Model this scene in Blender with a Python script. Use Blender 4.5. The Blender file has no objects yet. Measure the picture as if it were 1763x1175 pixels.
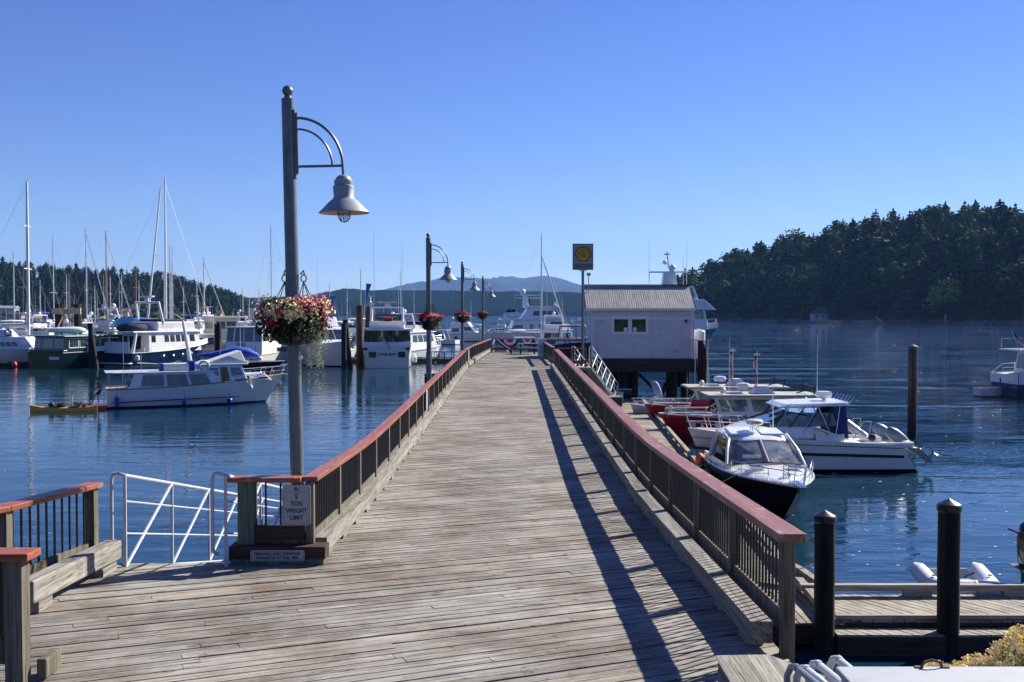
import bpy, math, random
from mathutils import Vector, Matrix
R = math.radians
sc = bpy.context.scene
# ---------------------------------------------------------------- camera
CZ = 6.2
cam_d = bpy.data.cameras.new('camera'); cam = bpy.data.objects.new('camera', cam_d)
sc.collection.objects.link(cam); sc.camera = cam
cam_d.lens = 36; cam_d.sensor_width = 36; cam_d.clip_start = .1; cam_d.clip_end = 40000
PITCH = math.atan(47.5 / 1763)
cam.location = (0, 0, CZ); cam.rotation_euler = (R(90) - PITCH, 0, 0)
# ---------------------------------------------------------------- sky and sun
SUN_EL, SUN_AZ = R(34), R(51)
w = bpy.data.worlds.new('World'); sc.world = w; w.use_nodes = True
nt = w.node_tree; bg = nt.nodes['Background']
sky = nt.nodes.new('ShaderNodeTexSky'); sky.sky_type = 'NISHITA'; sky.sun_disc = False
sky.sun_elevation = SUN_EL; sky.sun_rotation = SUN_AZ
sky.air_density = 1.0; sky.dust_density = 0.0; sky.ozone_density = 6.0; sky.altitude = 0
hs = nt.nodes.new('ShaderNodeHueSaturation'); hs.inputs['Saturation'].default_value = 1.14; hs.inputs['Hue'].default_value = .524
nt.links.new(sky.outputs[0], hs.inputs['Color']); nt.links.new(hs.outputs[0], bg.inputs[0])
bg.inputs[1].default_value = 0.06
sund = bpy.data.lights.new('sun', 'SUN'); sun = bpy.data.objects.new('sun', sund); sc.collection.objects.link(sun)
sund.energy = 5.0; sund.angle = R(.5); sund.color = (1, .945, .84)
SV = Vector((math.cos(SUN_EL) * math.sin(SUN_AZ), math.cos(SUN_EL) * math.cos(SUN_AZ), math.sin(SUN_EL)))
sun.rotation_euler = SV.to_track_quat('Z', 'Y').to_euler()
vs = sc.view_settings; vs.view_transform = 'Standard'; vs.look = 'None'; vs.gamma = 1; vs.exposure = 1.1
sc.cycles.max_bounces = 6; sc.cycles.volume_bounces = 0; sc.cycles.transparent_max_bounces = 6

def P(px, py, Y):
    """world point at depth Y whose image is photo pixel px,py"""
    u = (px - 881.5) / 1763; v = (587.5 - py) / 1763
    d = Vector((u, math.cos(PITCH) + v * math.sin(PITCH), -math.sin(PITCH) + v * math.cos(PITCH)))
    return Vector((0, 0, CZ)) + d * (Y / d.y)
def X(px, Y): return (px - 881.5) / 1763 * Y
def ywl(py): return CZ * 1763 / (py - 540)

# ---------------------------------------------------------------- mesh helper
class G:
    def __init__(s): s.v = []; s.f = []; s.m = []; s.col = None
    def add(s, vs, fs, m=0):
        n = len(s.v); s.v += [tuple(p) for p in vs]
        for f in fs: s.f.append([i + n for i in f]); s.m.append(m)
        return s
    def hexa(s, b, t, m=0):
        """b, t: four bottom and four top points, counter-clockwise from above"""
        return s.add(list(b) + list(t), [(3, 2, 1, 0), (4, 5, 6, 7), (0, 1, 5, 4), (1, 2, 6, 5), (2, 3, 7, 6), (3, 0, 4, 7)], m)
    def box(s, x0, x1, y0, y1, z0, z1, m=0):
        return s.hexa([(x0, y0, z0), (x1, y0, z0), (x1, y1, z0), (x0, y1, z0)], [(x0, y0, z1), (x1, y0, z1), (x1, y1, z1), (x0, y1, z1)], m)
    def beam(s, a, b, wd, h, m=0, up=(0, 0, 1)):
        """bar from a to b, a and b on its centre line"""
        a = Vector(a); b = Vector(b); d = (b - a).normalized(); u = Vector(up)
        sd = d.cross(u)
        if sd.length < 1e-4: sd = Vector((1, 0, 0))
        sd.normalize(); u = sd.cross(d).normalized(); sd = sd * wd / 2; u = u * h / 2
        return s.add([a - sd - u, a + sd - u, a + sd + u, a - sd + u, b - sd - u, b + sd - u, b + sd + u, b - sd + u],
                     [(0, 1, 2, 3), (7, 6, 5, 4), (0, 4, 5, 1), (1, 5, 6, 2), (2, 6, 7, 3), (3, 7, 4, 0)], m)
    def tube(s, pts, r, n=8, m=0, r2=None, cap=True):
        pts = [Vector(p) for p in pts]; k = len(pts); N = len(s.v)
        prev = None
        for i, p in enumerate(pts):
            d = (pts[min(i + 1, k - 1)] - pts[max(i - 1, 0)]).normalized()
            if prev is None:
                a = d.cross(Vector((0, 0, 1)))
                if a.length < .05: a = d.cross(Vector((1, 0, 0)))
                a.normalize()
            else:
                a = prev - d * prev.dot(d)
                a.normalize()
            prev = a; b = d.cross(a)
            rr = r if r2 is None else r + (r2 - r) * i / (k - 1)
            if isinstance(r, (list, tuple)): rr = r[i]
            for j in range(n):
                t = 2 * math.pi * j / n
                s.v.append(tuple(p + a * rr * math.cos(t) + b * rr * math.sin(t)))
        for i in range(k - 1):
            for j in range(n):
                s.f.append([N + i * n + j, N + i * n + (j + 1) % n, N + (i + 1) * n + (j + 1) % n, N + (i + 1) * n + j]); s.m.append(m)
        if cap:
            s.f.append([N + j for j in range(n)][::-1]); s.m.append(m)
            s.f.append([N + (k - 1) * n + j for j in range(n)]); s.m.append(m)
        return s
    def lathe(s, prof, n=16, c=(0, 0, 0), m=0, a0=0, a1=2 * math.pi):
        N = len(s.v); k = len(prof); full = abs(a1 - a0 - 2 * math.pi) < 1e-6; nn = n if full else n + 1
        for (r, z) in prof:
            for j in range(nn):
                t = a0 + (a1 - a0) * j / n
                s.v.append((c[0] + r * math.cos(t), c[1] + r * math.sin(t), c[2] + z))
        for i in range(k - 1):
            for j in range(n):
                j2 = (j + 1) % nn
                s.f.append([N + i * nn + j, N + i * nn + j2, N + (i + 1) * nn + j2, N + (i + 1) * nn + j]); s.m.append(m)
        return s
    def ball(s, c, rx, ry=None, rz=None, n=12, k=7, m=0):
        ry = ry or rx; rz = rz or rx; N = len(s.v)
        for i in range(k + 1):
            ph = math.pi * i / k
            for j in range(n):
                t = 2 * math.pi * j / n
                s.v.append((c[0] + rx * math.sin(ph) * math.cos(t), c[1] + ry * math.sin(ph) * math.sin(t), c[2] - rz * math.cos(ph)))
        for i in range(k):
            for j in range(n):
                s.f.append([N + i * n + j, N + i * n + (j + 1) % n, N + (i + 1) * n + (j + 1) % n, N + (i + 1) * n + j]); s.m.append(m)
        return s
    def prism(s, poly, y0, y1, m=0):
        """side outline in x,z, from y0 to y1 (each may be a list per point)"""
        k = len(poly); A = y0 if isinstance(y0, list) else [y0] * k; B = y1 if isinstance(y1, list) else [y1] * k
        vs = [(p[0], A[i], p[1]) for i, p in enumerate(poly)] + [(p[0], B[i], p[1]) for i, p in enumerate(poly)]
        fs = [list(range(k)), list(range(2 * k - 1, k - 1, -1))] + [(i + k, (i + 1) % k + k, (i + 1) % k, i) for i in range(k)]
        return s.add(vs, fs, m)
    def loft(s, rings, m=0, close=True, caps=True):
        N = len(s.v); n = len(rings[0])
        for r in rings: s.v += [tuple(p) for p in r]
        for i in range(len(rings) - 1):
            for j in range(n if close else n - 1):
                s.f.append([N + i * n + j, N + i * n + (j + 1) % n, N + (i + 1) * n + (j + 1) % n, N + (i + 1) * n + j]); s.m.append(m)
        if caps:
            s.f.append([N + j for j in range(n)][::-1]); s.m.append(m)
            s.f.append([N + (len(rings) - 1) * n + j for j in range(n)]); s.m.append(m)
        return s

def obj(name, g, mats, parent=None, smooth=30, bevel=0, loc=None):
    me = bpy.data.meshes.new(name); me.from_pydata(g.v, [], g.f)
    if not isinstance(mats, (list, tuple)): mats = [mats]
    for m_ in mats: me.materials.append(M[m_] if isinstance(m_, str) else m_)
    if len(mats) > 1: me.polygons.foreach_set('material_index', g.m)
    if g.col:
        ca = me.color_attributes.new('tone', 'FLOAT_COLOR', 'CORNER')
        dat = []
        for fi, f in enumerate(g.f):
            c = g.col[fi]; dat += [c[0], c[1], c[2], 1.0] * len(f)
        ca.data.foreach_set('color', dat)
    me.update()
    if smooth:
        me.polygons.foreach_set('use_smooth', [True] * len(me.polygons)); me.set_sharp_from_angle(angle=R(smooth))
    o = bpy.data.objects.new(name, me); sc.collection.objects.link(o)
    if parent is not None: o.parent = parent
    if loc is not None: o.location = loc
    if bevel:
        b = o.modifiers.new('bevel', 'BEVEL'); b.width = bevel; b.segments = 2; b.limit_method = 'ANGLE'; b.angle_limit = R(35)
    return o
def tag(o, label, cat, group=None):
    o['label'] = label; o['category'] = cat
    if group: o['group'] = group
    return o
def thing(name, label, cat, loc=(0, 0, 0), rz=0, group=None):
    o = bpy.data.objects.new(name, None); sc.collection.objects.link(o); o.empty_display_size = .3
    o.location = loc; o.rotation_euler = (0, 0, rz)
    return tag(o, label, cat, group)
KIDS = {}
def dup(root, loc, rz=0, label=None, group=None, scale=1):
    """copy of a thing with copies of its parts and sub-parts"""
    if root.name not in KIDS: KIDS[root.name] = [(c, list(c.children)) for c in root.children]
    r = root.copy(); sc.collection.objects.link(r); r.location = loc; r.rotation_euler = (0, 0, rz); r.scale = (scale,) * 3 if not isinstance(scale, tuple) else scale
    if label: r['label'] = label
    if group: r['group'] = group
    for c, gs in KIDS[root.name]:
        n = c.copy(); sc.collection.objects.link(n); n.parent = r
        for g_ in gs:
            d = g_.copy(); sc.collection.objects.link(d); d.parent = n
    return r
def structure(o): o['kind'] = 'structure'; return o
def text(body, size, mat, parent, loc, rot, name='lettering', align='CENTER', extrude=.003, offset=0.0, sx=1):
    cu = bpy.data.curves.new(name, 'FONT'); cu.body = body; cu.size = size; cu.align_x = align; cu.align_y = 'CENTER'
    cu.extrude = extrude; cu.offset = offset
    t = bpy.data.objects.new(name, cu); sc.collection.objects.link(t); bpy.context.view_layer.update()
    me = bpy.data.meshes.new_from_object(t.evaluated_get(bpy.context.evaluated_depsgraph_get()))
    bpy.data.objects.remove(t); me.materials.clear(); me.materials.append(M[mat])
    o = bpy.data.objects.new(name, me); sc.collection.objects.link(o); o.parent = parent; o.location = loc; o.rotation_euler = rot; o.scale = (sx, 1, 1)
    return o

# ---------------------------------------------------------------- materials
M = {}
def nodes(name):
    m = bpy.data.materials.new(name); m.use_nodes = True; M[name] = m; t = m.node_tree
    return m, t, t.nodes['Principled BSDF']
def N_(t, kind, **kw):
    n = t.nodes.new('ShaderNode' + kind)
    for k, v in kw.items():
        if hasattr(n, k) and not (k in n.inputs): setattr(n, k, v)
        else: n.inputs[k].default_value = v
    return n
def ramp(t, src, stops):
    r = t.nodes.new('ShaderNodeValToRGB'); el = r.color_ramp.elements
    while len(el) < len(stops): el.new(.5)
    for e, (p, c) in zip(el, stops):
        e.position = p; e.color = (*c, 1) if len(c) == 3 else c
    t.links.new(src, r.inputs[0]); return r.outputs[0]
def mixc(t, a, b, fac, mode='MIX'):
    n = t.nodes.new('ShaderNodeMix'); n.data_type = 'RGBA'; n.blend_type = mode
    for inp, v in ((n.inputs[0], fac), (n.inputs[6], a), (n.inputs[7], b)):
        if hasattr(v, 'is_linked') or hasattr(v, 'links'): t.links.new(v, inp)
        elif isinstance(v, (int, float)): inp.default_value = v
        else: inp.default_value = (*v, 1)
    return n.outputs[2]
def coords(t, scale=(1, 1, 1), rot=(0, 0, 0), kind='Object'):
    c = t.nodes.new('ShaderNodeTexCoord'); mp = t.nodes.new('ShaderNodeMapping')
    mp.inputs['Scale'].default_value = scale; mp.inputs['Rotation'].default_value = rot
    t.links.new(c.outputs[kind], mp.inputs[0]); return mp.outputs[0]
def noise(t, vec, scale, detail=4, rough=.55, dist=0):
    n = N_(t, 'TexNoise', Scale=scale, Detail=detail, Roughness=rough, Distortion=dist); t.links.new(vec, n.inputs['Vector']); return n.outputs['Fac']
def bump(t, h, strength, dist, bsdf):
    b = N_(t, 'Bump', Strength=strength, Distance=dist); t.links.new(h, b.inputs['Height']); t.links.new(b.outputs[0], bsdf.inputs['Normal']); return b
def plain(name, c, rough=.5, metal=0, var=.12, sc_=3, bmp=0, coat=0, dirt=None, spec=.5):
    """paint, metal or cloth whose tone wanders a little"""
    m, t, b = nodes(name); v = coords(t)
    f = noise(t, v, sc_, 5, .6)
    lo = tuple(x * (1 - var) for x in c); hi = tuple(min(1, x * (1 + var)) for x in c)
    col = ramp(t, f, [(.3, lo), (.7, hi)])
    if dirt:
        d = noise(t, coords(t, (1, 1, .25)), sc_ * 2.3, 6, .7)
        col = mixc(t, col, dirt[0], ramp(t, d, [(.52, (0, 0, 0)), (.75, (dirt[1],) * 3)]))
    t.links.new(col, b.inputs['Base Color'])
    b.inputs['Roughness'].default_value = rough; b.inputs['Metallic'].default_value = metal
    b.inputs['Specular IOR Level'].default_value = spec
    if coat: b.inputs['Coat Weight'].default_value = coat; b.inputs['Coat Roughness'].default_value = .08
    if bmp: bump(t, noise(t, v, sc_ * 12, 4), bmp, .01, b)
    return m
def wood(name, cols, axis='Y', ang=0, attr=False, rough=.85, crack=1.0, fine=1.0, bmp=.5, wear=0):
    """weathered timber, grain along the axis; ang turns it in plan"""
    m, t, b = nodes(name)
    s = {'X': (.35, 9, 9), 'Y': (9, .35, 9), 'Z': (9, 9, .35)}[axis]
    tc = t.nodes.new('ShaderNodeTexCoord'); rm = t.nodes.new('ShaderNodeMapping'); rm.inputs['Rotation'].default_value = (0, 0, -ang)
    t.links.new(tc.outputs['Object'], rm.inputs[0])
    mp = t.nodes.new('ShaderNodeMapping'); mp.inputs['Scale'].default_value = s; t.links.new(rm.outputs[0], mp.inputs[0])
    if attr:
        at = t.nodes.new('ShaderNodeAttribute'); at.attribute_name = 'tone'
        off = N_(t, 'VectorMath', operation='SCALE', Scale=40.0); t.links.new(at.outputs['Vector'], off.inputs[0])
        ad = N_(t, 'VectorMath', operation='ADD'); t.links.new(mp.outputs[0], ad.inputs[0]); t.links.new(off.outputs[0], ad.inputs[1]); v = ad.outputs[0]
    else: v = mp.outputs[0]
    f1 = noise(t, v, 1.1 * fine, 6, .65, .6); f2 = noise(t, v, 5 * fine, 5, .7, .3)
    base = ramp(t, f1, [(.25, cols[0]), (.5, cols[1]), (.75, cols[2])])
    base = mixc(t, base, (.5, .5, .5), .55, 'OVERLAY') if False else base
    streak = ramp(t, f2, [(.36, (.24, .225, .2)), (.47, (.86, .86, .86)), (.7, (1.18, 1.18, 1.18))])
    col = mixc(t, base, streak, .9 * crack, 'MULTIPLY')
    if attr:
        sep = t.nodes.new('ShaderNodeSeparateColor'); t.links.new(at.outputs['Color'], sep.inputs[0])
        tn = ramp(t, sep.outputs[0], [(0, (.82, .82, .82)), (.35, (.95, .95, .94)), (.7, (1.03, 1.02, 1.0)), (1, (1.12, 1.08, 1.02))])
        col = mixc(t, col, tn, 1.0, 'MULTIPLY')
        br = ramp(t, sep.outputs[1], [(.8, (0, 0, 0)), (1, (.35, .35, .35))]); col = mixc(t, col, (.33, .22, .12), br)
        # stains and knots: spots with a shape of their own
        st = noise(t, rm.outputs[0], .8, 6, .7); col = mixc(t, col, (.42, .36, .3), ramp(t, st, [(.40, (0, 0, 0)), (.66, (.9, .9, .9))]), 'MULTIPLY')
        kn_m = t.nodes.new('ShaderNodeMapping'); kn_m.inputs['Scale'].default_value = (2.6, 7.5, 1); t.links.new(rm.outputs[0], kn_m.inputs[0])
        kn = noise(t, kn_m.outputs[0], 1.6, 3, .6, .4); col = mixc(t, col, (.05, .045, .04), ramp(t, kn, [(.62, (0, 0, 0)), (.69, (.85, .85, .85))]))
        wh_m = t.nodes.new('ShaderNodeMapping'); wh_m.inputs['Scale'].default_value = (3, 8, 1); wh_m.inputs['Location'].default_value = (9, 4, 0); t.links.new(rm.outputs[0], wh_m.inputs[0])
        wh = noise(t, wh_m.outputs[0], 3.5, 4, .7); col = mixc(t, col, (.6, .58, .54), ramp(t, wh, [(.62, (0, 0, 0)), (.75, (.55, .55, .55))]))
    if wear:
        wn = noise(t, coords(t, (3, 1.2, 3)), 2.2, 6, .75); col = mixc(t, col, (.36, .30, .26), ramp(t, wn, [(.56, (0, 0, 0)), (.64, (wear,) * 3)]))
        ws = noise(t, coords(t, (9, 5, 9)), 5, 3, .6); col = mixc(t, col, (.62, .6, .56), ramp(t, ws, [(.72, (0, 0, 0)), (.76, (wear,) * 3)]))
    t.links.new(col, b.inputs['Base Color']); b.inputs['Roughness'].default_value = rough; b.inputs['Specular IOR Level'].default_value = .3
    bump(t, f2, bmp, .012, b)
    return m
PLK = math.atan(.45)        # the deck boards lie askew to the pier
wood('deck_wood', [(.18, .165, .14), (.32, .302, .268), (.48, .465, .43)], 'X', PLK, attr=True, bmp=.7)
wood('float_wood', [(.27, .24, .19), (.38, .35, .29), (.5, .46, .4)], 'X', R(-38), attr=True, bmp=.7)
wood('curb_wood', [(.11, .10, .08), (.25, .235, .2), (.40, .38, .325)], 'Y', bmp=.8)
wood('curb_wood_across', [(.17, .15, .12), (.3, .28, .23), (.42, .39, .33)], 'X', bmp=.8)
wood('post_wood', [(.07, .06, .042), (.145, .125, .092), (.26, .235, .185)], 'Z', bmp=.6)
wood('post_wood_green', [(.06, .09, .07), (.10, .14, .105), (.2, .2, .15)], 'Z', bmp=.6)
wood('cap_wood', [(.17, .05, .028), (.28, .085, .045), (.36, .14, .085)], 'Y', rough=.42, crack=.55, bmp=.25, wear=.55)
wood('cap_wood_across', [(.18, .048, .022), (.31, .085, .04), (.39, .14, .075)], 'X', rough=.42, crack=.55, bmp=.25, wear=.55)
wood('cap_wood_right', [(.15, .058, .048), (.22, .09, .073), (.30, .145, .12)], 'Y', rough=.5, crack=.55, bmp=.25, wear=.55)
wood('pile_wood', [(.006, .005, .005), (.014, .012, .010), (.06, .045, .035)], 'Z', rough=.7, bmp=.8)
wood('pile_wood_brown', [(.018, .010, .007), (.04, .024, .017), (.08, .05, .035)], 'Z', rough=.8, bmp=.8)
wood('beam_dark', [(.02, .018, .015), (.045, .04, .033), (.08, .07, .055)], 'X', rough=.9)
wood('brown_board', [(.03, .016, .012), (.055, .03, .022), (.09, .055, .04)], 'X', rough=.8)
wood('teak', [(.2, .09, .04), (.3, .15, .07), (.36, .2, .1)], 'X', rough=.5, crack=.5)
plain('black_bar', (.012, .012, .014), .45)
plain('pole_metal', (.13, .155, .17), .38, .35, .25, 2, dirt=((.045, .05, .055), .8))
plain('shade_metal', (.26, .29, .31), .5, .1, .1, 4)
plain('shade_inner', (.45, .4, .32), .5)
plain('galvanised', (.50, .50, .50), .45, .5, .15, 8)
plain('aluminium', (.62, .62, .63), .4, .5, .12, 5, dirt=((.3, .26, .22), .4))
plain('chrome', (.7, .7, .7), .18, .95, .05)
plain('pipe_white', (.42, .43, .46), .5, 0, .08, 6)
plain('gel_white', (.74, .74, .73), .22, 0, .04, 2, coat=.4, dirt=((.5, .47, .4), .25))
plain('gel_cream', (.66, .60, .46), .3, 0, .05, 2, coat=.3, dirt=((.4, .34, .22), .3))
plain('gel_grey', (.36, .38, .40), .35, 0, .08, 2)
plain('gel_navy', (.012, .03, .085), .15, 0, .2, 2, coat=.7)
plain('gel_black', (.004, .005, .007), .3, 0, .2, 2, coat=.12, spec=.3)
plain('gel_green', (.004, .026, .024), .2, 0, .2, 2, coat=.5)
plain('gel_teal', (.01, .16, .24), .2, 0, .2, 2, coat=.5)
plain('gel_red', (.42, .012, .016), .3, 0, .12, 2, coat=.3)
plain('gel_lightblue', (.25, .38, .5), .3, 0, .08, 2, coat=.3)
plain('deck_tan', (.5, .43, .32), .6, 0, .08, 6)
plain('nonskid', (.6, .6, .58), .7, 0, .06, 6)
plain('antifoul_blue', (.01, .03, .16), .6)
plain('antifoul_red', (.2, .02, .015), .7)
plain('antifoul_black', (.01, .01, .012), .6)
plain('canvas_blue', (.012, .06, .36), .8, 0, .2, 3, bmp=.3)
plain('canvas_navy', (.01, .014, .05), .85, 0, .2, 3, bmp=.3)
plain('canvas_white', (.6, .6, .6), .8, 0, .1, 2, bmp=.4)
plain('canvas_tan', (.45, .36, .24), .8, 0, .12, 3, bmp=.3)
plain('rubber_grey', (.52, .54, .56), .5, 0, .08, 4, dirt=((.3, .3, .28), .35))
plain('rubber_orange', (.75, .12, .04), .5)
plain('rubber_black', (.012, .012, .014), .55)
plain('outboard_dark', (.03, .035, .045), .22, .2, .1, 4, coat=.5)
plain('outboard_grey', (.17, .21, .25), .38, .1, .08, 4, coat=.15)
plain('kayak_yellow', (.72, .30, .015), .4, 0, .1, 2)
plain('kayak_orange', (.55, .13, .02), .45, 0, .1, 2)
plain('sign_white', (.34, .34, .335), .45, 0, .06, 5, dirt=((.35, .33, .3), .3))
plain('sign_blue', (.02, .035, .13), .5)
plain('lettering_black', (.015, .015, .018), .5)
plain('lettering_white', (.75, .75, .75), .5)
plain('sign_yellow', (.75, .42, .01), .5)
plain('sign_red', (.45, .02, .015), .5)
plain('flag_red', (.5, .02, .03), .8); plain('flag_white', (.7, .7, .7), .8); plain('flag_blue', (.012, .02, .12), .8)
plain('buoy_red', (.55, .05, .05), .5); plain('buoy_white', (.7, .7, .68), .5); plain('buoy_pink', (.7, .3, .27), .5)
plain('fender_blue', (.01, .03, .32), .4)
plain('hut_siding', (.58, .575, .61), .75, 0, .06, 1.2, dirt=((.3, .3, .33), .5))
plain('hut_trim', (.68, .68, .7), .6, 0, .05)
plain('cabinet_paint', (.34, .355, .375), .55, 0, .06, 3, dirt=((.22, .21, .2), .45))
plain('rust', (.12, .05, .03), .8, 0, .4, 20)
plain('skin', (.45, .24, .16), .55); plain('cloth_blue', (.02, .06, .3), .9); plain('cloth_dark', (.02, .02, .03), .9); plain('hair_brown', (.06, .035, .02), .8)
plain('brass_mast', (.30, .15, .08), .5, 0, .15, 3)
plain('interior_dark', (.04, .035, .03), .8)
plain('curtain', (.3, .27, .22), .9)
plain('rope', (.45, .42, .36), .9)
plain('hut_notice', (.5, .5, .54), .7)
plain('gel_cream_w', (.68, .66, .58), .3, 0, .04, 2, coat=.3, dirt=((.45, .42, .34), .25))
plain('gel_green_light', (.10, .24, .19), .4)
plain('canvas_lightblue', (.20, .28, .38), .7, 0, .1, 3)
plain('canvas_navy_blue', (.012, .03, .14), .8, 0, .2, 3)
plain('rubber_light', (.62, .64, .68), .5, 0, .08, 4, dirt=((.4, .4, .4), .3))
plain('petal_peach', (.85, .68, .42), .8, 0, .25, 25)
plain('roof_tan', (.36, .34, .30), .55, 0, .08, 3)
plain('sign_panel_shaded', (.24, .26, .26), .5)  # fuel sign panel grey, darkened: its shade is put into the colour
plain('sign_yellow_shaded', (.5, .31, .015), .5)  # fuel sign yellow with the shade in its colour
plain('sign_red_shaded', (.16, .014, .012), .5)  # fuel sign red with the shade in its colour
plain('sign_frame', (.10, .13, .15), .4)
plain('roof_board', (.36, .17, .10), .8)
plain('float_toy', (.1, .4, .7), .5, 0, .6, 1.5)
plain('black_cap', (.012, .012, .013), .35, 0, .2, 6, coat=.2)
plain('rock', (.14, .115, .09), .9, 0, .5, .4, bmp=.6)
plain('dry_grass', (.36, .27, .14), .95, 0, .35, .1)
plain('roof_red', (.22, .07, .05), .8); plain('house_wall', (.35, .30, .24), .8); plain('roof_dark', (.07, .07, .075), .8)
plain('flare_yellow', (.6, .5, .02), .6)

def glass(name, c, rough=.05):
    m, t, b = nodes(name); b.inputs['Base Color'].default_value = (*c, 1); b.inputs['Roughness'].default_value = rough
    b.inputs['Specular IOR Level'].default_value = .8; b.inputs['Coat Weight'].default_value = .5
    v = coords(t, (1, 1, 1)); f = noise(t, v, 1.7, 3)
    t.links.new(ramp(t, f, [(.35, tuple(x * .4 for x in c)), (.65, tuple(x * 1.8 for x in c))]), b.inputs['Base Color'])
glass('glass_dark', (.02, .025, .03)); glass('glass_blue', (.025, .045, .06)); glass('glass_brown', (.05, .035, .025)); glass('glass_green', (.12, .17, .15))
def clear_glass():
    m, t, b = nodes('glass_clear'); b.inputs['Base Color'].default_value = (.75, .85, .88, 1); b.inputs['Roughness'].default_value = .03
    b.inputs['Alpha'].default_value = .38; b.inputs['Specular IOR Level'].default_value = .9
clear_glass()
glass('glass_screen', (.16, .19, .20))
M['glass_screen'].node_tree.nodes['Principled BSDF'].inputs['Alpha'].default_value = .6

def asphalt():
    m, t, b = nodes('asphalt'); v = coords(t)
    f = noise(t, v, 130, 3, .8); g_ = noise(t, v, 2, 4)
    col = ramp(t, f, [(.3, (.03, .03, .03)), (.5, (.075, .073, .07)), (.68, (.24, .23, .21))])
    col = mixc(t, col, (.7, .68, .65), ramp(t, g_, [(.3, (0, 0, 0)), (.8, (.5, .5, .5))]), 'MULTIPLY')
    t.links.new(col, b.inputs['Base Color']); b.inputs['Roughness'].default_value = .9; bump(t, f, 1, .01, b)
asphalt()
def corrugated():
    m, t, b = nodes('corrugated_roof')
    v = coords(t, (1, 1, 1)); f = noise(t, v, 1.3, 6, .7); s = noise(t, coords(t, (3, .3, .3)), 2.5, 5, .6)
    col = ramp(t, s, [(.3, (.22, .21, .20)), (.55, (.33, .315, .30)), (.75, (.41, .39, .38))])
    col = mixc(t, col, (.16, .13, .11), ramp(t, f, [(.5, (0, 0, 0)), (.75, (.7, .7, .7))]))
    t.links.new(col, b.inputs['Base Color']); b.inputs['Roughness'].default_value = .65; b.inputs['Metallic'].default_value = .1
corrugated()
def water():
    m, t, b = nodes('water_surface')
    b.inputs['Base Color'].default_value = (.004, .026, .045, 1); b.inputs['IOR'].default_value = 1.34; b.inputs['Roughness'].default_value = .03
    b.inputs['Specular Tint'].default_value = (.8, .9, 1, 1)
    tc = t.nodes.new('ShaderNodeTexCoord'); sp = t.nodes.new('ShaderNodeSeparateXYZ'); t.links.new(tc.outputs['Object'], sp.inputs[0])
    # breeze: stronger in the open channel on the right, calm between the moored boats
    def mr(src, a, b_, c, d):
        n = N_(t, 'MapRange'); n.clamp = True; n.interpolation_type = 'SMOOTHSTEP'; t.links.new(src, n.inputs[0])
        for i, x in enumerate((a, b_, c, d)): n.inputs[i + 1].default_value = x
        return n.outputs[0]
    def op(o_, a, b_):
        n = N_(t, 'Math', operation=o_)
        for i, x in enumerate((a, b_)):
            if isinstance(x, (int, float)): n.inputs[i].default_value = x
            else: t.links.new(x, n.inputs[i])
        return n.outputs[0]
    right = op('MULTIPLY', mr(sp.outputs[0], 6, 24, 0, 1), mr(sp.outputs[1], 34, 75, 0, 1))
    far = mr(sp.outputs[1], 180, 420, 0, .5)
    patch = noise(t, coords(t, (.012, .03, 1)), 1, 3)
    calm = mr(patch, .35, .65, .35, 1)
    gust = mr(noise(t, coords(t, (.035, .17, 1), (0, 0, R(4))), 1, 6, .72, .3), .44, .56, .22, 1.5)
    amp = op('MULTIPLY', op('ADD', op('MULTIPLY', op('MAXIMUM', right, far), gust), .06), calm)
    w1 = noise(t, coords(t, (.55, 1.0, 1), (0, 0, R(-12))), 1.15, 3, .5, .4)
    w2 = noise(t, coords(t, (.7, 1.5, 1), (0, 0, R(18))), 3.2, 2, .5)
    w0 = noise(t, coords(t, (.30, .8, 1), (0, 0, R(5))), .42, 3, .5, .6)
    swell = noise(t, coords(t, (.2, .75, 1), (0, 0, R(7))), .8, 2, .4, .5)
    h = op('ADD', op('ADD', op('MULTIPLY', w1, 1.0), op('MULTIPLY', w0, 1.6)), op('MULTIPLY', w2, .28))
    h1 = op('MULTIPLY', h, op('MULTIPLY', amp, .62))
    h2 = op('ADD', h1, op('MULTIPLY', swell, .030))
    bp = N_(t, 'Bump', Strength=1.0, Distance=1.0); t.links.new(h2, bp.inputs['Height']); t.links.new(bp.outputs[0], b.inputs['Normal'])
water()
def foliage(name, dark, mid, light, scale=.6, attr=True, rough=.8, trans=0):
    m, t, b = nodes(name)
    if attr:
        at = t.nodes.new('ShaderNodeAttribute'); at.attribute_name = 'tone'
        sep = t.nodes.new('ShaderNodeSeparateColor'); t.links.new(at.outputs['Color'], sep.inputs[0]); src = sep.outputs[0]
    else: src = noise(t, coords(t), scale, 5)
    oi = t.nodes.new('ShaderNodeObjectInfo')
    col = ramp(t, src, [(0, dark), (.5, mid), (1, light)])
    hv = ramp(t, oi.outputs['Random'], [(0, (.68, .78, .8)), (.5, (1, 1, .95)), (1, (1.35, 1.2, .85))])
    col = mixc(t, col, hv, 1.0, 'MULTIPLY')
    t.links.new(col, b.inputs['Base Color']); b.inputs['Roughness'].default_value = rough; b.inputs['Specular IOR Level'].default_value = .04
    if trans:
        tl = t.nodes.new('ShaderNodeBsdfTranslucent'); mx = t.nodes.new('ShaderNodeMixShader'); mx.inputs[0].default_value = trans; t.links.new(col, tl.inputs[0])
        t.links.new(b.outputs[0], mx.inputs[1]); t.links.new(tl.outputs[0], mx.inputs[2]); t.links.new(mx.outputs[0], t.nodes['Material Output'].inputs[0])
foliage('conifer_needles', (.012, .034, .015), (.03, .066, .024), (.065, .11, .036), trans=.15)
foliage('leaf_dark', (.008, .02, .008), (.022, .042, .014), (.06, .09, .03), trans=.25)
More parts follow.
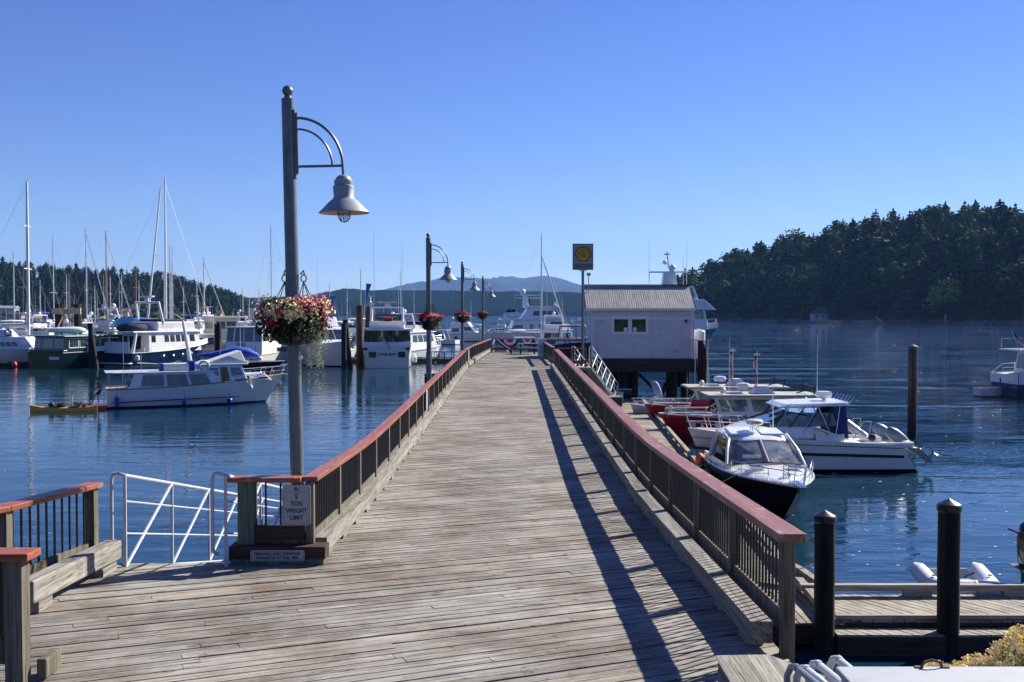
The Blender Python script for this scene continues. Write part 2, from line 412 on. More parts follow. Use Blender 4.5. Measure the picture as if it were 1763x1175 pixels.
foliage('leaf_mid', (.025, .05, .015), (.055, .095, .025), (.12, .16, .04), trans=.3)
foliage('leaf_bright', (.16, .22, .03), (.34, .39, .06), (.55, .56, .12), trans=.45)
plain('bark', (.08, .055, .04), .9, 0, .3, 5)
def hillmat(name, a, b_, c, s):
    m, t, b = nodes(name); f = noise(t, coords(t), s, 8, .7)
    t.links.new(ramp(t, f, [(.3, a), (.5, b_), (.7, c)]), b.inputs['Base Color']); b.inputs['Roughness'].default_value = 1; b.inputs['Specular IOR Level'].default_value = 0
hillmat('forest_floor', (.012, .026, .012), (.025, .045, .02), (.05, .065, .03), .05)
hillmat('hill_forest', (.003, .012, .012), (.007, .02, .018), (.014, .03, .022), .02)
hillmat('mountain_green', (.02, .035, .03), (.04, .055, .045), (.07, .08, .07), .0012)
# ================================================================ SETTING
def lerp_tab(tab, x):
    if x <= tab[0][0]: return tab[0][1]
    for (a, va), (b, vb) in zip(tab, tab[1:]):
        if x <= b:
            f = (x - a) / (b - a); return va + (vb - va) * f
    return tab[-1][1]
def smooth_tab(tab, x, w_=1.5): return sum(lerp_tab(tab, x + d * w_) for d in (-1, -.5, 0, .5, 1)) / 5
ZD = [(0, 3.45), (8, 3.30), (12.5, 3.12), (17.8, 2.95), (21.8, 2.97), (33.7, 3.07), (54, 3.22), (90, 3.22)]
def zd(y): return smooth_tab(ZD, y)

g = G()
g.add([(-9000, -9000, 0), (9000, -9000, 0), (9000, 15500, 0), (-9000, 15500, 0)], [(0, 1, 2, 3)])
structure(obj('water', g, 'water_surface', smooth=0))

random.seed(7)
def hash2(i, j, s=0):
    n = (i * 374761393 + j * 668265263 + s * 982451653) & 0xffffffff
    n = ((n ^ (n >> 13)) * 1274126177) & 0xffffffff
    return ((n ^ (n >> 16)) & 0xffff) / 65535
def vn(x, y, s=0):
    i, j = math.floor(x), math.floor(y); fx, fy = x - i, y - j; fx = fx * fx * (3 - 2 * fx); fy = fy * fy * (3 - 2 * fy)
    a = hash2(i, j, s) + (hash2(i + 1, j, s) - hash2(i, j, s)) * fx; b = hash2(i, j + 1, s) + (hash2(i + 1, j + 1, s) - hash2(i, j + 1, s)) * fx
    return a + (b - a) * fy

# --- far mountains and the wooded ridge across the strait
def ridge(name, sil, D, depth, px0, px1, step, mat, rough, base=-3, back=True, rows=None):
    """a real hill range: rises from the shore at D to its crest at D+depth*.5 and falls behind"""
    g = G(); rows = rows or [0, .03, .1, .2, .32, .45, .6, .8, 1.0, 1.3, 1.8]
    n = int((px1 - px0) / step) + 1; k = len(rows)
    for i in range(n):
        px = px0 + i * step
        top = CZ + (540 - smooth_tab(sil, px, 6)) / 1763 * (D + depth)
        for j, r_ in enumerate(rows):
            Y = D + depth * r_
            prof = math.sin(min(r_, 1) * math.pi / 2) ** .75 if r_ <= 1 else math.cos((r_ - 1) / .8 * math.pi / 2)
            z = top * prof
            if 0 < r_ < 1.6: z += (vn(px / rough[0], j * 1.7 + 3, 5) - .5) * rough[1] * prof + (random.random() - .5) * rough[2] * (1 if r_ == 1 else .25)
            xx = X(px, Y if r_ <= 1 else D + depth)
            g.v.append((xx, Y, base if r_ == 0 or r_ > 1.7 else z))
    for i in range(n - 1):
        for j in range(k - 1):
            g.f.append([i * k + j, (i + 1) * k + j, (i + 1) * k + j + 1, i * k + j + 1]); g.m.append(0)
    return structure(obj(name, g, mat, smooth=60))
ridge('mountain', [(300, 530), (480, 515), (600, 504), (660, 500), (700, 489), (740, 485), (780, 481), (830, 480), (855, 478), (885, 480), (920, 482), (940, 479), (960, 482), (985, 488), (1010, 494), (1100, 503), (1200, 512), (1400, 525), (1700, 532)],
      8200, 2600, 250, 1800, 5, 'mountain_green', (40, 60, 14))
ridge('hills', [(-200, 505), (200, 512), (380, 515), (430, 513), (480, 513), (520, 512), (545, 509), (565, 503), (590, 498), (612, 498), (635, 502), (660, 501), (700, 501), (780, 501), (850, 503), (920, 502), (1000, 505), (1100, 508), (1200, 512), (1400, 520), (1900, 525)],
      2500, 500, -100, 1500, 1.7, 'hill_forest', (22, 5, 4), rows=[0, .02, .06, .12, .2, .3, .42, .55, .7, .82, .92, 1.0, 1.2, 1.8])

# --- hillside added behind the viewer, unseen, to darken reflections and block sky light
g = G(); ring = [(-420, 640), (-350, 420), (-310, 230), (-270, 90), (-200, -10), (-110, -50), (0, -60), (120, -58), (240, -40), (380, -10), (520, 30)]
seg = []
for (ax, ay), (bx, by) in zip(ring, ring[1:]):
    for q in range(5): seg.append((ax + (bx - ax) * q / 5, ay + (by - ay) * q / 5))
cx_, cy_ = 0, 200
for i, (x, y) in enumerate(seg):
    d = Vector((x - 40, y - 260)).normalized()
    for off, z_ in ((-3, -2), (0, 2), (30, 10), (80, 20), (180, 32), (340, 28)): g.v.append((x + d.x * off, y + d.y * off, z_ if off < 0 else z_ * (.7 + .6 * vn(i * .4, off * .02, 4))))
for i in range(len(seg) - 1):
    for j in range(5): g.f.append([i * 6 + j, i * 6 + j + 1, i * 6 + j + 7, i * 6 + j + 6]); g.m.append(0)
structure(obj('hills', g, 'forest_floor', smooth=40))

# --- the two wooded headlands: ground plus trees
def land_right(px): return lerp_tab([(1130, 860), (1241, 790), (1500, 660), (1763, 552), (2100, 470)], px)
SIL_R = [(1120, 505), (1165, 482), (1200, 470), (1230, 457), (1262, 440), (1300, 426), (1350, 406), (1400, 402), (1430, 392), (1480, 378), (1510, 371), (1545, 378), (1580, 366), (1640, 368), (1690, 363), (1720, 358), (1763, 372), (1900, 380), (2100, 400)]
def land_left(px): return lerp_tab([(-400, 820), (0, 900), (250, 930), (440, 990)], px)
SIL_L = [(-400, 446), (-100, 450), (0, 451), (40, 455), (75, 453), (120, 461), (150, 457), (180, 464), (230, 468), (260, 470), (290, 474), (320, 480), (350, 487), (380, 494), (400, 502), (418, 511), (435, 524), (450, 538)]
def headland(name, land, sil, depth, th, px0, px1):
    g = G(); rows = [-.02, 0, .02, .08, .2, .4, .6, .8, 1.0, 1.3, 1.7]; n = int((px1 - px0) / 8) + 1; k = len(rows)
    for i in range(n):
        px = px0 + i * 8; D = land(px)
        for j, r_ in enumerate(rows):
            g.v.append((X(px, D + depth * max(0, min(r_, 1))), D + depth * r_, hz(land, sil, depth, th, px, r_)))
    for i in range(n - 1):
        for j in range(k - 1):
            g.f.append([i * k + j, (i + 1) * k + j, (i + 1) * k + j + 1, i * k + j + 1]); g.m.append(1 if j < 2 else 0)
    return structure(obj(name, g, ['forest_floor', 'rock'], smooth=50))
def hz(land, sil, depth, th, px, r_):
    if r_ < 0: return -2
    D = land(px); top = CZ + (540 - lerp_tab(sil, px)) / 1763 * (D + depth) - th
    top = max(top, .8)
    p = math.sin(min(r_, 1) * math.pi / 2) ** .8 if r_ <= 1 else max(0, math.cos((r_ - 1) / .75 * math.pi / 2))
    z = top * p + (vn(px / 23, r_ * 6, 3) - .4) * 2.4 * (1 if r_ > .01 else .6)
    if r_ == 0: z = -.3
    elif r_ <= .02: z = 1.2 + 1.6 * vn(px / 11, 1, 8)
    return z
headland('terrain', land_right, SIL_R, 170, 27, 1120, 2100)
headland('terrain', land_left, SIL_L, 200, 15, -400, 448)

# tree meshes, shared by every tree of the kind
def conifer_mesh(seed, h=1.0, wd=.26, n=26, bare=.08, droop=.25, ragged=.35):
    rnd = random.Random(seed); g = G(); g.col = []
    for k in range(n):
        f = k / (n - 1); z = bare + (1 - bare) * f
        rad = wd * ((1 - f) ** .6 * .92 + .05) * (1 - ragged / 2 + ragged * rnd.random())
        if f < .15: rad *= .55 + 3 * f
        m_ = max(5, int(12 * (1 - f) + 5)); a0 = rnd.random() * 6.3
        for j in range(m_):
            if rnd.random() < .12: continue
            a = a0 + j * 6.283 / m_ + rnd.uniform(-.25, .25); L = rad * rnd.uniform(.6, 1.15)
            tone = min(1, max(0, rnd.gauss(.45, .22)))
            zz = z + rnd.uniform(-.012, .012)
            for q in range(3):                       # a bough is three ragged clumps of needles
                r0 = L * q / 3 * .9; r1 = L * (q + 1.3) / 3
                wq = rad * rnd.uniform(.16, .3) * (1.1 - .25 * q) + .012
                z0 = zz - droop * r0 + .4 * r0 * r0; z1 = zz - droop * r1 + rnd.uniform(-.015, .01)
                c, s_ = math.cos(a), math.sin(a); t_ = rnd.uniform(-.03, .03)
                p0 = (c * r0 + s_ * wq * .5, s_ * r0 - c * wq * .5, z0); p1 = (c * r0 - s_ * wq * .5, s_ * r0 + c * wq * .5, z0 - t_)
                p2 = (c * r1 * 1.02 - s_ * wq, s_ * r1 + c * wq, z1 - .01); p3 = (c * r1 + s_ * wq, s_ * r1 - c * wq, z1 + t_ * .5)
                mid = (c * (r1 + .012), s_ * (r1 + .012), z1 - .028)
                g.add([p0, p1, p2, mid, p3, (c * (r0 + r1) / 2, s_ * (r0 + r1) / 2, (z0 + z1) / 2 - .03 - .02 * rnd.random())], [(0, 1, 2, 3, 4), (0, 5, 4), (1, 2, 5)])
                tq = min(1, max(0, tone + rnd.uniform(-.15, .2) + .08 * q)); g.col += [(tq,) * 3] * 3
    for q in range(6):                               # leader
        a = q; g.add([(0, 0, 1.05), (.014 * math.cos(a), .014 * math.sin(a), .955), (.014 * math.cos(a + 1), .014 * math.sin(a + 1), .955)], [(0, 1, 2)]); g.col.append((.5,) * 3)
    return g
def round_mesh(seed, n=520, wd=.42, lobes=9, leaf=.05):
    rnd = random.Random(seed); g = G(); g.col = []
    L = []
    for i in range(lobes):
        a = rnd.random() * 6.3; r_ = rnd.uniform(.1, .75) * wd; L.append((math.cos(a) * r_, math.sin(a) * r_, rnd.uniform(.38, .86), rnd.uniform(.12, .2), rnd.uniform(.25, .8)))
    L.append((0, 0, .8, .2, .6))
    for i in range(n):
        lx, ly, lz, lr, tn = rnd.choice(L); d = Vector((rnd.gauss(0, 1), rnd.gauss(0, 1), rnd.gauss(0, 1))).normalized()
        p = Vector((lx, ly, lz)) + d * lr * rnd.uniform(.55, 1.1); p.z = max(p.z, .2)
        a = Vector((rnd.gauss(0, 1), rnd.gauss(0, 1), rnd.gauss(0, .7))).normalized(); b = d.cross(a).normalized() * leaf * rnd.uniform(.5, 1.3); a = a * leaf * rnd.uniform(.5, 1.3)
        g.add([p - a, p - b * .8, p + a, p + b], [(0, 1, 2, 3)]); g.col.append((min(1, max(0, tn + rnd.gauss(0, .16) + d.z * .05)),) * 3)
    return g
def tree_proto(kind, name, g, mat, label, tr=.018, limbs=False):
    t = thing(name, label, 'tree', (0, -900, 0)); obj('crown', g, mat, t, smooth=0)
    q = G(); q.tube([(0, 0, -.06), (.004, .003, .3), (0, 0, .62), (0, 0, .97)], tr, 6, r2=tr * .15)
    if limbs:
        rnd = random.Random(5)
        for i in range(6):
            a = i * 1.05; q.tube([(0, 0, .25 + .05 * i), (.1 * math.cos(a), .1 * math.sin(a), .4 + .06 * i), (.24 * math.cos(a), .24 * math.sin(a), .55 + .05 * i)], tr * .5, 5, r2=tr * .12)
    obj('trunk', q, 'bark', t); return t
PROTO = []
CL = 'dark conifer in the dense forest covering the headland right of the fuel pier hut'
CLL = 'dark conifer in the forest covering the low headland behind the marina at left'
specs = [(1, .24, 22, .05, .3, .6), (2, .32, 16, .12, .15, .9), (3, .21, 24, .04, .3, .5), (4, .36, 14, .2, .1, 1.0), (5, .29, 18, .1, .2, .8), (6, .25, 20, .25, .15, 1.0)]
for (sd, wd, n_, ba, dr, rg) in specs: PROTO.append(tree_proto('c', 'conifer_tree', conifer_mesh(sd, 1, wd, n_, ba, dr, rg), 'conifer_needles', CL))
for i in range(3): PROTO.append(tree_proto('c', 'conifer_tree', round_mesh(41 + i, 620, .27, 15, .042), 'conifer_needles', CL))
RPROTO = [tree_proto('r', 'leafy_tree', round_mesh(11 + i), 'leaf_mid', 'rounded mid green leafy tree near the shore below the dark conifers', limbs=True) for i in range(2)]
USED = set()
def put(pr, loc, h, label, group, wide=1.0):
    rz = random.random() * 6.28
    if pr.name in USED:
        return dup(pr, loc, rz, label, group, (h * wide, h * wide, h))
    USED.add(pr.name); pr.location = loc; pr.rotation_euler = (0, 0, rz); pr.scale = (h * wide, h * wide, h); pr['label'] = label; pr['group'] = group; return pr
def forest_stuff(name, land, sil, depth, th, px0, px1, count, lo, hi, label, r0, r1):
    """the rest of the wood, which reads as one mass"""
    g = G(); g.col = []
    src = [conifer_mesh(20 + i, 1, .25 + .03 * i, 13, .1, .2, .5) for i in range(3)]
    for i in range(count):
        px = random.uniform(px0, px1); r_ = random.uniform(r0, r1); D = land(px); h = random.uniform(lo, hi)
        x, y = X(px, D + depth * min(r_, 1)), D + depth * r_; z = hz(land, sil, depth, th, px, r_)
        s_ = src[i % 3]; N = len(g.v); a = random.random() * 6.28; c, sn = math.cos(a) * h, math.sin(a) * h; dt = random.uniform(-.2, .2)
        g.v += [(x + c * vx - sn * vy, y + sn * vx + c * vy, z + h * vz) for vx, vy, vz in s_.v]
        g.f += [[q + N for q in f] for f in s_.f]; g.m += s_.m; g.col += [(min(1, max(0, q[0] + dt)),) * 3 for q in s_.col]
    o = obj(name, g, 'conifer_needles', smooth=0); tag(o, label, 'forest'); o['kind'] = 'stuff'; return o
random.seed(21)
def plant(land, sil, depth, th, px0, px1, rows, lo, hi, label, group, leafy=0, leaf_label=None, cap=150):
    n = 0
    for r_, step in rows:
        px = px0 + random.random() * step
        while px < px1:
            D = land(px); rr = r_ + random.uniform(-.035, .035); h = random.uniform(lo, hi) * (1.12 if r_ > .9 and random.random() < .25 else 1)
            x, y = X(px, D + depth * min(rr, 1)), D + depth * rr; z = hz(land, sil, depth, th, px, max(rr, .01)) - .3
            if random.random() < leafy and r_ < .3: put(random.choice(RPROTO), (x, y, z), h * .55, leaf_label, group.replace('conifers', 'leafy trees'), 1.15)
            else: put(random.choice(PROTO), (x, y, z), h, label, group, random.uniform(1.0, 1.45)); n += 1
            px += step * random.uniform(.6, 1.45)
plant(land_right, SIL_R, 170, 27, 1150, 1800, [(.04, 28), (.14, 26), (.3, 27), (.5, 30), (.72, 32), (.98, 19)], 22, 34, CL, 'conifers on the right headland', .16, 'rounded mid green leafy tree near the shore below the dark conifers of the right headland')
plant(land_left, SIL_L, 200, 15, -20, 436, [(.03, 20), (.16, 18), (.45, 22), (.98, 11)], 11, 20, CLL, 'conifers on the left headland', .45, 'rounded mid green leafy tree on the shore of the left headland behind the marina')
forest_stuff('forest', land_right, SIL_R, 170, 27, 1140, 1830, 480, 18, 30, 'dark mass of conifers filling the right headland between the trees one can tell apart', .08, 1.12)
forest_stuff('forest', land_left, SIL_L, 200, 15, -60, 436, 420, 10, 17, 'dark mass of conifers filling the left headland behind the marina', .08, 1.1)
# bright madrona on the right shore
t = tree_proto('m', 'madrona_tree', round_mesh(77, 700, .5, 12, .045), 'leaf_bright', 'bright yellow green tree standing out against the dark forest on the right shore', limbs=True)
p = P(1622, 540, land_right(1622) + 2); t.location = (p.x, p.y - 6, 1.5); t.scale = (27, 27, 27)
t = tree_proto('m', 'young_fir', conifer_mesh(31, 1, .38, 18, .05, .1, .4), 'leaf_mid', 'small pale green tree in front of the far boathouse with the pyramid roof', limbs=False)
t.location = (X(1430, 700), land_right(1430) - 1, 1.2); t.scale = (13,) * 3
# shore houses, far boathouse, gangways
def house(px, Y, z, wd, dp, h, rh, wall, roof, label, rz=0, name='shore_house', hip=False, wins=3):
    t = thing(name, label, 'house', (X(px, Y), Y, z), rz)
    g = G(); g.box(-wd / 2, wd / 2, -dp / 2, dp / 2, -1, h); obj('wall', g, wall, t, 0)
    g = G(); e = .7
    if hip: g.add([(-wd / 2 - e, -dp / 2 - e, h), (wd / 2 + e, -dp / 2 - e, h), (wd / 2 + e, dp / 2 + e, h), (-wd / 2 - e, dp / 2 + e, h), (0, 0, h + rh)], [(0, 1, 4), (1, 2, 4), (2, 3, 4), (3, 0, 4), (3, 2, 1, 0)])
    else: g.add([(-wd / 2 - e, -dp / 2 - e, h - .1), (wd / 2 + e, -dp / 2 - e, h - .1), (wd / 2 + e, dp / 2 + e, h - .1), (-wd / 2 - e, dp / 2 + e, h - .1), (-wd / 2 - e, 0, h + rh), (wd / 2 + e, 0, h + rh)], [(0, 1, 5, 4), (2, 3, 4, 5), (0, 4, 3), (1, 2, 5), (3, 2, 1, 0)])
    obj('roof', g, roof, t, 0)
    for i in range(wins):
        g = G(); x0 = -wd / 2 + wd * (i + .25) / wins; g.box(x0, x0 + wd / wins * .5, -dp / 2 - .05, -dp / 2 - .01, h * .35, h * .8); obj('window', g, 'glass_dark', t, 0)
    return t
house(1414, land_right(1414) - 3, 1.8, 13, 9, 4.2, 5.5, 'gel_grey', 'roof_dark', 'far boathouse with a dark pyramid roof on the shore of the right headland', hip=True)
house(207, 925, 4.5, 17, 9, 3.5, 3, 'house_wall', 'roof_red', 'shore house with a low red roof on the left headland behind the domed radars')
house(238, 940, 9, 11, 8, 3.0, 2.4, 'house_wall', 'roof_dark', 'small dark roofed house among the trees of the left headland')
house(14, 905, 7, 16, 8, 4, 2, 'gel_grey', 'gel_grey', 'pale grey flat house in the trees at the far left')
house(28, 896, 2.6, 12, 7, 3, 2, 'house_wall', 'roof_dark', 'low brown shore cabin at the far left below the grey house')
house(372, 975, 3.2, 11, 8, 3, 3, 'house_wall', 'roof_red', 'little red roofed cabin near the right tip of the left headland')
def meadow(px0, px1, Y, z, label):
    g = G(); n = 14; rr = random.Random(int(px0))
    for i in range(n + 1):
        px = px0 + (px1 - px0) * i / n; e = math.sin(math.pi * i / n)
        for j, q in enumerate((0, .3, .7, 1)): g.v.append((X(px, Y), Y + q * 16 * e, z * .3 + q * z * e + rr.uniform(-.3, .3)))
        g.v.append((X(px, Y), Y - .5, -.5))
    for i in range(n):
        for j in range(3): g.f.append([i * 5 + j, (i + 1) * 5 + j, (i + 1) * 5 + j + 1, i * 5 + j + 1]); g.m.append(0)
        g.f.append([i * 5 + 4, (i + 1) * 5 + 4, (i + 1) * 5, i * 5]); g.m.append(0)
    return structure(obj('ground', g, 'dry_grass', smooth=60))
meadow(40, 72, 888, 5, ''); meadow(95, 140, 890, 9, ''); meadow(165, 215, 905, 5, ''); meadow(385, 440, 960, 3, '')
def rocks(px0, px1, Y, n, hmax, label, mat='rock'):
    t = thing('shore_rocks', label, 'rocks', (X(px0, Y), Y, 0)); rr = random.Random(int(px1)); x0 = X(px0, Y)
    for i in range(n):
        q = G(); w_ = rr.uniform(1.5, 4.5) ; q.ball((0, 0, 0), w_, w_ * .8, rr.uniform(.4, 1) * hmax, 9, 6)
        q.v = [(a + rr.uniform(-.25, .25) * w_, b + rr.uniform(-.2, .2) * w_, c * (1 + rr.uniform(-.3, .3))) for a, b, c in q.v]
        o = obj('rock', q, mat, t, 25); o.location = (rr.uniform(0, X(px1, Y) - x0), rr.uniform(-2, 4), 0)
rocks(1405, 1470, land_right(1437) - 5, 16, 1.8, 'pale tan rocks at the waterline right of the far boathouse', 'dry_grass')
rocks(1560, 1620, land_right(1590) - 4, 12, 2.2, 'brown rocks at the waterline left of the bright tree')
rocks(1690, 1770, land_right(1720) - 4, 16, 2.6, 'low brown rocks on the far right shore')
rocks(1235, 1400, land_right(1310) + 8, 26, 2.2, 'dark rocks along the far shore left of the boathouse')
rocks(1475, 1560, land_right(1515) - 4, 14, 1.8, 'scattered tan rocks between the sunlit ramp and the bright tree', 'dry_grass')
def walkway(px0, y0, z0, px1, y1, z1, label):
    t = thing('shore_gangway', label, 'gangway', (0, 0, 0)); a = Vector((X(px0, y0), y0, z0)); b = Vector((X(px1, y1), y1, z1))
    q = G(); q.beam(a, b, 1.4, .25); obj('walk', q, 'galvanised', t, 0)
    for s_ in (-.7, .7):
        q = G(); o_ = Vector((0, s_, 1.0)); q.tube([a + o_, b + o_], .07, 5)
        for i in range(9):
            c = a + (b - a) * i / 8; q.tube([c + Vector((0, s_, 0)), c + o_], .05, 4)
        obj('handrail', q, 'galvanised', t)
Ys = land_right(1330) - 12
walkway(1318, Ys, .6, 1378, Ys + 6, 2.6, 'long pale gangway from the far float up to the boathouse')
walkway(1245, Ys + 40, .6, 1285, Ys + 46, 2.2, 'short pale gangway at the left end of the far shore')
walkway(1508, land_right(1508) + 2, 3.5, 1520, land_right(1515) - 12, .5, 'short sunlit ramp leading down to the water beside the tan rocks')
q = G(); q.box(-7, 7, -1.5, 1.5, -.2, .45); tag(obj('far_float', q, 'float_wood', smooth=0, loc=(X(1305, Ys), Ys, 0)), 'low grey float at the foot of the far gangway', 'float')
t = thing('wooden_ladder', 'tall grey ladder standing in the water below the bright tree', 'ladder', (X(1627, land_right(1627) - 8), land_right(1627) - 8, 0))
for s_ in (-.6, .6):
    q = G(); q.beam((s_, -1, -.5), (s_ * .8, 0, 5.6), .22, .22); obj('stile', q, 'galvanised', t, 0)
for i in range(9):
    q = G(); z = .3 + .6 * i; q.beam((-.6, -.9 + z * .16, z), (.6, -.9 + z * .16, z), .12, .12); obj('rung', q, 'galvanised', t, 0)

# --- haze over the strait
g = G(); g.box(-9500, 9500, -9200, 15800, -1, 900)
hm = bpy.data.materials.new('haze_air'); hm.use_nodes = True; ht = hm.node_tree; ht.nodes.clear()
ho = ht.nodes.new('ShaderNodeOutputMaterial'); hv = ht.nodes.new('ShaderNodeVolumePrincipled')
hv.inputs['Color'].default_value = (.22, .44, 1.0, 1); hv.inputs['Density'].default_value = .00005; hv.inputs['Anisotropy'].default_value = .15
ht.links.new(hv.outputs[0], ho.inputs['Volume']); M['haze_air'] = hm
o = obj('haze', g, 'haze_air', smooth=0); o['kind'] = 'stuff'; tag(o, 'thin blue sea haze that fades the far ridges and mountains', 'haze')
# ================================================================ THE PIER
random.seed(3)
XL, XR = -2.32, 2.06                    # inner faces of the two bull rails
def clip(poly, a, b, c):                # keep a*x+b*y<=c
    out = []
    for i, p in enumerate(poly):
        q = poly[(i + 1) % len(poly)]; dp, dq = a * p[0] + b * p[1] - c, a * q[0] + b * q[1] - c
        if dp <= 0: out.append(p)
        if dp * dq < 0: t = dp / (dp - dq); out.append((p[0] + (q[0] - p[0]) * t, p[1] + (q[1] - p[1]) * t))
    return out
def planks(region, ang, wd, gap, zf, thick=.05, Lmin=2.4, Lmax=5.5, seed=1, g=None):
    """boards clipped to a convex plan outline"""
    rnd = random.Random(seed); g = g or G(); g.col = g.col or []
    d = (math.cos(ang), math.sin(ang)); n = (-d[1], d[0])
    ks = [p[0] * n[0] + p[1] * n[1] for p in region]; k0 = math.floor(min(ks) / wd); k1 = math.ceil(max(ks) / wd)
    cx = 0
    # edges as half planes
    ar = sum(region[i][0] * region[(i + 1) % len(region)][1] - region[(i + 1) % len(region)][0] * region[i][1] for i in range(len(region)))
    H = []
    for i, p in enumerate(region):
        q = region[(i + 1) % len(region)]; ex, ey = q[0] - p[0], q[1] - p[1]; s_ = 1 if ar > 0 else -1
        a, b = ey * s_, -ex * s_; H.append((a, b, a * p[0] + b * p[1]))
    for k in range(k0, k1 + 1):
        rk = random.Random(k * 7919 + int(ang * 1000)); lo = k * wd + gap / 2 + rk.uniform(0, .003); hi = (k + 1) * wd - gap / 2 - rk.uniform(0, .003)
        s0 = -45 + rk.uniform(0, Lmax)
        while s0 < 110:
            L = rk.uniform(Lmin, Lmax); s1 = s0 + L - .006
            tone = (min(1, max(0, rk.gauss(.45, .23))), rk.random(), rk.random()); dz = rk.uniform(-.004, .004)
            poly = [(d[0] * s + n[0] * t, d[1] * s + n[1] * t) for s, t in ((s0, lo), (s1, lo), (s1, hi), (s0, hi))]
            for h in H:
                if not poly: break
                poly = clip(poly, *h)
            s0 += L
            if len(poly) < 3: continue
            m_ = len(poly); top = [(x, y, zf(x, y) + dz) for x, y in poly]; bot = [(x, y, zf(x, y) + dz - thick) for x, y in poly]
            g.add(top + bot, [list(range(m_))] + [(i, (i + 1) % m_ + 0, (i + 1) % m_ + m_, i + m_)[::-1] for i in range(m_)]); g.col += [tone] * (m_ + 1)
    return g
pier = thing('pier', 'long weathered grey timber pier running out over the water', 'pier', (0, 0, 0))
DL, DR = -2.5, 2.34; tt = math.tan(PLK)
cy = 12.55; cr = cy + (DR - DL) * tt
pc_l = [(-3.85, 7.2), (-4.86, 10.1), (-4.98, cy - 2.48 * tt)]
g = planks([(DR, 7.2), (DR, cr), (DL, cy)] + pc_l[::-1], PLK, .145, .016, lambda x, y: zd(y), g=None)
planks([(-4.98, cy - 2.48 * tt), (DL, cy), (-4.96, cy)], PLK, .145, .016, lambda x, y: zd(y), g=g)
planks([(DL, cy), (DR, cr), (DR, 56), (DL, 56)], PLK, .145, .016, lambda x, y: zd(y), g=g)
planks([(DL, 56), (DR, 56), (DR, 79), (-1.85, 79)], PLK, .145, .016, lambda x, y: zd(y), g=g)
obj('deck', g, 'deck_wood', pier, 0)
g = G()
for yy in [8.4 + 2.4 * i for i in range(30)]:
    z = zd(yy) - .06; g.box(-2.6, 2.45, yy, yy + .2, z - .35, z)
for xx in (-2.4, -1.2, 0, 1.1, 2.2): 
    ys = [7.2 + 3 * i for i in range(25)]
    for a, b in zip(ys, ys[1:]): g.hexa([(xx, a, zd(a) - .66), (xx + .15, a, zd(a) - .66), (xx + .15, b, zd(b) - .66), (xx, b, zd(b) - .66)], [(xx, a, zd(a) - .40), (xx + .15, a, zd(a) - .40), (xx + .15, b, zd(b) - .40), (xx, b, zd(b) - .40)])
g.box(-5, -2.5, 12.3, 12.5, 2.6, 3.05); g.box(-5, -2.5, 10.2, 10.4, 2.7, 3.1)
obj('substructure', g, 'beam_dark', pier, 0)
for i in range(12):
    yy = 12 + 6 * i
    for xx in (-2.1, 1.9):
        g = G(); g.tube([(xx, yy, -2), (xx, yy, zd(yy) - .6)], .17, 10); obj('pile', g, 'pile_wood', pier)
for xx, yy in ((-4.7, 12.3), (-4.7, 10.3), (-3.5, 12.3)):
    g = G(); g.tube([(xx, yy, -2), (xx, yy, 2.95)], .15, 10); obj('pile', g, 'pile_wood', pier)

# bull rails (low timbers along both edges) with their blocks
def bull(side, ya, yb, xa=None, xb=None, z0=.09, z1=.28, seg=4.6, mat='curb_wood'):
    y = ya; rr = random.Random(int(ya * 10) + side)
    xf = lambda y_: (xa + (xb - xa) * (y_ - ya) / (yb - ya))
    while y < yb - .1:
        e = min(yb, y + seg); n = 4; g = G(); jit = rr.uniform(-.012, .012)
        pts = [y + .008 + (e - y - .016) * i / n for i in range(n + 1)]
        for a, b in zip(pts, pts[1:]):
            x0, x1 = xf(a) + jit, xf(b) + jit; w_ = .19 * side
            A = sorted([(x0, 0), (x0 + w_, 0)]); B = sorted([(x1, 0), (x1 + w_, 0)])
            g.hexa([(A[0][0], a, zd(a) + z0), (A[1][0], a, zd(a) + z0), (B[1][0], b, zd(b) + z0), (B[0][0], b, zd(b) + z0)],
                   [(A[0][0], a, zd(a) + z1), (A[1][0], a, zd(a) + z1), (B[1][0], b, zd(b) + z1), (B[0][0], b, zd(b) + z1)])
        # inner joints of the segments share an edge; weld by dropping inner caps
        g.f = [f for i, f in enumerate(g.f) if not (i % 6 == 2 and i // 6 > 0) and not (i % 6 == 4 and i // 6 < n - 1)]
        g.m = [0] * len(g.f)
        obj('curb_timber', g, mat, pier, 0)
        y = e
    y = ya + .25
    while y < yb:
        x0 = xf(y); xs = sorted((x0 + .02 * side, x0 + .17 * side)); obj('curb_block', G().box(xs[0], xs[1], y, y + .32, zd(y) + .005, zd(y) + z0 - .002), mat, pier, 0); y += 1.15
bull(-1, 12.75, 55.2, XL, XL - .02); bull(-1, 56.0, 66, XL, -2.05); bull(-1, 66.2, 77.5, -2.05, -1.62)
bull(1, 8.75, 55.0, XR, XR)
# end timbers by the corner
g = G(); g.box(-3.46, -2.28, 12.42, 12.70, 3.203, 3.352); obj('curb_timber', g, 'brown_board', pier, 0, bevel=.008)
g = G(); g.box(-3.44, -2.3, 12.43, 12.69, 3.09, 3.20); obj('curb_timber', g, 'post_wood_green', pier, 0, bevel=.008)
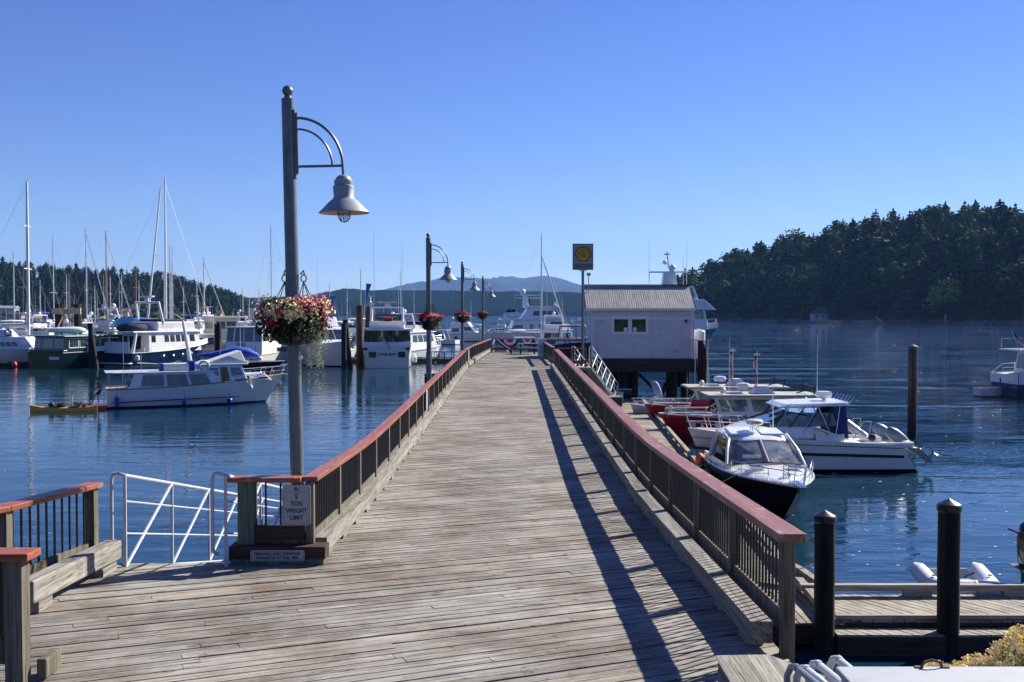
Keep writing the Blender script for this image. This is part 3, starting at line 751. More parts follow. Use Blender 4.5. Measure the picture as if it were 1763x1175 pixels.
# timbers at the left platform
g = G(); g.hexa([(-4.86, 9.95, 3.35), (-4.68, 9.95, 3.35), (-4.72, 12.35, 3.24), (-4.92, 12.35, 3.24)], [(-4.86, 9.95, 3.58), (-4.68, 9.95, 3.58), (-4.72, 12.35, 3.46), (-4.92, 12.35, 3.46)]); obj('curb_timber', g, 'curb_wood', pier, 0, bevel=.015)
g = G(); g.box(-4.9, -4.72, 11.75, 12.15, 3.13, 3.24); obj('curb_block', g, 'curb_wood', pier, 0)
obj('curb_block', G().box(-4.84, -4.7, 10.1, 10.4, 3.22, 3.35), 'curb_wood', pier, 0)
g = G(); g.box(-3.76, -3.68, 8.02, 8.3, 3.31, 3.47); obj('curb_timber', g, 'post_wood', pier, 0, bevel=.012)

# railings
def z_at(y, h): return zd(y) + h
def rail_run(rl, pts, capmat, cap_w=.19, posts=None, post_w=.1, end_first=True, end_last=True, pick=.125, cap_over=.0, capt=.06, postmat='post_wood', zof=None, board=True):
    """pts: plan points; one bay between successive posts"""
    zof = zof or (lambda x, y: zd(y))
    # cap pieces span several bays
    for i, (a, b) in enumerate(zip(pts, pts[1:])):
        A = Vector((a[0], a[1], zof(*a))); B = Vector((b[0], b[1], zof(*b))); d = (B - A); L = d.length; u = d / L
        side = u.cross(Vector((0, 0, 1))).normalized()
        g = G()
        if board: g.beam(A + u * post_w * .5 + Vector((0, 0, .27)), B - u * post_w * .5 + Vector((0, 0, .27)), .045, .19); obj('bottom_rail', g, postmat, rl, 0)
        g = G(); n = max(2, round(L / pick))
        for k in range(1, n):
            p = A + d * k / n; g.tube([p + Vector((0, 0, .365 if board else .08)), p + Vector((0, 0, 1.0))], .0125, 6, cap=False)
        obj('picket_panel', g, 'black_bar', rl)
    for i, p in enumerate(pts):
        if (i == 0 and not end_first) or (i == len(pts) - 1 and not end_last): continue
        z = zof(*p); g = G(); g.box(p[0] - post_w / 2, p[0] + post_w / 2, p[1] - post_w / 2, p[1] + post_w / 2, z - .42, z + 1.0)
        obj('post', g, postmat, rl, 0, bevel=.006)
def cap_run(rl, pts, capmat, cap_w, t=.06, zof=None, step=2, h=1.0, e0=0, e1=0):
    zof = zof or (lambda x, y: zd(y))
    i = 0
    while i < len(pts) - 1:
        j = min(i + step, len(pts) - 1); g = G()
        seq = pts[i:j + 1]
        for k in range(len(seq)):
            a = Vector(seq[max(k - 1, 0)]).to_2d(); b = Vector(seq[min(k + 1, len(seq) - 1)]).to_2d()
            if k == 0 and i > 0: a = Vector(pts[i - 1]).to_2d()
            if k == len(seq) - 1 and j < len(pts) - 1: b = Vector(pts[j + 1]).to_2d()
            u = (b - a).normalized(); s_ = Vector((u.y, -u.x)) * cap_w / 2; p = Vector(seq[k]).to_2d()
            if k == 0: p = p + u * (.002 if i > 0 else -e0)
            if k == len(seq) - 1: p = p + u * (e1 if j == len(pts) - 1 else -.002)
            z = zof(p.x, p.y) + h
            for w_, zz in ((-1, z), (1, z), (1, z + t), (-1, z + t)): g.v.append((p.x + s_.x * w_, p.y + s_.y * w_, zz))
        for k in range(len(seq) - 1):
            o_ = k * 4
            for q in range(4): g.f.append([o_ + q, o_ + (q + 1) % 4, o_ + 4 + (q + 1) % 4, o_ + 4 + q]); g.m.append(0)
        g.f.append([0, 1, 2, 3][::-1]); g.f.append([len(g.v) - 4 + q for q in range(4)]); g.m += [0, 0]
        obj('cap', g, capmat, rl, 0, bevel=.01); i = j
def line_pts(x0, y0, x1, y1, n): return [(x0 + (x1 - x0) * i / n, y0 + (y1 - y0) * i / n) for i in range(n + 1)]
rl = thing('railing', 'long left pier railing with orange brown cap, starting behind the weight limit sign', 'railing')
pl = line_pts(-2.5, 12.64, -2.5, 53.6, 21); rail_run(rl, pl, 'cap_wood'); cap_run(rl, pl, 'cap_wood', .19, e0=.02, e1=.05)
pe = [(-3.42, 12.64), (-2.5, 12.64)]
rail_run(rl, pe, 'cap_wood', end_first=False, end_last=False, pick=.19)
g = G(); g.box(-3.38, -3.18, 12.54, 12.74, 3.0, 4.12); obj('post', g, 'post_wood_green', rl, 0, bevel=.01)
g = G(); g.box(-3.17, -2.56, 12.57, 12.61, 3.41, 3.585); obj('bottom_rail', g, 'brown_board', rl, 0)
cap_run(rl, [(-3.52, 12.64), (-2.60, 12.64)], 'cap_wood_across', .22)
rl = thing('railing', 'right pier railing with dull red cap, its near end post rising from the asphalt edge', 'railing')
pr_ = line_pts(2.36, 8.72, 2.36, 54.6, 22); rail_run(rl, pr_, 'cap_wood_right', post_w=.11); cap_run(rl, pr_, 'cap_wood_right', .24, t=.075, e0=.16, e1=.1)
g = G(); g.lathe([(0, 0), (.022, 0), (.022, .006), (.012, .01), (0, .012)], 14); o = obj('bolt', g, 'galvanised', rl); o.location = (2.39, 8.66, 3.30 + .04 - .25); o.rotation_euler = (R(90), 0, 0)
rl = thing('railing', 'left pier railing beyond the gap, bending slightly inward towards the end of the pier', 'railing')
pb = [(-2.5, 54.4), (-2.45, 58.2), (-2.36, 62), (-2.18, 66), (-2.0, 70), (-1.82, 74), (-1.64, 77.8)]; pb2 = []
for a, b in zip(pb, pb[1:]): pb2 += [a, ((a[0] + b[0]) / 2, (a[1] + b[1]) / 2)]
pb2.append(pb[-1]); rail_run(rl, pb2, 'cap_wood'); cap_run(rl, pb2, 'cap_wood', .19)
rl = thing('railing', 'railing across the far end of the pier, draped with bunting', 'railing')
pf = line_pts(-1.55, 78.6, 5.5, 78.6, 5); rail_run(rl, pf, 'cap_wood_across'); cap_run(rl, pf, 'cap_wood_across', .14)
rl = thing('railing', 'short right hand railing between the gangway landing and the white box at the pier end', 'railing')
pk = line_pts(2.36, 58.2, 2.2, 70.2, 5); rail_run(rl, pk, 'cap_wood_right'); cap_run(rl, pk, 'cap_wood_right', .2)
rl = thing('railing', 'railing around the landing at the head of the fuel dock gangway', 'railing')
pk = [(2.5, 56.9), (3.3, 56.9), (4.1, 56.9)]; zf = lambda x, y: 3.22
rail_run(rl, pk, 'cap_wood_right', zof=zf); cap_run(rl, pk, 'cap_wood_across', .16, zof=zf)
rl = thing('railing', 'black railing of the small side landing left of the pier beside the second lamp', 'railing')
pk = [(-4.35, 52.2), (-3.45, 52.2), (-2.62, 52.2)]; rail_run(rl, pk, 'black_bar', postmat='black_bar', post_w=.07, board=False, zof=zf); cap_run(rl, pk, 'black_bar', .08, zof=zf, t=.04)
t = thing('landing', 'small timber side landing left of the pier beside the second lamp', 'platform', (-3.5, 53, 3.0))
g = G(); g.box(-.95, .85, -1.0, 1.2, 0, .14); obj('deck', g, 'curb_wood_across', t, 0)
g = G(); g.box(-.95, .85, -1.02, -.9, -.35, -.01); obj('beam', g, 'beam_dark', t, 0)
for xx in (-.8, .6):
    g = G(); g.tube([(xx, .1, -5), (xx, .1, -.01)], .14, 8); obj('pile', g, 'pile_wood', t)
g = G(); g.beam((-.5, -.9, -1.2), (-.75, -.9, .9), .1, .1); obj('brace', g, 'beam_dark', t, 0)

# left railings near the gangway
rl = thing('railing', 'short bright orange capped railing left of the gangway opening', 'railing')
a, b = (-5.12, 10.25), (-4.96, 12.0); rail_run(rl, [a, b], 'cap_wood', post_w=.13, pick=.16); cap_run(rl, [(-5.6, 8.8), (-5.12, 10.25), (-4.95, 12.12)], 'cap_wood', .2, step=1)
rl = thing('railing', 'nearest orange capped railing end cut off by the left edge of the picture', 'railing')
a, b = (-6.2, 7.93), (-3.86, 7.93); rail_run(rl, [a, b], 'cap_wood', post_w=.14); cap_run(rl, [(-6.3, 7.93), (-3.72, 7.93)], 'cap_wood_across', .24)
g = G(); g.box(-3.94, -3.78, 7.86, 8.0, 2.2, 2.9); obj('post', g, 'post_wood', rl, 0)

# asphalt, bank
g = G(); ys = [(-12, 3.35), (4, 3.5), (6.5, 3.40), (7.55, 3.325)]
for i, (y_, z_) in enumerate(ys):
    g.v += [(-8, y_ + (.25 if i == 3 else 0), z_), (0, y_ + (.28 if i == 3 else 0), z_ + .012), (1.55, y_ + (.35 if i == 3 else 0), z_ + .012), (1.9, y_ + .2, z_)]
for i in range(3):
    for j in range(3): g.f.append([i * 4 + j, i * 4 + j + 1, i * 4 + 5 + j, i * 4 + 4 + j]); g.m.append(0)
structure(obj('road', g, 'asphalt', smooth=60))
g = G(); g.add([(-9, -14, 3.2), (1.6, -14, 3.2), (1.6, 6.9, 3.28), (-9, 6.9, 3.28), (-9, 7.1, 2.6), (1.6, 7.1, 2.6), (-9, 8.6, -1), (2.2, 8.6, -1), (30, 7, -1), (30, -14, 2.0), (1.6, 6.0, 2.0), (30, 4, 2.0)],
                [(0, 1, 2, 3), (3, 2, 5, 4), (4, 5, 7, 6), (1, 9, 11, 10), (10, 11, 8, 7), (1, 10, 2), (2, 10, 7, 5)])
structure(obj('ground', g, 'rock', smooth=0))
g = G(); g.hexa([(1.52, 7.35, 3.34), (2.42, 6.6, 3.34), (2.6, 6.9, 3.34), (1.58, 8.12, 3.34)], [(1.54, 7.36, 3.60), (2.42, 6.6, 3.60), (2.6, 6.9, 3.60), (1.60, 8.10, 3.60)])
g = G(); L_ = [(1.62, 8.0), (2.02, 8.02), (3.1, 6.3), (2.2, 6.1), (1.62, 7.3)]
g.v = [(x, y, 3.28) for x, y in L_] + [(x, y, 3.50) for x, y in L_]; g.f = [[5, 6, 7, 8, 9][::-1]] + [[i, (i + 1) % 5, (i + 1) % 5 + 5, i + 5] for i in range(5)]; g.m = [0] * 6
tag(obj('timber_block', g, 'curb_wood', smooth=0, bevel=.02), 'thick weathered timber block lying at the foot of the right railing', 'timber')

# ---------------------------------------------------------------- street lamps and flower baskets
def make_lamp(label):
    t = thing('street_lamp', label, 'street lamp', (0, 0, 0), 0, 'lamps along the pier')
    H = 5.82
    g = G(); g.tube([(0, 0, -1.2), (0, 0, 2.6), (0, 0, 4.2), (0, 0, H)], [.085, .085, .083, .08], 20); obj('pole', g, 'pole_metal', t)
    g = G(); g.lathe([(0, H), (.05, H), (.045, H + .03), (.03, H + .045)], 14); g.ball((0, 0, H + .1), .068, n=16, k=10); g.lathe([(.07, H + .095), (.073, H + .10), (.07, H + .105)], 16); obj('finial', g, 'pole_metal', t)
    g = G(); g.box(.082, .118, -.03, .03, 4.88, 5.64); g.box(.075, .09, -.05, .05, 4.82, 5.68); obj('bracket_plate', g, 'pole_metal', t, 0)
    g = G(); g.tube([(.10 + .57 * math.sin(a), 0, 4.97 + .61 * math.cos(a)) for a in [math.pi / 2 * i / 14 for i in range(15)]], .018, 8)
    g.tube([(.10 + .44 * math.sin(a), 0, 4.97 + .47 * math.cos(a)) for a in [math.pi / 2 * i / 12 for i in range(13)]], .014, 8)
    g.tube([(.10, 0, 4.97), (.67, 0, 4.97)], .017, 8); g.tube([(.67, 0, 4.98), (.675, 0, 4.85)], .018, 8)
    obj('arm', g, 'pole_metal', t)
    c = (.675, 0, 4.325); sq = lambda P_: [(r_, z_ * .80) for r_, z_ in P_]
    g = G(); g.lathe(sq([(.02, .66), (.055, .655), (.09, .62), (.10, .585), (.115, .58), (.12, .54), (.108, .50), (.13, .49), (.135, .46), (.125, .32), (.135, .30), (.14, .285)]), 24, c)
    g.lathe(sq([(.14, .285), (.19, .235), (.27, .13), (.315, .075), (.32, .065)]), 28, c); sh = obj('lamp_shade', g, 'shade_metal', t, 40)
    g = G(); g.lathe(sq([(.318, .062), (.27, .115), (.19, .2), (.12, .26), (0, .27)]), 28, c); obj('shade_lining', g, 'shade_inner', sh, 60)
    g = G(); g.lathe([(.05, .2), (.062, .12), (.065, .04), (.05, -.01), (.02, -.035), (0, -.04)], 14, c); obj('glass_bulb', g, 'glass_clear', t, 60)
    g = G()
    for k in range(8):
        a = k * math.pi / 4; g.tube([(c[0] + .082 * math.cos(a) * q, c[1] + .082 * math.sin(a) * q, c[2] + z) for q, z in ((1, .2), (1, .04), (.85, -.02), (.5, -.055), (0, -.068))], .005, 5)
    for z in (.1, .03): g.lathe([(.08, z), (.087, z + .005), (.08, z + .01)], 16, c)
    obj('bulb_cage', g, 'pole_metal', t)
    return t
LL = ['nearest and largest lamp post with a bell shade, standing behind the weight limit sign', 'second lamp post along the pier, beside the small side landing', 'third lamp post along the pier, between the second and the farthest', 'farthest and smallest lamp post, near the end of the pier']
lamp = make_lamp(LL[0])
spots = [(505, 12.95, 1.1), (737, 35.4, .3), (794.5, 57.2, .2), (829.5, 79.2, .1)]
LP = []
for i, (px, Y, lean) in enumerate(spots):
    x = X(px + (8 if i == 0 else 2), Y); o = lamp if i == 0 else dup(lamp, (0, 0, 0), 0, LL[i])
    o.location = (x, Y, zd(Y) - (0.03 if i == 0 else .1)); o.rotation_euler = (0, R(-lean), 0); o.scale = (1, 1, 1); LP.append((x, Y))
def basket_mesh(seed, mixcol, R0=.36, trail=0, nl=1500, nf=420):
    rnd = random.Random(seed); t = thing('flower_basket', '', 'flower basket', (0, 0, 0), 0, 'hanging flower baskets on the lamps')
    for s_ in (-1, 1):                                       # two half bowls strapped round the pole
        g = G(); g.lathe([(.05, -.34), (.17, -.33), (.24, -.24), (.29, -.06), (.30, -.02)], 12, (s_ * .02, 0, 0), 0, (-math.pi / 2 if s_ > 0 else math.pi / 2), (math.pi / 2 if s_ > 0 else 3 * math.pi / 2))
        obj('bowl', g, 'black_bar', t)
        g = G()
        for y_ in (-.2, .2): g.tube([(s_ * .30, y_, 0), (s_ * .12, 0, .46)], .006, 5)
        g.tube([(s_ * .03, .26 * 1, 0), (s_ * .12, 0, .46)], .006, 5); g.tube([(s_ * .03, -.26, 0), (s_ * .12, 0, .46)], .006, 5)
        g.tube([(s_ * .12 + .035 * math.cos(a), 0, .5 + .045 * math.sin(a)) for a in [k * .7 for k in range(10)]], .008, 6); g.tube([(s_ * .08, 0, .55), (s_ * .12, 0, .6), (s_ * .13, 0, .54)], .012, 6)
        obj('chain', g, 'black_bar', t)
    g = G(); g.col = []
    def leaf(g, p, d, sz, tone, w_=.6):
        up = Vector((rnd.gauss(0, 1), rnd.gauss(0, 1), rnd.gauss(0, 1))); a = d.cross(up).normalized() * sz * w_; b = d.normalized() * sz
        nn = a.cross(b).normalized() * sz * .25
        g.add([p - b * .5, p + a * .5 + nn * .5, p + b * .6, p - a * .5 + nn * .5], [(0, 1, 2), (0, 2, 3)]); g.col += [(tone,) * 3] * 2
    def surf(zmin=-.5):
        while True:
            d = Vector((rnd.gauss(0, 1), rnd.gauss(0, 1), rnd.gauss(.1, .8))).normalized()
            if d.z > zmin: return d
    def lump(d): return 1 + .16 * math.sin(d.x * 5 + seed) * math.cos(d.y * 4) + .1 * math.sin(d.z * 7 + seed * 2)
    for i in range(nl):
        d = surf(-.75); p = Vector((d.x * R0, d.y * R0, d.z * (.24 if d.z > 0 else .40))) * lump(d) * rnd.uniform(.6, 1.04)
        if Vector((p.x, p.y)).length < .1: continue
        leaf(g, p, d + Vector((0, 0, -.5)) + Vector((rnd.gauss(0, .5),) * 3), rnd.uniform(.03, .06), min(1, max(0, rnd.gauss(.35, .22))))
    obj('leaves', g, 'leaf_dark', t, 0)
    # trailing silver stems
    g = G(); g.col = []
    for i in range(26 + trail):
        big = i >= 26; a = rnd.uniform(-1.3, 1.0) if (big or rnd.random() < .65) else rnd.uniform(0, 6.28)
        if big: a = rnd.uniform(-.9, .7)
        r_ = R0 * rnd.uniform(.75, 1.0) * (1 if not big else rnd.uniform(.45, 1.05)); p = Vector((math.cos(a) * r_, math.sin(a) * r_, -.02)); L = rnd.uniform(.12, .35) if not big else rnd.choice([.2, .25, .3, .35, .4, .45, .6, .9])
        k = int(L / .016)
        for q in range(k):
            p = p + Vector((rnd.gauss(.0005, .006), rnd.gauss(0, .006), -.016)); leaf(g, p + Vector((rnd.gauss(0, .012), rnd.gauss(0, .012), 0)), Vector((rnd.gauss(0, 1), rnd.gauss(0, 1), -.3)), rnd.uniform(.016, .03), rnd.random(), .8)
    obj('trailing_stems', g, 'leaf_silver', t, 0)
    for mat, share, zlo, bias in mixcol:
        g = G(); n = int(nf * share)
        for c_ in range(max(3, n // 9)):
            d = surf(zlo); d = (d + Vector(bias)).normalized()
            if d.z < zlo: continue
            c = Vector((d.x * R0, d.y * R0, d.z * .25)) * lump(d) * 1.04
            if Vector((c.x, c.y)).length < .11: continue
            for q in range(rnd.randint(9, 20)):
                p = c + Vector((rnd.gauss(0, .036), rnd.gauss(0, .036), rnd.gauss(0, .026))); nd = (d + Vector((rnd.gauss(0, .5), rnd.gauss(0, .5), rnd.gauss(0, .5)))).normalized()
                a = nd.cross(Vector((.3, .2, 1))).normalized(); b = nd.cross(a); s_ = rnd.uniform(.010, .017)
                for w_ in range(5):
                    an = w_ * 1.2566; u = a * math.cos(an) + b * math.sin(an); v = a * math.cos(an + .62) + b * math.sin(an + .62); v2 = a * math.cos(an - .62) + b * math.sin(an - .62)
                    g.add([p, p + v2 * s_ * .8 + nd * s_ * .2, p + u * s_ * 1.35 + nd * s_ * .15, p + v * s_ * .8 + nd * s_ * .2], [(0, 1, 2, 3)])
        obj('blossoms', g, mat, t, 0)
    return t
foliage('leaf_silver', (.16, .19, .10), (.36, .37, .24), (.58, .56, .42), trans=.35)
plain('petal_cream', (.72, .70, .36), .7, 0, .12, 30); plain('petal_magenta', (.45, .02, .14), .7, 0, .3, 30); plain('petal_red', (.5, .012, .03), .7, 0, .3, 30); plain('petal_pink', (.72, .16, .24), .7, 0, .25, 30); plain('petal_purple', (.16, .01, .09), .7, 0, .3, 30)
b1 = basket_mesh(5, [('petal_cream', 1.15, -.2, (.05, -.5, .25)), ('petal_magenta', .35, -.4, (-.1, -.2, 0)), ('petal_red', .4, -.6, (.1, -.2, -.1)), ('petal_pink', .5, .25, (.7, 0, .5)), ('petal_purple', .45, -.4, (-.7, -.2, .1))], R0=.43, trail=70, nl=3600, nf=560)
b1['label'] = 'large flower basket of cream, magenta and red blooms on the nearest lamp, trailing long stems'
b1.location = (LP[0][0] - .045, LP[0][1], CZ - (548 - 540) / 1763 * LP[0][1])
b2 = basket_mesh(9, [('petal_red', 2.2, -.1, (0, -.2, .5)), ('petal_pink', .45, .1, (0, -.1, .5)), ('petal_cream', .12, -.1, (0, -.2, .3))], R0=.42, nl=1500, nf=520)
b2['label'] = 'red flower basket on the second lamp, beside the white motor yachts'
b2.location = (LP[1][0] + .02, LP[1][1], CZ - (552 - 540) / 1763 * LP[1][1])
b3 = dup(b2, (LP[2][0], LP[2][1], CZ - (545.5 - 540) / 1763 * LP[2][1]), 2.0, 'red and cream flower basket on the third lamp')
b4 = dup(b2, (LP[3][0], LP[3][1], CZ - (542.5 - 540) / 1763 * LP[3][1]), 4.0, 'small dark red flower basket on the farthest lamp')

# ---------------------------------------------------------------- signs by the corner
t = thing('weight_limit_sign', 'white sign reading 5 TON WEIGHT LIMIT on the corner railing post', 'sign', (X(509, 12.55), 12.545, 3.84), R(2))
def rrect(w_, h_, r_, y0, y1, k=5):
    g = G(); poly = []
    for cx, cz, a0 in ((w_ / 2 - r_, h_ / 2 - r_, 0), (-w_ / 2 + r_, h_ / 2 - r_, 90), (-w_ / 2 + r_, -h_ / 2 + r_, 180), (w_ / 2 - r_, -h_ / 2 + r_, 270)):
        for i in range(k): a = R(a0 + 90 * i / (k - 1)); poly.append((cx + r_ * math.cos(a), cz + r_ * math.sin(a)))
    return g.prism(poly, y0, y1), poly
def outline(w_, h_, r_, y, th):
    _, p = rrect(w_, h_, r_, 0, 1); g = G(); pts = [(a, y, b) for a, b in p]; g.tube(pts + [pts[0], pts[1]], th, 4, cap=False); return g
g, _ = rrect(.345, .50, .035, -.004, .004); obj('plate', g, 'sign_white', t, 0)
g = outline(.31, .40, .03, -.0045, .0022); g.v = [(a, b, c - .035) for a, b, c in g.v]; obj('border', g, 'sign_blue', t)
for s_, sz, z in (('5', .095, .105), ('TON', .08, .018), ('WEIGHT', .078, -.07), ('LIMIT', .08, -.155)):
    text(s_, sz, 'sign_blue', t, (0, -.006, z), (R(90), 0, 0), offset=.0015, sx=.86)
g = G(); g.prism([(-.035, .195), (-.004, .195), (-.004, .235)], -.007, -.004); g.prism([(.002, .195), (.03, .195), (.002, .228)], -.007, -.004); g.prism([(-.04, .183), (.04, .183), (.03, .19), (-.035, .19)], -.007, -.004); obj('emblem', g, 'sign_blue', t, 0)
g = G(); g.lathe([(0, 0), (.008, 0), (.006, .004), (0, .005)], 8)
for xx, zz in ((.0, -.235), (0, .245)):
    o = obj('screw', G().lathe([(0, 0), (.008, 0), (.006, .004), (0, .005)], 8), 'galvanised', t); o.location = (xx, -.004, zz); o.rotation_euler = (R(90), 0, 0)
t = thing('notice_sign', 'small white notice SMOKING AND DRINKING PROHIBITED AT FUEL PIER on the corner timber', 'sign', (X(475.5, 12.42), 12.414, 3.245), R(1))
g, _ = rrect(.66, .135, .03, -.003, .003); obj('plate', g, 'sign_white', t, 0)
obj('border', outline(.63, .11, .025, -.0035, .0018), 'sign_blue', t)
text('SMOKING AND DRINKING', .05, 'sign_blue', t, (0, -.005, .024), (R(90), 0, 0), offset=.001, sx=.93); text('PROHIBITED AT FUEL PIER.', .05, 'sign_blue', t, (0, -.005, -.026), (R(90), 0, 0), offset=.001, sx=.88)
t = thing('notice_sign', 'blank white notice on the left railing, halfway to the gap', 'sign', (-2.44, 29.3, zd(29.3) + .7), R(90)); g, _ = rrect(.45, .55, .02, -.004, .004); obj('plate', g, 'sign_white', t, 0)
t = thing('notice_sign', 'small blank white notice on the far left railing beyond the gap', 'sign', (-2.4, 56.9, 3.22 + .65), R(88)); g, _ = rrect(.5, .6, .02, -.004, .004); obj('plate', g, 'sign_white', t, 0)

# ---------------------------------------------------------------- gangways
def gangway(name, label, a, b, width, n, mat, hgt=1.12, loop=.16, r=.022, mids=(.37, .72), deckmat='galvanised', diag=1, pitch=None):
    """truss sided aluminium gangway from a (top end) to b"""
    t = thing(name, label, 'gangway', a); A = Vector((0, 0, 0)); B = Vector(b) - Vector(a); d = B - A; L = d.length; u = d / L
    sd = Vector((u.y, -u.x, 0)).normalized() * width / 2; U = Vector((0, 0, 1))
    g = G(); g.beam(A - U * .05, B - U * .05, width - .12, .06); obj('walkway', g, deckmat, t, 0)
    for s_ in (-1, 1):
        o_ = sd * s_; g = G(); nose = -Vector((u.x, u.y, 0)).normalized() * 0
        fl = Vector((-u.x, -u.y, 0)).normalized()
        lat = sd.normalized() * 0
        # handrail with its rounded loop at the top end
        e = fl * loop if abs(u.y) < .5 or True else lat
        e = sd.normalized() * -loop
        g.tube([A + o_ + e * .55 + U * .16, A + o_ + e * .9 + U * .18, A + o_ + e + U * .26, A + o_ + e + U * (hgt - .05), A + o_ + e * .85 + U * (hgt + .02), A + o_ + e * .5 + U * (hgt + .025), A + o_ + U * hgt, B + o_ + U * hgt], r, 8)
        obj('handrail', g, mat, t)
        g = G()
        for m_ in mids: g.tube([A + o_ + U * m_ * hgt, B + o_ + U * m_ * hgt], r * .55, 6)
        g.tube([A + o_ + U * .0, B + o_ + U * .0], r * .7, 6); obj('midrails', g, mat, t)
        g = G()
        for i in range(n + 1):
            p = A + d * i / n + o_; g.tube([p - U * .02, p + U * hgt], r * .9, 6)
        obj('uprights', g, mat, t)
        g = G()
        for i in range(n):
            p = A + d * i / n + o_; q = A + d * (i + 1) / n + o_; g.tube([p, q + U * hgt], r * .95, 6)
        obj('diagonals', g, mat, t)
    return t
gangway('gangway', 'white tubular gangway sloping down from the left platform opening', (-4.08, 12.35, 3.12), (-4.08, 24.3, .45), 1.22, 7, 'pipe_white')
gangway('gangway', 'aluminium gangway sloping down from the landing to the fuel dock float', (4.0, 57.3, 3.2), (6.4, 66.5, .5), 1.0, 6, 'aluminium', r=.03)
t = thing('landing', 'timber landing at the head of the fuel dock gangway', 'platform', (3.2, 57, 3.05)); g = G(); g.box(-.8, 1.2, -.4, 1.4, 0, .15); obj('deck', g, 'curb_wood_across', t, 0)
for xx in (-.3, .9):
    g = G(); g.tube([(xx, .5, -5), (xx, .5, -.01)], .14, 8); obj('pile', g, 'pile_wood', t)

# ---------------------------------------------------------------- floats
def float_dock(label, cx, cy_, L, wd, rz, z=.45, seed=1, bull=True, ang=0, rails=(1, 1), pl=.145):
    t = thing('floating_dock', label, 'floating dock', (cx, cy_, 0), rz)
    reg = [(-L / 2, -wd / 2), (L / 2, -wd / 2), (L / 2, wd / 2), (-L / 2, wd / 2)]
    off = 30
    g = planks([(a + off, b + off) for a, b in reg], ang, pl, .022, lambda x, y: z, .04, 3, 6, seed); g.v = [(a - off, b - off, c) for a, b, c in g.v]
    m_ = 'float_wood' if abs(ang) > .1 else 'float_wood_x'
    obj('deck', g, m_, t, 0)
    g = G(); g.box(-L / 2, L / 2, -wd / 2, wd / 2, z - .38, z - .045); obj('side_beam', g, 'beam_dark', t, 0)
    g = G(); k = int(L / 3)
    for i in range(k): x0 = -L / 2 + i * L / k; g.box(x0 + .3, x0 + L / k - .3, -wd / 2 + .1, wd / 2 - .1, -.3, z - .382)
    obj('pontoons', g, 'rubber_black', t, 0)
    if bull:
        for s_, on in zip((-1, 1), rails):
            if not on: continue
            x0 = -L / 2
            while x0 < L / 2 - .5:
                x1 = min(L / 2, x0 + 4.8); y_ = s_ * (wd / 2 - .1); g = G(); g.box(x0 + .02, x1 - .02, y_ - .08, y_ + .08, z + .12, z + .24)
                for xx in (x0 + .1, (x0 + x1) / 2 - .3, x1 - .7): g.box(xx, xx + .55, y_ - .075, y_ + .075, z + .002, z + .118)
                obj('bull_rail', g, 'curb_wood_across', t, 0); x0 = x1
    return t
wood('float_wood_x', [(.06, .045, .038), (.10, .08, .065), (.16, .135, .11)], 'X', R(90), attr=True)
float_dock('long brown floating dock below the right railing where the red boats are moored', 6.1, 44, 50, 2.5, R(90) - math.atan(.055), seed=4, ang=R(90), rails=(1, 1))
float_dock('sunlit planked floating dock behind the two cone topped piles', 13.4, 19.75, 15.2, 1.75, R(0), z=.5, seed=8, ang=R(-58), rails=(0, 1), pl=.17)
t = float_dock('narrow lower dock step along the near side of the sunlit dock', 13.4, 18.6, 15.0, .42, 0, z=.38, seed=9, ang=R(-58), rails=(0, 0), bull=False, pl=.17)
float_dock('brown corner dock joining the long dock to the sunlit dock', 5.3, 19.9, 1.7, 2.2, 0, z=.47, seed=12, ang=R(90), rails=(0, 0), bull=False)
float_dock('small float at the foot of the white gangway', -4.1, 26, 5, 2.4, R(90), seed=3, ang=R(90))
# near bull rail of the sunlit dock, dark timbers
t = thing('dock_bull_rail', 'dark timber bull rail along the near edge of the sunlit dock', 'timber', (0, 0, 0))
x0 = 6.0
while x0 < 20.5:
    x1 = min(x0 + 5.2, 20.8); g = G(); g.box(x0 + .03, x1 - .03, 18.88, 19.0, .52, .59); g.box(x0 + .3, x0 + 1.6, 18.89, 18.99, .502, .518); g.box(x1 - 1, x1 - .3, 18.89, 18.99, .502, .518); obj('timber', g, 'curb_wood_across', t, 0); x0 = x1
# two loose timbers at the corner
t = thing('broken_timber', 'bent weathered timber sticking up at the corner of the long dock', 'timber', (6.0, 21.4, .5)); g = G(); g.beam((-.5, .9, .45), (.1, .1, .25), .2, .16); g.beam((.1, .1, .25), (.45, -.35, .02), .2, .15); obj('timber', g, 'curb_wood', t, 0, bevel=.02)
t = thing('dock_box', 'white lidded box on the long dock, seen under the right railing', 'dock box', (4.15, 18.9, .45)); g = G(); g.box(-.3, .3, -.25, .25, 0, .75); obj('body', g, 'gel_grey', t, 0, bevel=.02)
g = G(); g.box(-.34, .34, -.29, .29, .755, .83); obj('lid', g, 'gel_white', t, 0, bevel=.02)
for (x_, y_) in ((6.3, 62.8), (6.7, 66), (7.6, 69)): 
    t = thing('dock_crate', {62.8: 'dark crate on the dock under the gangway', 66: 'grey crate on the dock beside the hut piles', 69: 'dark green crate on the dock under the hut'}[y_], 'crate', (x_, y_, .5), .3)
    g = G(); g.box(-.4, .4, -.3, .3, 0, .55); obj('body', g, {62.8: 'beam_dark', 66: 'gel_grey', 69: 'gel_green'}[y_], t, 0, bevel=.02); g = G(); g.box(-.42, .42, -.32, .32, .555, .62); obj('lid', g, 'gel_grey', t, 0)

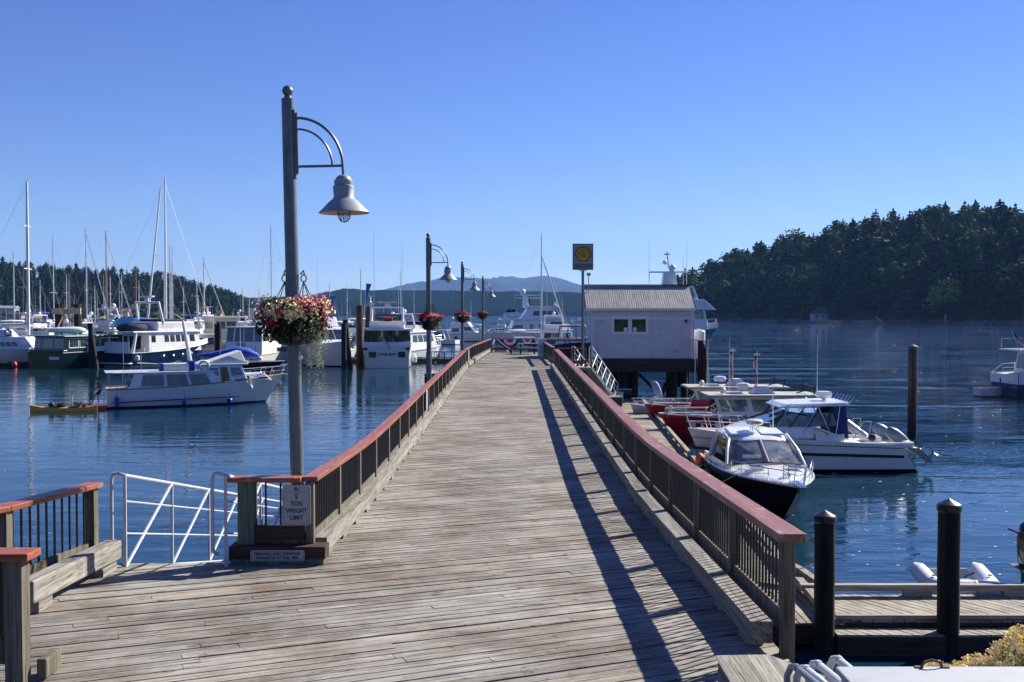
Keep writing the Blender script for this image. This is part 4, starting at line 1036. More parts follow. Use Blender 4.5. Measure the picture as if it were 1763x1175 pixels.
# ---------------------------------------------------------------- piles standing in the water
def pile(px, Y, top, r, label, cone=True, mat='pile_wood', group=None, lean=0, name='mooring_pile', x=None):
    x = X(px, Y) if x is None else x; t = thing(name, label, 'pile', (x, Y, 0), 0, group)
    g = G(); rr = random.Random(int(px)); k = 9; g.tube([(lean * (i / k - .3) + rr.uniform(-.004, .004), 0, -2 + (top + 2) * i / k) for i in range(k + 1)], r, 16); obj('shaft', g, mat, t)
    if cone: g = G(); c = (lean * .7, 0, top); g.lathe([(r * 1.05, -.02), (r * 1.12, 0), (r * 1.12, .09 * r / .2), (r * 1.02, .12 * r / .2), (0, r * 1.12)], 20, c); obj('cap_cone', g, 'black_cap', t, 25)
    return t
plain('black_cap', (.012, .012, .013), .35, 0, .2, 6, coat=.2)
pile(1423, 18.55, 2.42, .185, 'black cone topped pile just right of the right railing end post')
pile(1638, 18.55, 2.62, .195, 'black cone topped pile in front of the grey dinghy')
pile(1572, 50.5, 4.45, .22, 'tall lone dark pile standing in open water behind the outboard motors')
pile(375, 122, 4.95, .42, 'thick black pile between the cream trawler and the boats by the lamp', cone=False)
pile(156, 116, 5.1, .27, 'left pile of the dark pair beside the green boat', cone=False); pile(165, 116, 5.0, .27, 'right leaning pile of the dark pair beside the green boat', cone=False, lean=-1.0)
pile(592, 113, 5.1, .3, 'upright pile of the dark pair right of the flower basket', cone=False); pile(602, 114, 5.5, .3, 'leaning pile of the dark pair right of the flower basket', cone=False, lean=-.7)
pile(619, 126, 7.2, .42, 'brown pile just left of the stern-on white cruiser', cone=False, mat='pile_wood_brown'); pile(629, 128, 7.0, .35, 'darker brown pile behind the one left of the stern-on white cruiser', cone=False, mat='pile_wood_brown', lean=.7)
pile(27, 150, 4.5, .3, 'left dark pile of the crossed pair at far left', cone=False, lean=1.2); pile(35, 150, 4.6, .3, 'right dark pile of the crossed pair at far left', cone=False)
pile(288, 155, 6.2, .35, 'thin dark pile right of the blue hulled trawler', cone=False); pile(418, 190, 5.5, .4, 'thin far pile behind the bow of the cream trawler', cone=False)
t = thing('pile_dolphin', 'pair of brown piles joined by a beam and crossed white braces', 'piles', (X(118, 135), 135, 0))
for s_ in (-1.35, 1.35):
    g = G(); g.tube([(s_, 0, -2), (s_ * .9, 0, 7.4)], .5, 12); obj('pile', g, 'pile_wood_brown', t)
g = G(); g.box(-1.8, 1.9, -.75, -.52, 6.1, 6.9); obj('beam', g, 'canvas_tan', t, 0)
for s_ in (-1, 1):
    g = G(); g.beam((s_ * .1, -.8, 6.9), (s_ * -1.6, -.8, 3.2), .3, .08); obj('brace', g, 'canvas_tan', t, 0)

# ---------------------------------------------------------------- fuel dock hut
t = thing('fuel_dock_hut', 'pale lavender grey hut with corrugated roof on dark piles at the fuel dock', 'hut', (0, 0, 0))
HX0, HX1, HY0, HY1, HZ0, HZ1 = X(1019, 70), X(1192, 70), 70, 74.6, 3.12, 6.42
g = G(); n = 60; rr = random.Random(2)
for i in range(n):                                            # grooved vertical boards
    x0 = HX0 + (HX1 - HX0) * i / n; x1 = HX0 + (HX1 - HX0) * (i + 1) / n; g.box(x0 + .006, x1 - .006, HY0 - .02, HY0 - .001, HZ0, HZ1 - .62)
g.box(HX0, HX1, HY0, HY1, HZ0, HZ1 + .02); g.box(HX0 + .005, HX1 - .005, HY0 - .016, HY0 - .001, HZ1 - .5, HZ1 - .02)
g.prism([(0, 0)] * 0 or [(0, 0), (1, 0), (1, 1)], 0, .001) if False else None
for xa in (HX0, HX1 - .1):
    g.add([(xa, HY0, HZ1), (xa, HY1, HZ1), (xa, (HY0 + HY1) / 2, 8.05), (xa + .1, HY0, HZ1), (xa + .1, HY1, HZ1), (xa + .1, (HY0 + HY1) / 2, 8.05)], [(0, 1, 2), (5, 4, 3), (0, 2, 5, 3), (1, 4, 5, 2)])
obj('wall', g, 'hut_siding', t, 0)
g = G(); g.box(HX0 - .03, HX1 + .03, HY0 - .045, HY0 - .022, HZ1 - .62, HZ1 - .5); g.box(HX0 - .04, HX0 + .1, HY0 - .05, HY0 - .022, HZ0, HZ1 - .6); g.box(HX1 - .1, HX1 + .04, HY0 - .05, HY0 - .022, HZ0, HZ1 - .6)
g.box(HX0 - .5, HX1 + .22, HY0 - .36, HY0 - .30, HZ1 - .02, HZ1 + .13); obj('trim', g, 'hut_trim', t, 0)
# corrugated roof, both slopes
g = G(); x0, x1 = HX0 - .42, HX1 + .18; n = 150
for sl in (0, 1):
    ya, za, yb, zb = (HY0 - .3, HZ1 + .14, 72.3, 8.16) if sl == 0 else (74.9, HZ1 + .14, 72.3, 8.16)
    N = len(g.v)
    for i in range(n + 1):
        x_ = x0 + (x1 - x0) * i / n; dz = .006 * math.sin(i * math.pi * .66)
        g.v += [(x_, ya, za + dz), (x_, yb, zb + dz), (x_, ya, za + dz - .02), (x_, yb, zb + dz - .02)]
    for i in range(n):
        a = N + i * 4; g.f += [[a, a + 4, a + 5, a + 1], [a + 2, a + 3, a + 7, a + 6], [a, a + 2, a + 6, a + 4]]; g.m += [0, 0, 0]
obj('roof', g, 'corrugated_roof', t, 0)
g = G(); g.box(x0 - .02, x1 + .02, 72.16, 72.44, 8.17, 8.24); g.prism([(0, 0)] * 3, 0, 0) if False else None
for xa in (x0 - .03, x1 + .0):
    g.add([(xa, HY0 - .32, HZ1 - .0), (xa, HY0 - .32, HZ1 + .15), (xa, 72.3, 8.18), (xa, 72.3, 8.0), (xa + .04, HY0 - .32, HZ1 - .0), (xa + .04, HY0 - .32, HZ1 + .15), (xa + .04, 72.3, 8.18), (xa + .04, 72.3, 8.0)], [(0, 1, 2, 3), (7, 6, 5, 4), (0, 4, 5, 1), (1, 5, 6, 2), (2, 6, 7, 3), (3, 7, 4, 0)])
obj('ridge_trim', g, 'rubber_black', t, 0)
wx0, wx1 = X(1053, 70), X(1116, 70); wz0, wz1 = 6.2 - 36 / 1763 * 70, 6.2 - 4 / 1763 * 70; wm = (wx0 + wx1) / 2
w_ = thing_w = obj('window', G().box(wx0, wx1, HY0 - .07, HY0 - .024, wz0, wz0 + .17).box(wx0, wx1, HY0 - .07, HY0 - .024, wz1 - .15, wz1).box(wx0, wx0 + .17, HY0 - .07, HY0 - .024, wz0 + .17, wz1 - .15).box(wx1 - .17, wx1, HY0 - .07, HY0 - .024, wz0 + .17, wz1 - .15).box(wm - .13, wm + .13, HY0 - .07, HY0 - .024, wz0 + .17, wz1 - .15), 'hut_trim', t, 0)
for a, b in ((wx0 + .17, wm - .13), (wm + .13, wx1 - .17)): obj('pane', G().box(a, b, HY0 - .04, HY0 - .025, wz0 + .17, wz1 - .15), 'glass_dark', w_, 0)
for a in (wm - .42, wm + .2): obj('container', G().box(a, a + .24, HY0 - .044, HY0 - .041, wz0 + .19, wz0 + .46), 'gel_white', w_, 0)
g = G(); g.box(HX0 - .3, HX1 + .3, HY0 - .3, HY1 + 4, 2.55, 3.11)
for i in range(7): yy = HY0 - .2 + i * .9; g.box(HX0 - .4, HX1 + .4, yy, yy + .25, 2.2, 2.548)
obj('platform', g, 'beam_dark', t, 0)
for px, yy, r_ in ((1072, 70.6, .3), (1085, 71.2, .3), (1092, 70.9, .28), (1067, 74, .28), (1092, 75, .3), (1160, 71, .25), (1180, 71.4, .25), (1172, 76, .25), (1188, 72, .2), (1030, 73, .2)):
    obj('pile', G().tube([(X(px, 71), yy, -2), (X(px, 71), yy, 2.3)], r_, 10), 'pile_wood', t)
g = G(); g.beam((X(1100, 71), 71, 2.0), (X(1140, 71), 71, .4), .12, .2); g.beam((X(1160, 71), 71.1, 2.2), (X(1133, 71), 71.1, .1), .2, .3); g.box(X(1067, 71), X(1099, 71), 71.5, 72.1, -.5, 2.3); g.box(X(1155, 71), X(1192, 71), 72, 72.3, 1.0, 2.3); obj('bracing', g, 'pile_wood', t, 0)
for xa, za in ((X(1089, 70), X(0, 1)), (X(1142, 70), 0)): pass
g = G(); g.box(HX0 - .5, HX0 - .08, HY0 - .12, HY0 + .0, 2.9, 4.2); obj('side_post', g, 'beam_dark', t, 0)
obj('downpipe', G().tube([(HX1 + .09, HY0 - .3, HZ1 + .02), (HX1 + .07, HY0 - .09, HZ1 - .25), (HX1 + .07, HY0 - .09, HZ0 - .1)], .04, 8), 'gel_grey', t)
obj('conduit', G().tube([(HX0 + .35, HY0 - .05, HZ0), (HX0 + .35, HY0 - .05, HZ1 - .7), (HX0 + .8, HY0 - .05, HZ1 - .75)], .022, 6), 'galvanised', t)
obj('vent', G().box(HX1 - 1.3, HX1 - .95, HY0 - .05, HY0 - .022, HZ0 + .35, HZ0 + .6), 'gel_grey', t, 0)
obj('wall_lamp', G().ball((HX1 - .45, HY0 - .14, HZ1 - .75), .09, .1, .12).box(HX1 - .5, HX1 - .4, HY0 - .1, HY0 - .022, HZ1 - .72, HZ1 - .66), 'rubber_black', t)
# faint small notices on the wall
for px, py in ((1100, 581), (1143, 578)):
    p = P(px, py, HY0 - .03); g = G(); g.box(p.x - .35, p.x + .35, HY0 - .030, HY0 - .022, p.z - .05, p.z + .05); obj('notice', g, 'hut_notice', t, 0)
plain('hut_notice', (.5, .5, .54), .7)
# ================================================================ BOATS
def hull(T, L, B, fb, fs, mats=('gel_white', 'gel_navy', 'antifoul_blue', 'nonskid'), ov=.11, trans=.82, tm=.42, drop=.06, stripe=None, pw=2.4, rub=None, sag=.25, wl=.84, rake=0.0, n=16):
    """lofted hull, bow towards +x; returns the sheer line as a function of t (0 stern, 1 bow)"""
    def wshape(t, p, tr): return tr + (1 - tr) * (1 - ((tm - t) / tm) ** 2) if t < tm else max(0.0, 1 - ((t - tm) / (1 - tm)) ** p)
    def zs(t): return fs + (fb - fs) * (t * (1 - sag) + sag * t * t) if sag >= 0 else fs + (fb - fs) * t ** (1 - sag)
    def S(t): return (-L / 2 + L * t, B / 2 * wshape(t, pw, trans), zs(t))
    g = G(); lv = [(-.35, .0, 1.2), (-.15, .6, 1.35), (.02, wl, 1.45), (.13, wl + .03, 1.5), (None, .93, 1.9), ('s', .97, 2.2), (1, 1, pw)]
    k = len(lv)
    for i in range(n + 1):
        t = i / n; s_ = zs(t)
        for a, wf, p in lv:
            z = a if a not in (None, 1, 's') else (.13 + (s_ - .13) * {None: .5, 's': .78, 1: 1}[a])
            x = -L / 2 + L * t - ov * L * t ** 3 * (1 - (z + .35) / (s_ + .35)) + rake * (1 - t) ** 6 * (z - .1)
            w_ = B / 2 * wf * wshape(t, p, trans * (1 if a not in (-.35,) else .3))
            if t == 1: w_ = .012
            g.v.append((x, -w_, z))
        for a, wf, p in lv:
            v = g.v[-k]; g.v.append((v[0], -v[1], v[2]))
    rowm = [2, 2, 1, 0, 0 if not stripe else 0, 4 if stripe else 0]
    for i in range(n):
        for j in range(k - 1):
            a = i * 2 * k + j; g.f.append([a, a + 2 * k, a + 2 * k + 1, a + 1]); g.m.append(rowm[j])
            b = a + k; g.f.append([b, b + 1, b + 2 * k + 1, b + 2 * k]); g.m.append(rowm[j])
    for j in range(k - 1): g.f.append([j, j + 1, j + k + 1, j + k]); g.m.append(rowm[j])
    ms = list(mats) + ([stripe] if stripe else [])
    h = obj('hull', g, ms[:3] + [ms[3]] + ms[4:], T, 50)
    g = G()
    for i in range(n + 1):
        x, w_, z = S(i / n); w_ = max(.01, w_ - .012); g.v += [(x, -w_, z - drop), (x, w_, z - drop)]
    for i in range(n): g.f.append([2 * i, 2 * i + 1, 2 * i + 3, 2 * i + 2][::-1]); g.m.append(0)
    obj('deck', g, mats[3], T, 50)
    if rub:
        g = G()
        for s_ in (-1, 1): g.tube([(S(i / n)[0], s_ * (S(i / n)[1] + .01), S(i / n)[2]) for i in range(n + 1)], .035 * max(1, L / 12), 5)
        obj('rub_rail', g, rub, T)
    return S
def cab(T, name, x0, x1, xt0, xt1, z0, z1, w0, w1, mat, bev=.04, over=None, overmat=None):
    sp = dict(x0=x0, x1=x1, xt0=xt0, xt1=xt1, z0=z0, z1=z1, w0=w0, w1=w1)
    g = G(); g.hexa([(x0, -w0, z0), (x1, -w0, z0), (x1, w0, z0), (x0, w0, z0)], [(xt0, -w1, z1), (xt1, -w1, z1), (xt1, w1, z1), (xt0, w1, z1)])
    sp['o'] = obj(name, g, mat, T, 0, bevel=bev)
    if over:
        a, b, c, th = over; g = G(); g.hexa([(xt0 - a, -w1 - c, z1 + .003), (xt1 + b, -w1 - c, z1 + .003), (xt1 + b, w1 + c, z1 + .003), (xt0 - a, w1 + c, z1 + .003)], [(xt0 - a + .03, -w1 - c + .04, z1 + th), (xt1 + b - .05, -w1 - c + .04, z1 + th), (xt1 + b - .05, w1 + c - .04, z1 + th), (xt0 - a + .03, w1 + c - .04, z1 + th)])
        obj('cabin_roof', g, overmat or mat, T, 0, bevel=min(.03, th * .4)); sp['zr'] = z1 + th
    return sp
def corners(sp, face):
    x0, x1, xt0, xt1, z0, z1, w0, w1 = (sp[k] for k in ('x0', 'x1', 'xt0', 'xt1', 'z0', 'z1', 'w0', 'w1'))
    c = {'star': [(x0, -w0, z0), (x1, -w0, z0), (xt1, -w1, z1), (xt0, -w1, z1)], 'port': [(x1, w0, z0), (x0, w0, z0), (xt0, w1, z1), (xt1, w1, z1)],
         'front': [(x1, -w0, z0), (x1, w0, z0), (xt1, w1, z1), (xt1, -w1, z1)], 'back': [(x0, w0, z0), (x0, -w0, z0), (xt0, -w1, z1), (xt0, w1, z1)]}[face]
    return [Vector(p) for p in c]
def win(sp, face, us, v0, v1, mat='glass_dark', name='window', off=.012, slant=0, frame=None):
    bl, br, tr, tl = corners(sp, face); nn = (br - bl).cross(tl - bl).normalized()
    def q(u, v, o_): a = bl + (br - bl) * u; b = tl + (tr - tl) * u; return a + (b - a) * v + nn * o_
    for u0, u1 in us:
        sl = slant * (u1 - u0); g = G()
        if frame:
            e = .07 * (v1 - v0) + .02; eu = e * (v1 - v0) / max(.05, (u1 - u0)) * .25
            g.hexa([q(u0 - .008, v0 - e, -.005), q(u1 + .008, v0 - e, -.005), q(u1 + .008, v0 - e, off * .6), q(u0 - .008, v0 - e, off * .6)], [q(u0 - .008 + sl, v1 + e, -.005), q(u1 + .008 + sl, v1 + e, -.005), q(u1 + .008 + sl, v1 + e, off * .6), q(u0 - .008 + sl, v1 + e, off * .6)])
            w_ = obj(name, g, frame, sp['o'], 0); g = G()
            g.hexa([q(u0, v0, off * .6 + .001), q(u1, v0, off * .6 + .001), q(u1, v0, off * 1.4), q(u0, v0, off * 1.4)], [q(u0 + sl, v1, off * .6 + .001), q(u1 + sl, v1, off * .6 + .001), q(u1 + sl, v1, off * 1.4), q(u0 + sl, v1, off * 1.4)])
            o = obj('pane', g, mat, sp['o'], 0)
        else:
            g.hexa([q(u0, v0, -.005), q(u1, v0, -.005), q(u1, v0, off), q(u0, v0, off)], [q(u0 + sl, v1, -.005), q(u1 + sl, v1, -.005), q(u1 + sl, v1, off), q(u0 + sl, v1, off)])
            obj(name, g, mat, sp['o'], 0)
def split(n, a=.06, b=.94, gap=.03): w_ = (b - a + gap) / n; return [(a + i * w_, a + (i + 1) * w_ - gap) for i in range(n)]
def rails(T, S, t0, t1, h=.7, n=7, r=.018, inset=.08, sides=(-1, 1), mat='chrome', mid=True, over=.0, name='bow_rail'):
    g = G(); top = []
    for s_ in sides:
        pts = []
        for i in range(n + 1):
            t = t0 + (t1 - t0) * i / n; x, w_, z = S(t); w_ = max(.05, w_ - inset); hh = h * (1 if i else .0) + h * .0
            p = Vector((x, s_ * w_, z)); q = p + Vector((over * t, 0, h if i else 0.02)); pts.append(q)
            if i: g.tube([p, q], r * .8, 5)
        g.tube(pts, r, 6)
        if mid: g.tube([p - Vector((0, 0, h * .5)) for p in pts[1:]], r * .6, 5)
        top.append(pts[-1])
    if len(top) == 2 and t1 > .9: g.tube([top[0], (top[0] + top[1]) / 2 + Vector((.12, 0, 0)), top[1]], r, 6)
    obj(name, g, mat, T)
def dome(T, x, y, z, r=.3, mat='gel_white', name='radar_dome', flat=False):
    g = G(); g.lathe([(0, 0), (r * .8, 0), (r, r * .25), (r, r * .55), (r * .85, r * .8), (0, r * .9)] if flat else [(r * .5, 0), (r * .85, r * .3), (r, r * .8), (r * .9, r * 1.3), (r * .5, r * 1.75), (0, r * 1.9)], 14, (x, y, z)); return obj(name, g, mat, T, 50)
def whip(T, x, y, z, h, r=.018, lean=0, mat='gel_white'): g = G(); g.tube([(x, y, z), (x + lean * h, y, z + h)], r, 5, r2=r * .5); obj('antenna', g, mat, T)
def fender(T, x, y, z, r=.13, h=.6, mat='fender_blue'):
    g = G(); g.lathe([(0, 0), (r * .7, .04), (r, .12), (r, h - .12), (r * .7, h - .04), (.03, h), (.02, h + .1)], 10, (x, y, z)); g.tube([(x, y, z + h), (x, y, z + h + .7)], .012, 4); obj('fender', g, mat, T)
def flag(T, x, y, z, pole=1.0, w_=.6, h=.38, lean=0, droop=.6, kind='us', seed=1, ang=0, mastr=.02):
    g = G(); g.tube([(x, y, z), (x + lean * pole, y, z + pole)], mastr, 5); fp = obj('flagpole', g, 'gel_white', T)
    g = G(); nx, nz = 10, 13; rr = random.Random(seed); ca, sa = math.cos(ang), math.sin(ang)
    for i in range(nx + 1):
        u = i / nx
        for j in range(nz + 1):
            v = j / nz; uu = u * w_ * (1 - .25 * droop); fx = x + lean * (pole - h * (1 - v)) + ca * uu * (1 - droop * .4); fy = y + sa * uu + .05 * math.sin(u * 9 + v * 2) * (.4 + u); fz = z + pole - h * (1 - v) - .02 - droop * u * w_ * .9 + .02 * math.sin(u * 7)
            g.v.append((fx, fy, fz))
    for i in range(nx):
        for j in range(nz):
            a = i * (nz + 1) + j; g.f.append([a, a + nz + 1, a + nz + 2, a + 1])
            if kind == 'us': g.m.append(2 if (i < nx * .42 and j >= nz * .46) else (0 if j % 2 == 0 else 1))
            else: g.m.append(0 if kind == 'red' else 2)
    obj('flag', g, ['flag_red', 'flag_white', 'flag_blue'], fp, 40)
def bimini(T, x0, x1, w_, z, mat, legs=1.2, th=.07):
    g = G(); n = 6; A = []
    for i in range(n + 1):
        t = -1 + 2 * i / n; A.append((t * w_, .12 * (1 - t * t)))
    g.loft([[(x, y, z + c + q) for y, c in A] + [(x, y, z + c + q - th) for y, c in A[::-1]] for x, q in ((x0, -.08), (x0 + .1, 0), ((x0 + x1) / 2, .03), (x1 - .1, 0), (x1, -.08))]); c = obj('canvas_top', g, mat, T, 50)
    g = G()
    for s_ in (-1, 1):
        for xa, xb in ((x0 + .1, (x0 + x1) / 2), (x1 - .1, (x0 + x1) / 2)): g.tube([(xa, s_ * w_ * .97, z - .02), (xb, s_ * w_, z - legs)], .02, 5)
    obj('canvas_frame', g, 'chrome', T)
def mast(T, x, z, h, r=.11, boom=0, cover='canvas_white', mat='aluminium', fore=None, back=None, spread=(.45, .72), wd=1.6, boomz=1.6, furl=None):
    g = G(); g.tube([(x, 0, z), (x, 0, z + h * .6), (x, 0, z + h)], [r, r, r * .7], 8); m_ = obj('mast', g, mat, T)
    g = G()
    for f in spread: w_ = wd * (1 - f * .35) / 1.3; g.tube([(x, -w_, z + h * f), (x, 0, z + h * f + .06), (x, w_, z + h * f)], r * .35, 5)
    g.tube([(x - .3, 0, z + h + .15), (x + .25, 0, z + h + .2)], .025, 4); g.tube([(x, 0, z + h), (x, 0, z + h + .5)], .02, 4); obj('spreaders', g, mat, m_)
    g = G(); rr = .009 * max(1, h / 14)
    for s_ in (-1, 1): g.tube([(x, s_ * wd, z - .3), (x, s_ * wd * (1 - spread[0] * .35) / 1.3, z + h * spread[0]), (x, 0, z + h * .97)], rr, 4, cap=False)
    if fore: g.tube([(fore[0], 0, fore[1]), (x, 0, z + h * .97)], rr, 4)
    if back: g.tube([(back[0], 0, back[1]), (x, 0, z + h * .99)], rr, 4)
    obj('stays', g, 'galvanised', m_)
    if furl: g = G(); a = Vector((furl[0], 0, furl[1])); b = Vector((x + .05, 0, z + h * .95)); g.tube([a, a + (b - a) * .05, a + (b - a) * .5, b], [.03, .07, .055, .03], 8); obj('furled_sail', g, 'canvas_white' if len(furl) < 3 else furl[2], m_)
    if boom:
        g = G(); g.tube([(x, 0, z + boomz), (x - boom, 0, z + boomz + .1)], r * .6, 6); b_ = obj('boom', g, mat, m_)
        g = G(); g.tube([(x - .1, 0, z + boomz + .35), (x - boom * .2, 0, z + boomz + .3), (x - boom * .6, 0, z + boomz + .25), (x - boom, 0, z + boomz + .2)], [.26, .24, .2, .1], 8); obj('sail_cover', g, cover, m_)
def canvas_screen(T, x0, x1, w_, z0, z1, mat='canvas_blue', glassm='glass_clear'):
    sp = cab(T, 'canvas_enclosure', x0, x1, x0 + .15, x1 - .15, z0, z1, w_, w_ * .9, mat, .05); win(sp, 'star', split(3), .25, .85, 'glass_blue'); win(sp, 'port', split(3), .25, .85, 'glass_blue'); win(sp, 'back', split(2), .25, .85, 'glass_blue'); return sp
def outboard(T, x, y, z, rz=0, tilt=0, mat='outboard_dark', s=1.0, name='outboard_motor'):
    """upright outboard, leg down, powerhead towards -x"""
    e = bpy.data.objects.new(name, None); sc.collection.objects.link(e); e.parent = T; e.location = (x, y, z); e.rotation_euler = (0, tilt, rz); e.scale = (s,) * 3
    g = G(); g.loft([[(cx + a * wx, b * wy, zz) for a, b in [(math.cos(q * .5236) , math.sin(q * .5236)) for q in range(12)]] for cx, wx, wy, zz in ((0, .11, .09, -.1), (0, .17, .13, .08), (-.02, .21, .155, .35), (-.03, .22, .16, .68), (-.02, .18, .13, .9), (0, .10, .07, .98))]); obj('cowling', g, mat, e, 50)
    g = G(); g.hexa([(-.1, -.05, -.75), (.1, -.05, -.75), (.1, .05, -.75), (-.1, .05, -.75)], [(-.14, -.1, .1), (.12, -.1, .1), (.12, .1, .1), (-.14, .1, .1)]); g.box(-.28, .16, -.12, .12, -.45, -.43); obj('leg', g, mat, e, 0)
    g = G(); g.tube([(-.3, 0, -.78), (-.1, 0, -.8), (.18, 0, -.78)], [.05, .07, .03], 8); g.prism([(-.08, -.8), (.12, -.8), (.0, -1.02)], -.012, .012)
    for k in range(3):
        a = k * 2.094; g.add([(-.3, .04 * math.cos(a), -.78 + .04 * math.sin(a)), (-.34, .2 * math.cos(a + .5), -.78 + .2 * math.sin(a + .5)), (-.28, .19 * math.cos(a + 1.1), -.78 + .19 * math.sin(a + 1.1))], [(0, 1, 2)])
    obj('propeller', g, mat, e, 40)
    return e
def boat(name, label, cat, px, Y, deg, group=None): return thing(name, label, cat, (X(px, Y), Y, 0), R(deg), group)

BG = 'boats moored in the marina'
# ---- generic marina boats -------------------------------------------------
def motor(label, px, Y, deg, L=11, style='sedan', hullm='gel_white', canvas='canvas_blue', boot='gel_navy', cabm='gel_white', fly=True, arch=True, gl='glass_dark', domes=1, whips=2, name='motor_yacht', fb=None, extra=None):
    T = boat(name, label, 'motor boat', px, Y, deg, BG); s = L / 11; B = 3.9 * s; fb = fb or 1.75 * s; fs = 1.15 * s
    S = hull(T, L, B, fb, fs, (hullm, boot, 'antifoul_black', 'nonskid'), ov=.12, rub='canvas_navy' if hullm == 'gel_white' else 'gel_white', drop=.1)
    if style == 'express':
        sp = cab(T, 'cabin', -.5 * s, 4.2 * s, -.2 * s, 2.2 * s, fb * .75, fb + .45 * s, 1.45 * s, 1.1 * s, cabm); win(sp, 'star', [(.3, .75)], .35, .75, gl); win(sp, 'port', [(.3, .75)], .35, .75, gl)
        sp = cab(T, 'windscreen', -1.6 * s, 1.9 * s, -1.3 * s, .4 * s, fb + .3 * s, fb + 1.25 * s, 1.5 * s, 1.2 * s, gl, .03)
        g = G(); g.box(-3.2 * s, .6 * s, -1.35 * s, 1.35 * s, fb + 1.75 * s, fb + 1.85 * s); obj('hardtop', g, cabm, T, 0, bevel=.03)
        g = G()
        for s_ in (-1, 1): g.beam((-2.9 * s, s_ * 1.45 * s, fs), (-2.2 * s, s_ * 1.2 * s, fb + 1.75 * s), .35 * s, .08)
        obj('radar_arch', g, cabm, T, 0); cz = fb + 1.85 * s
        if canvas: canvas_screen(T, -4.2 * s, -1.7 * s, 1.45 * s, fs + .4, fb + 1.7 * s, canvas)
    else:
        x0, x1 = (-3.3 * s, 2.6 * s) if style != 'pilot' else (-1.2 * s, 2.4 * s)
        z1 = fs + 2.15 * s
        sp = cab(T, 'cabin', x0, x1, x0 + .15 * s, x1 - .9 * s, fs - .1, z1, 1.55 * s, 1.35 * s, cabm, .05, over=((.9 * s, .35 * s, .18 * s, .09)), overmat=cabm)
        k = 4 if style != 'pilot' else 2
        for f in ('star', 'port'): win(sp, f, split(k, .08, .9), .5, .86, gl)
        win(sp, 'front', split(3, .05, .95), .5, .9, gl); win(sp, 'back', split(2, .1, .9), .25, .85, gl)
        cz = z1 + .09
        if fly:
            sp = cab(T, 'flybridge', -2.6 * s, 1.4 * s, -2.6 * s, 1.0 * s, cz, cz + .75 * s, 1.3 * s, 1.35 * s, cabm, .05)
            sp2 = cab(T, 'flybridge_screen', -.2 * s, 1.0 * s, -.1 * s, .6 * s, cz + .75 * s, cz + 1.1 * s, 1.25 * s, 1.1 * s, gl, .02); cz += .75 * s
            if canvas: bimini(T, -2.4 * s, .7 * s, 1.3 * s, cz + 1.25 * s, canvas, 1.2 * s); topz = cz + 1.3 * s
            else: topz = cz
            if arch:
                g = G(); g.tube([(-2.3 * s, -1.4 * s, cz - .3), (-2.7 * s, -1.25 * s, cz + 1.25 * s), (-2.7 * s, 1.25 * s, cz + 1.25 * s), (-2.3 * s, 1.4 * s, cz - .3)], .1 * s, 6); obj('radar_arch', g, cabm, T); cz += 1.3 * s
    for i in range(domes): dome(T, -2.4 * s if style != 'express' else -1.6 * s, (-.6 + 1.2 * i) * s if domes > 1 else 0, cz, .27 * s)
    for i in range(whips): whip(T, (-2.2 + .4 * i) * s, (-1.2 + 2.4 * (i % 2)) * s, cz - .4, (3.2 + i * .7) * s, .022)
    rails(T, S, .5, .97, .7 * s, 6, .022)
    if extra: extra(T, s, cz)
    return T
def sail(label, px, Y, deg, L=11, mh=15, hullm='gel_white', cover='canvas_blue', mastm='aluminium', furl=False, ketch=False, name='sailboat', wdk='gel_white'):
    T = boat(name, label, 'sailboat', px, Y, deg, BG); s = L / 11; fb, fs = 1.35 * s, 1.0 * s
    S = hull(T, L, 3.4 * s, fb, fs, (hullm, 'gel_navy', 'antifoul_blue', 'nonskid'), ov=.16, trans=.55, pw=2.0, rub='teak')
    sp = cab(T, 'cabin', -1.6 * s, 2.6 * s, -1.5 * s, 2.0 * s, fs, fs + .62 * s, 1.15 * s, .95 * s, wdk, .05)
    for f in ('star', 'port'): win(sp, f, split(3, .15, .85, .06), .35, .75)
    bimini(T, -3.6 * s, -1.4 * s, 1.05 * s, fs + 1.9 * s, cover, 1.2 * s)
    mast(T, .9 * s, fs + .6 * s, mh, .09 * max(1, s), 4.2 * s, cover, mastm, (L / 2 - .2, fb), (-L / 2 + .3, fs), wd=1.5 * s, boomz=1.0 * s, furl=(L / 2 - .4, fb + .1) if furl else None)
    if ketch: mast(T, -3.9 * s, fs + .1, mh * .62, .07 * s, 2.2 * s, cover, mastm, wd=1.1 * s, boomz=1.6 * s, spread=(.6,))
    rails(T, S, .05, .97, .6 * s, 10, .018)
    return T

# right of the dark marina front row: back rows (far to near)
motor('white flybridge cruiser seen between the second lamp and the stern-on cruiser', 716, 135, 62, 12.5, 'sedan', canvas='canvas_navy', fb=2.0)
# back rows, far marina
sail('far small sailboat with bare silver mast at the extreme left edge', 4, 190, 160, 11, 13.5, cover='canvas_white')
sail('white sloop with a thin silver mast left of the tall leftmost mast', 14, 178, 20, 12, 15, cover='canvas_white')
motor('white cruiser with blue bimini behind the crossed pile pair at far left', 52, 185, 150, 12, canvas='canvas_blue')
motor('white cruiser with pale canvas behind the tall leftmost mast', 66, 160, 15, 12, 'express', canvas='canvas_white', domes=1)
motor('grey white sport boat with covered cockpit behind the left floating dock', 78, 138, 24, 10, 'express', canvas='canvas_white', hullm='gel_white', domes=0)
sail('sloop with white mast just left of the braced pile pair', 101, 182, 165, 12, 18, cover='canvas_white')
motor('dark roofed long boathouse-like cruiser behind the green boat', 150, 170, 8, 15, 'sedan', cabm='gel_grey', canvas='canvas_navy', hullm='gel_black', fly=False, arch=False)
sail('sloop whose silver mast rises right of the braced pile pair', 139, 172, 10, 12, 18.5, cover='canvas_white', furl=True)
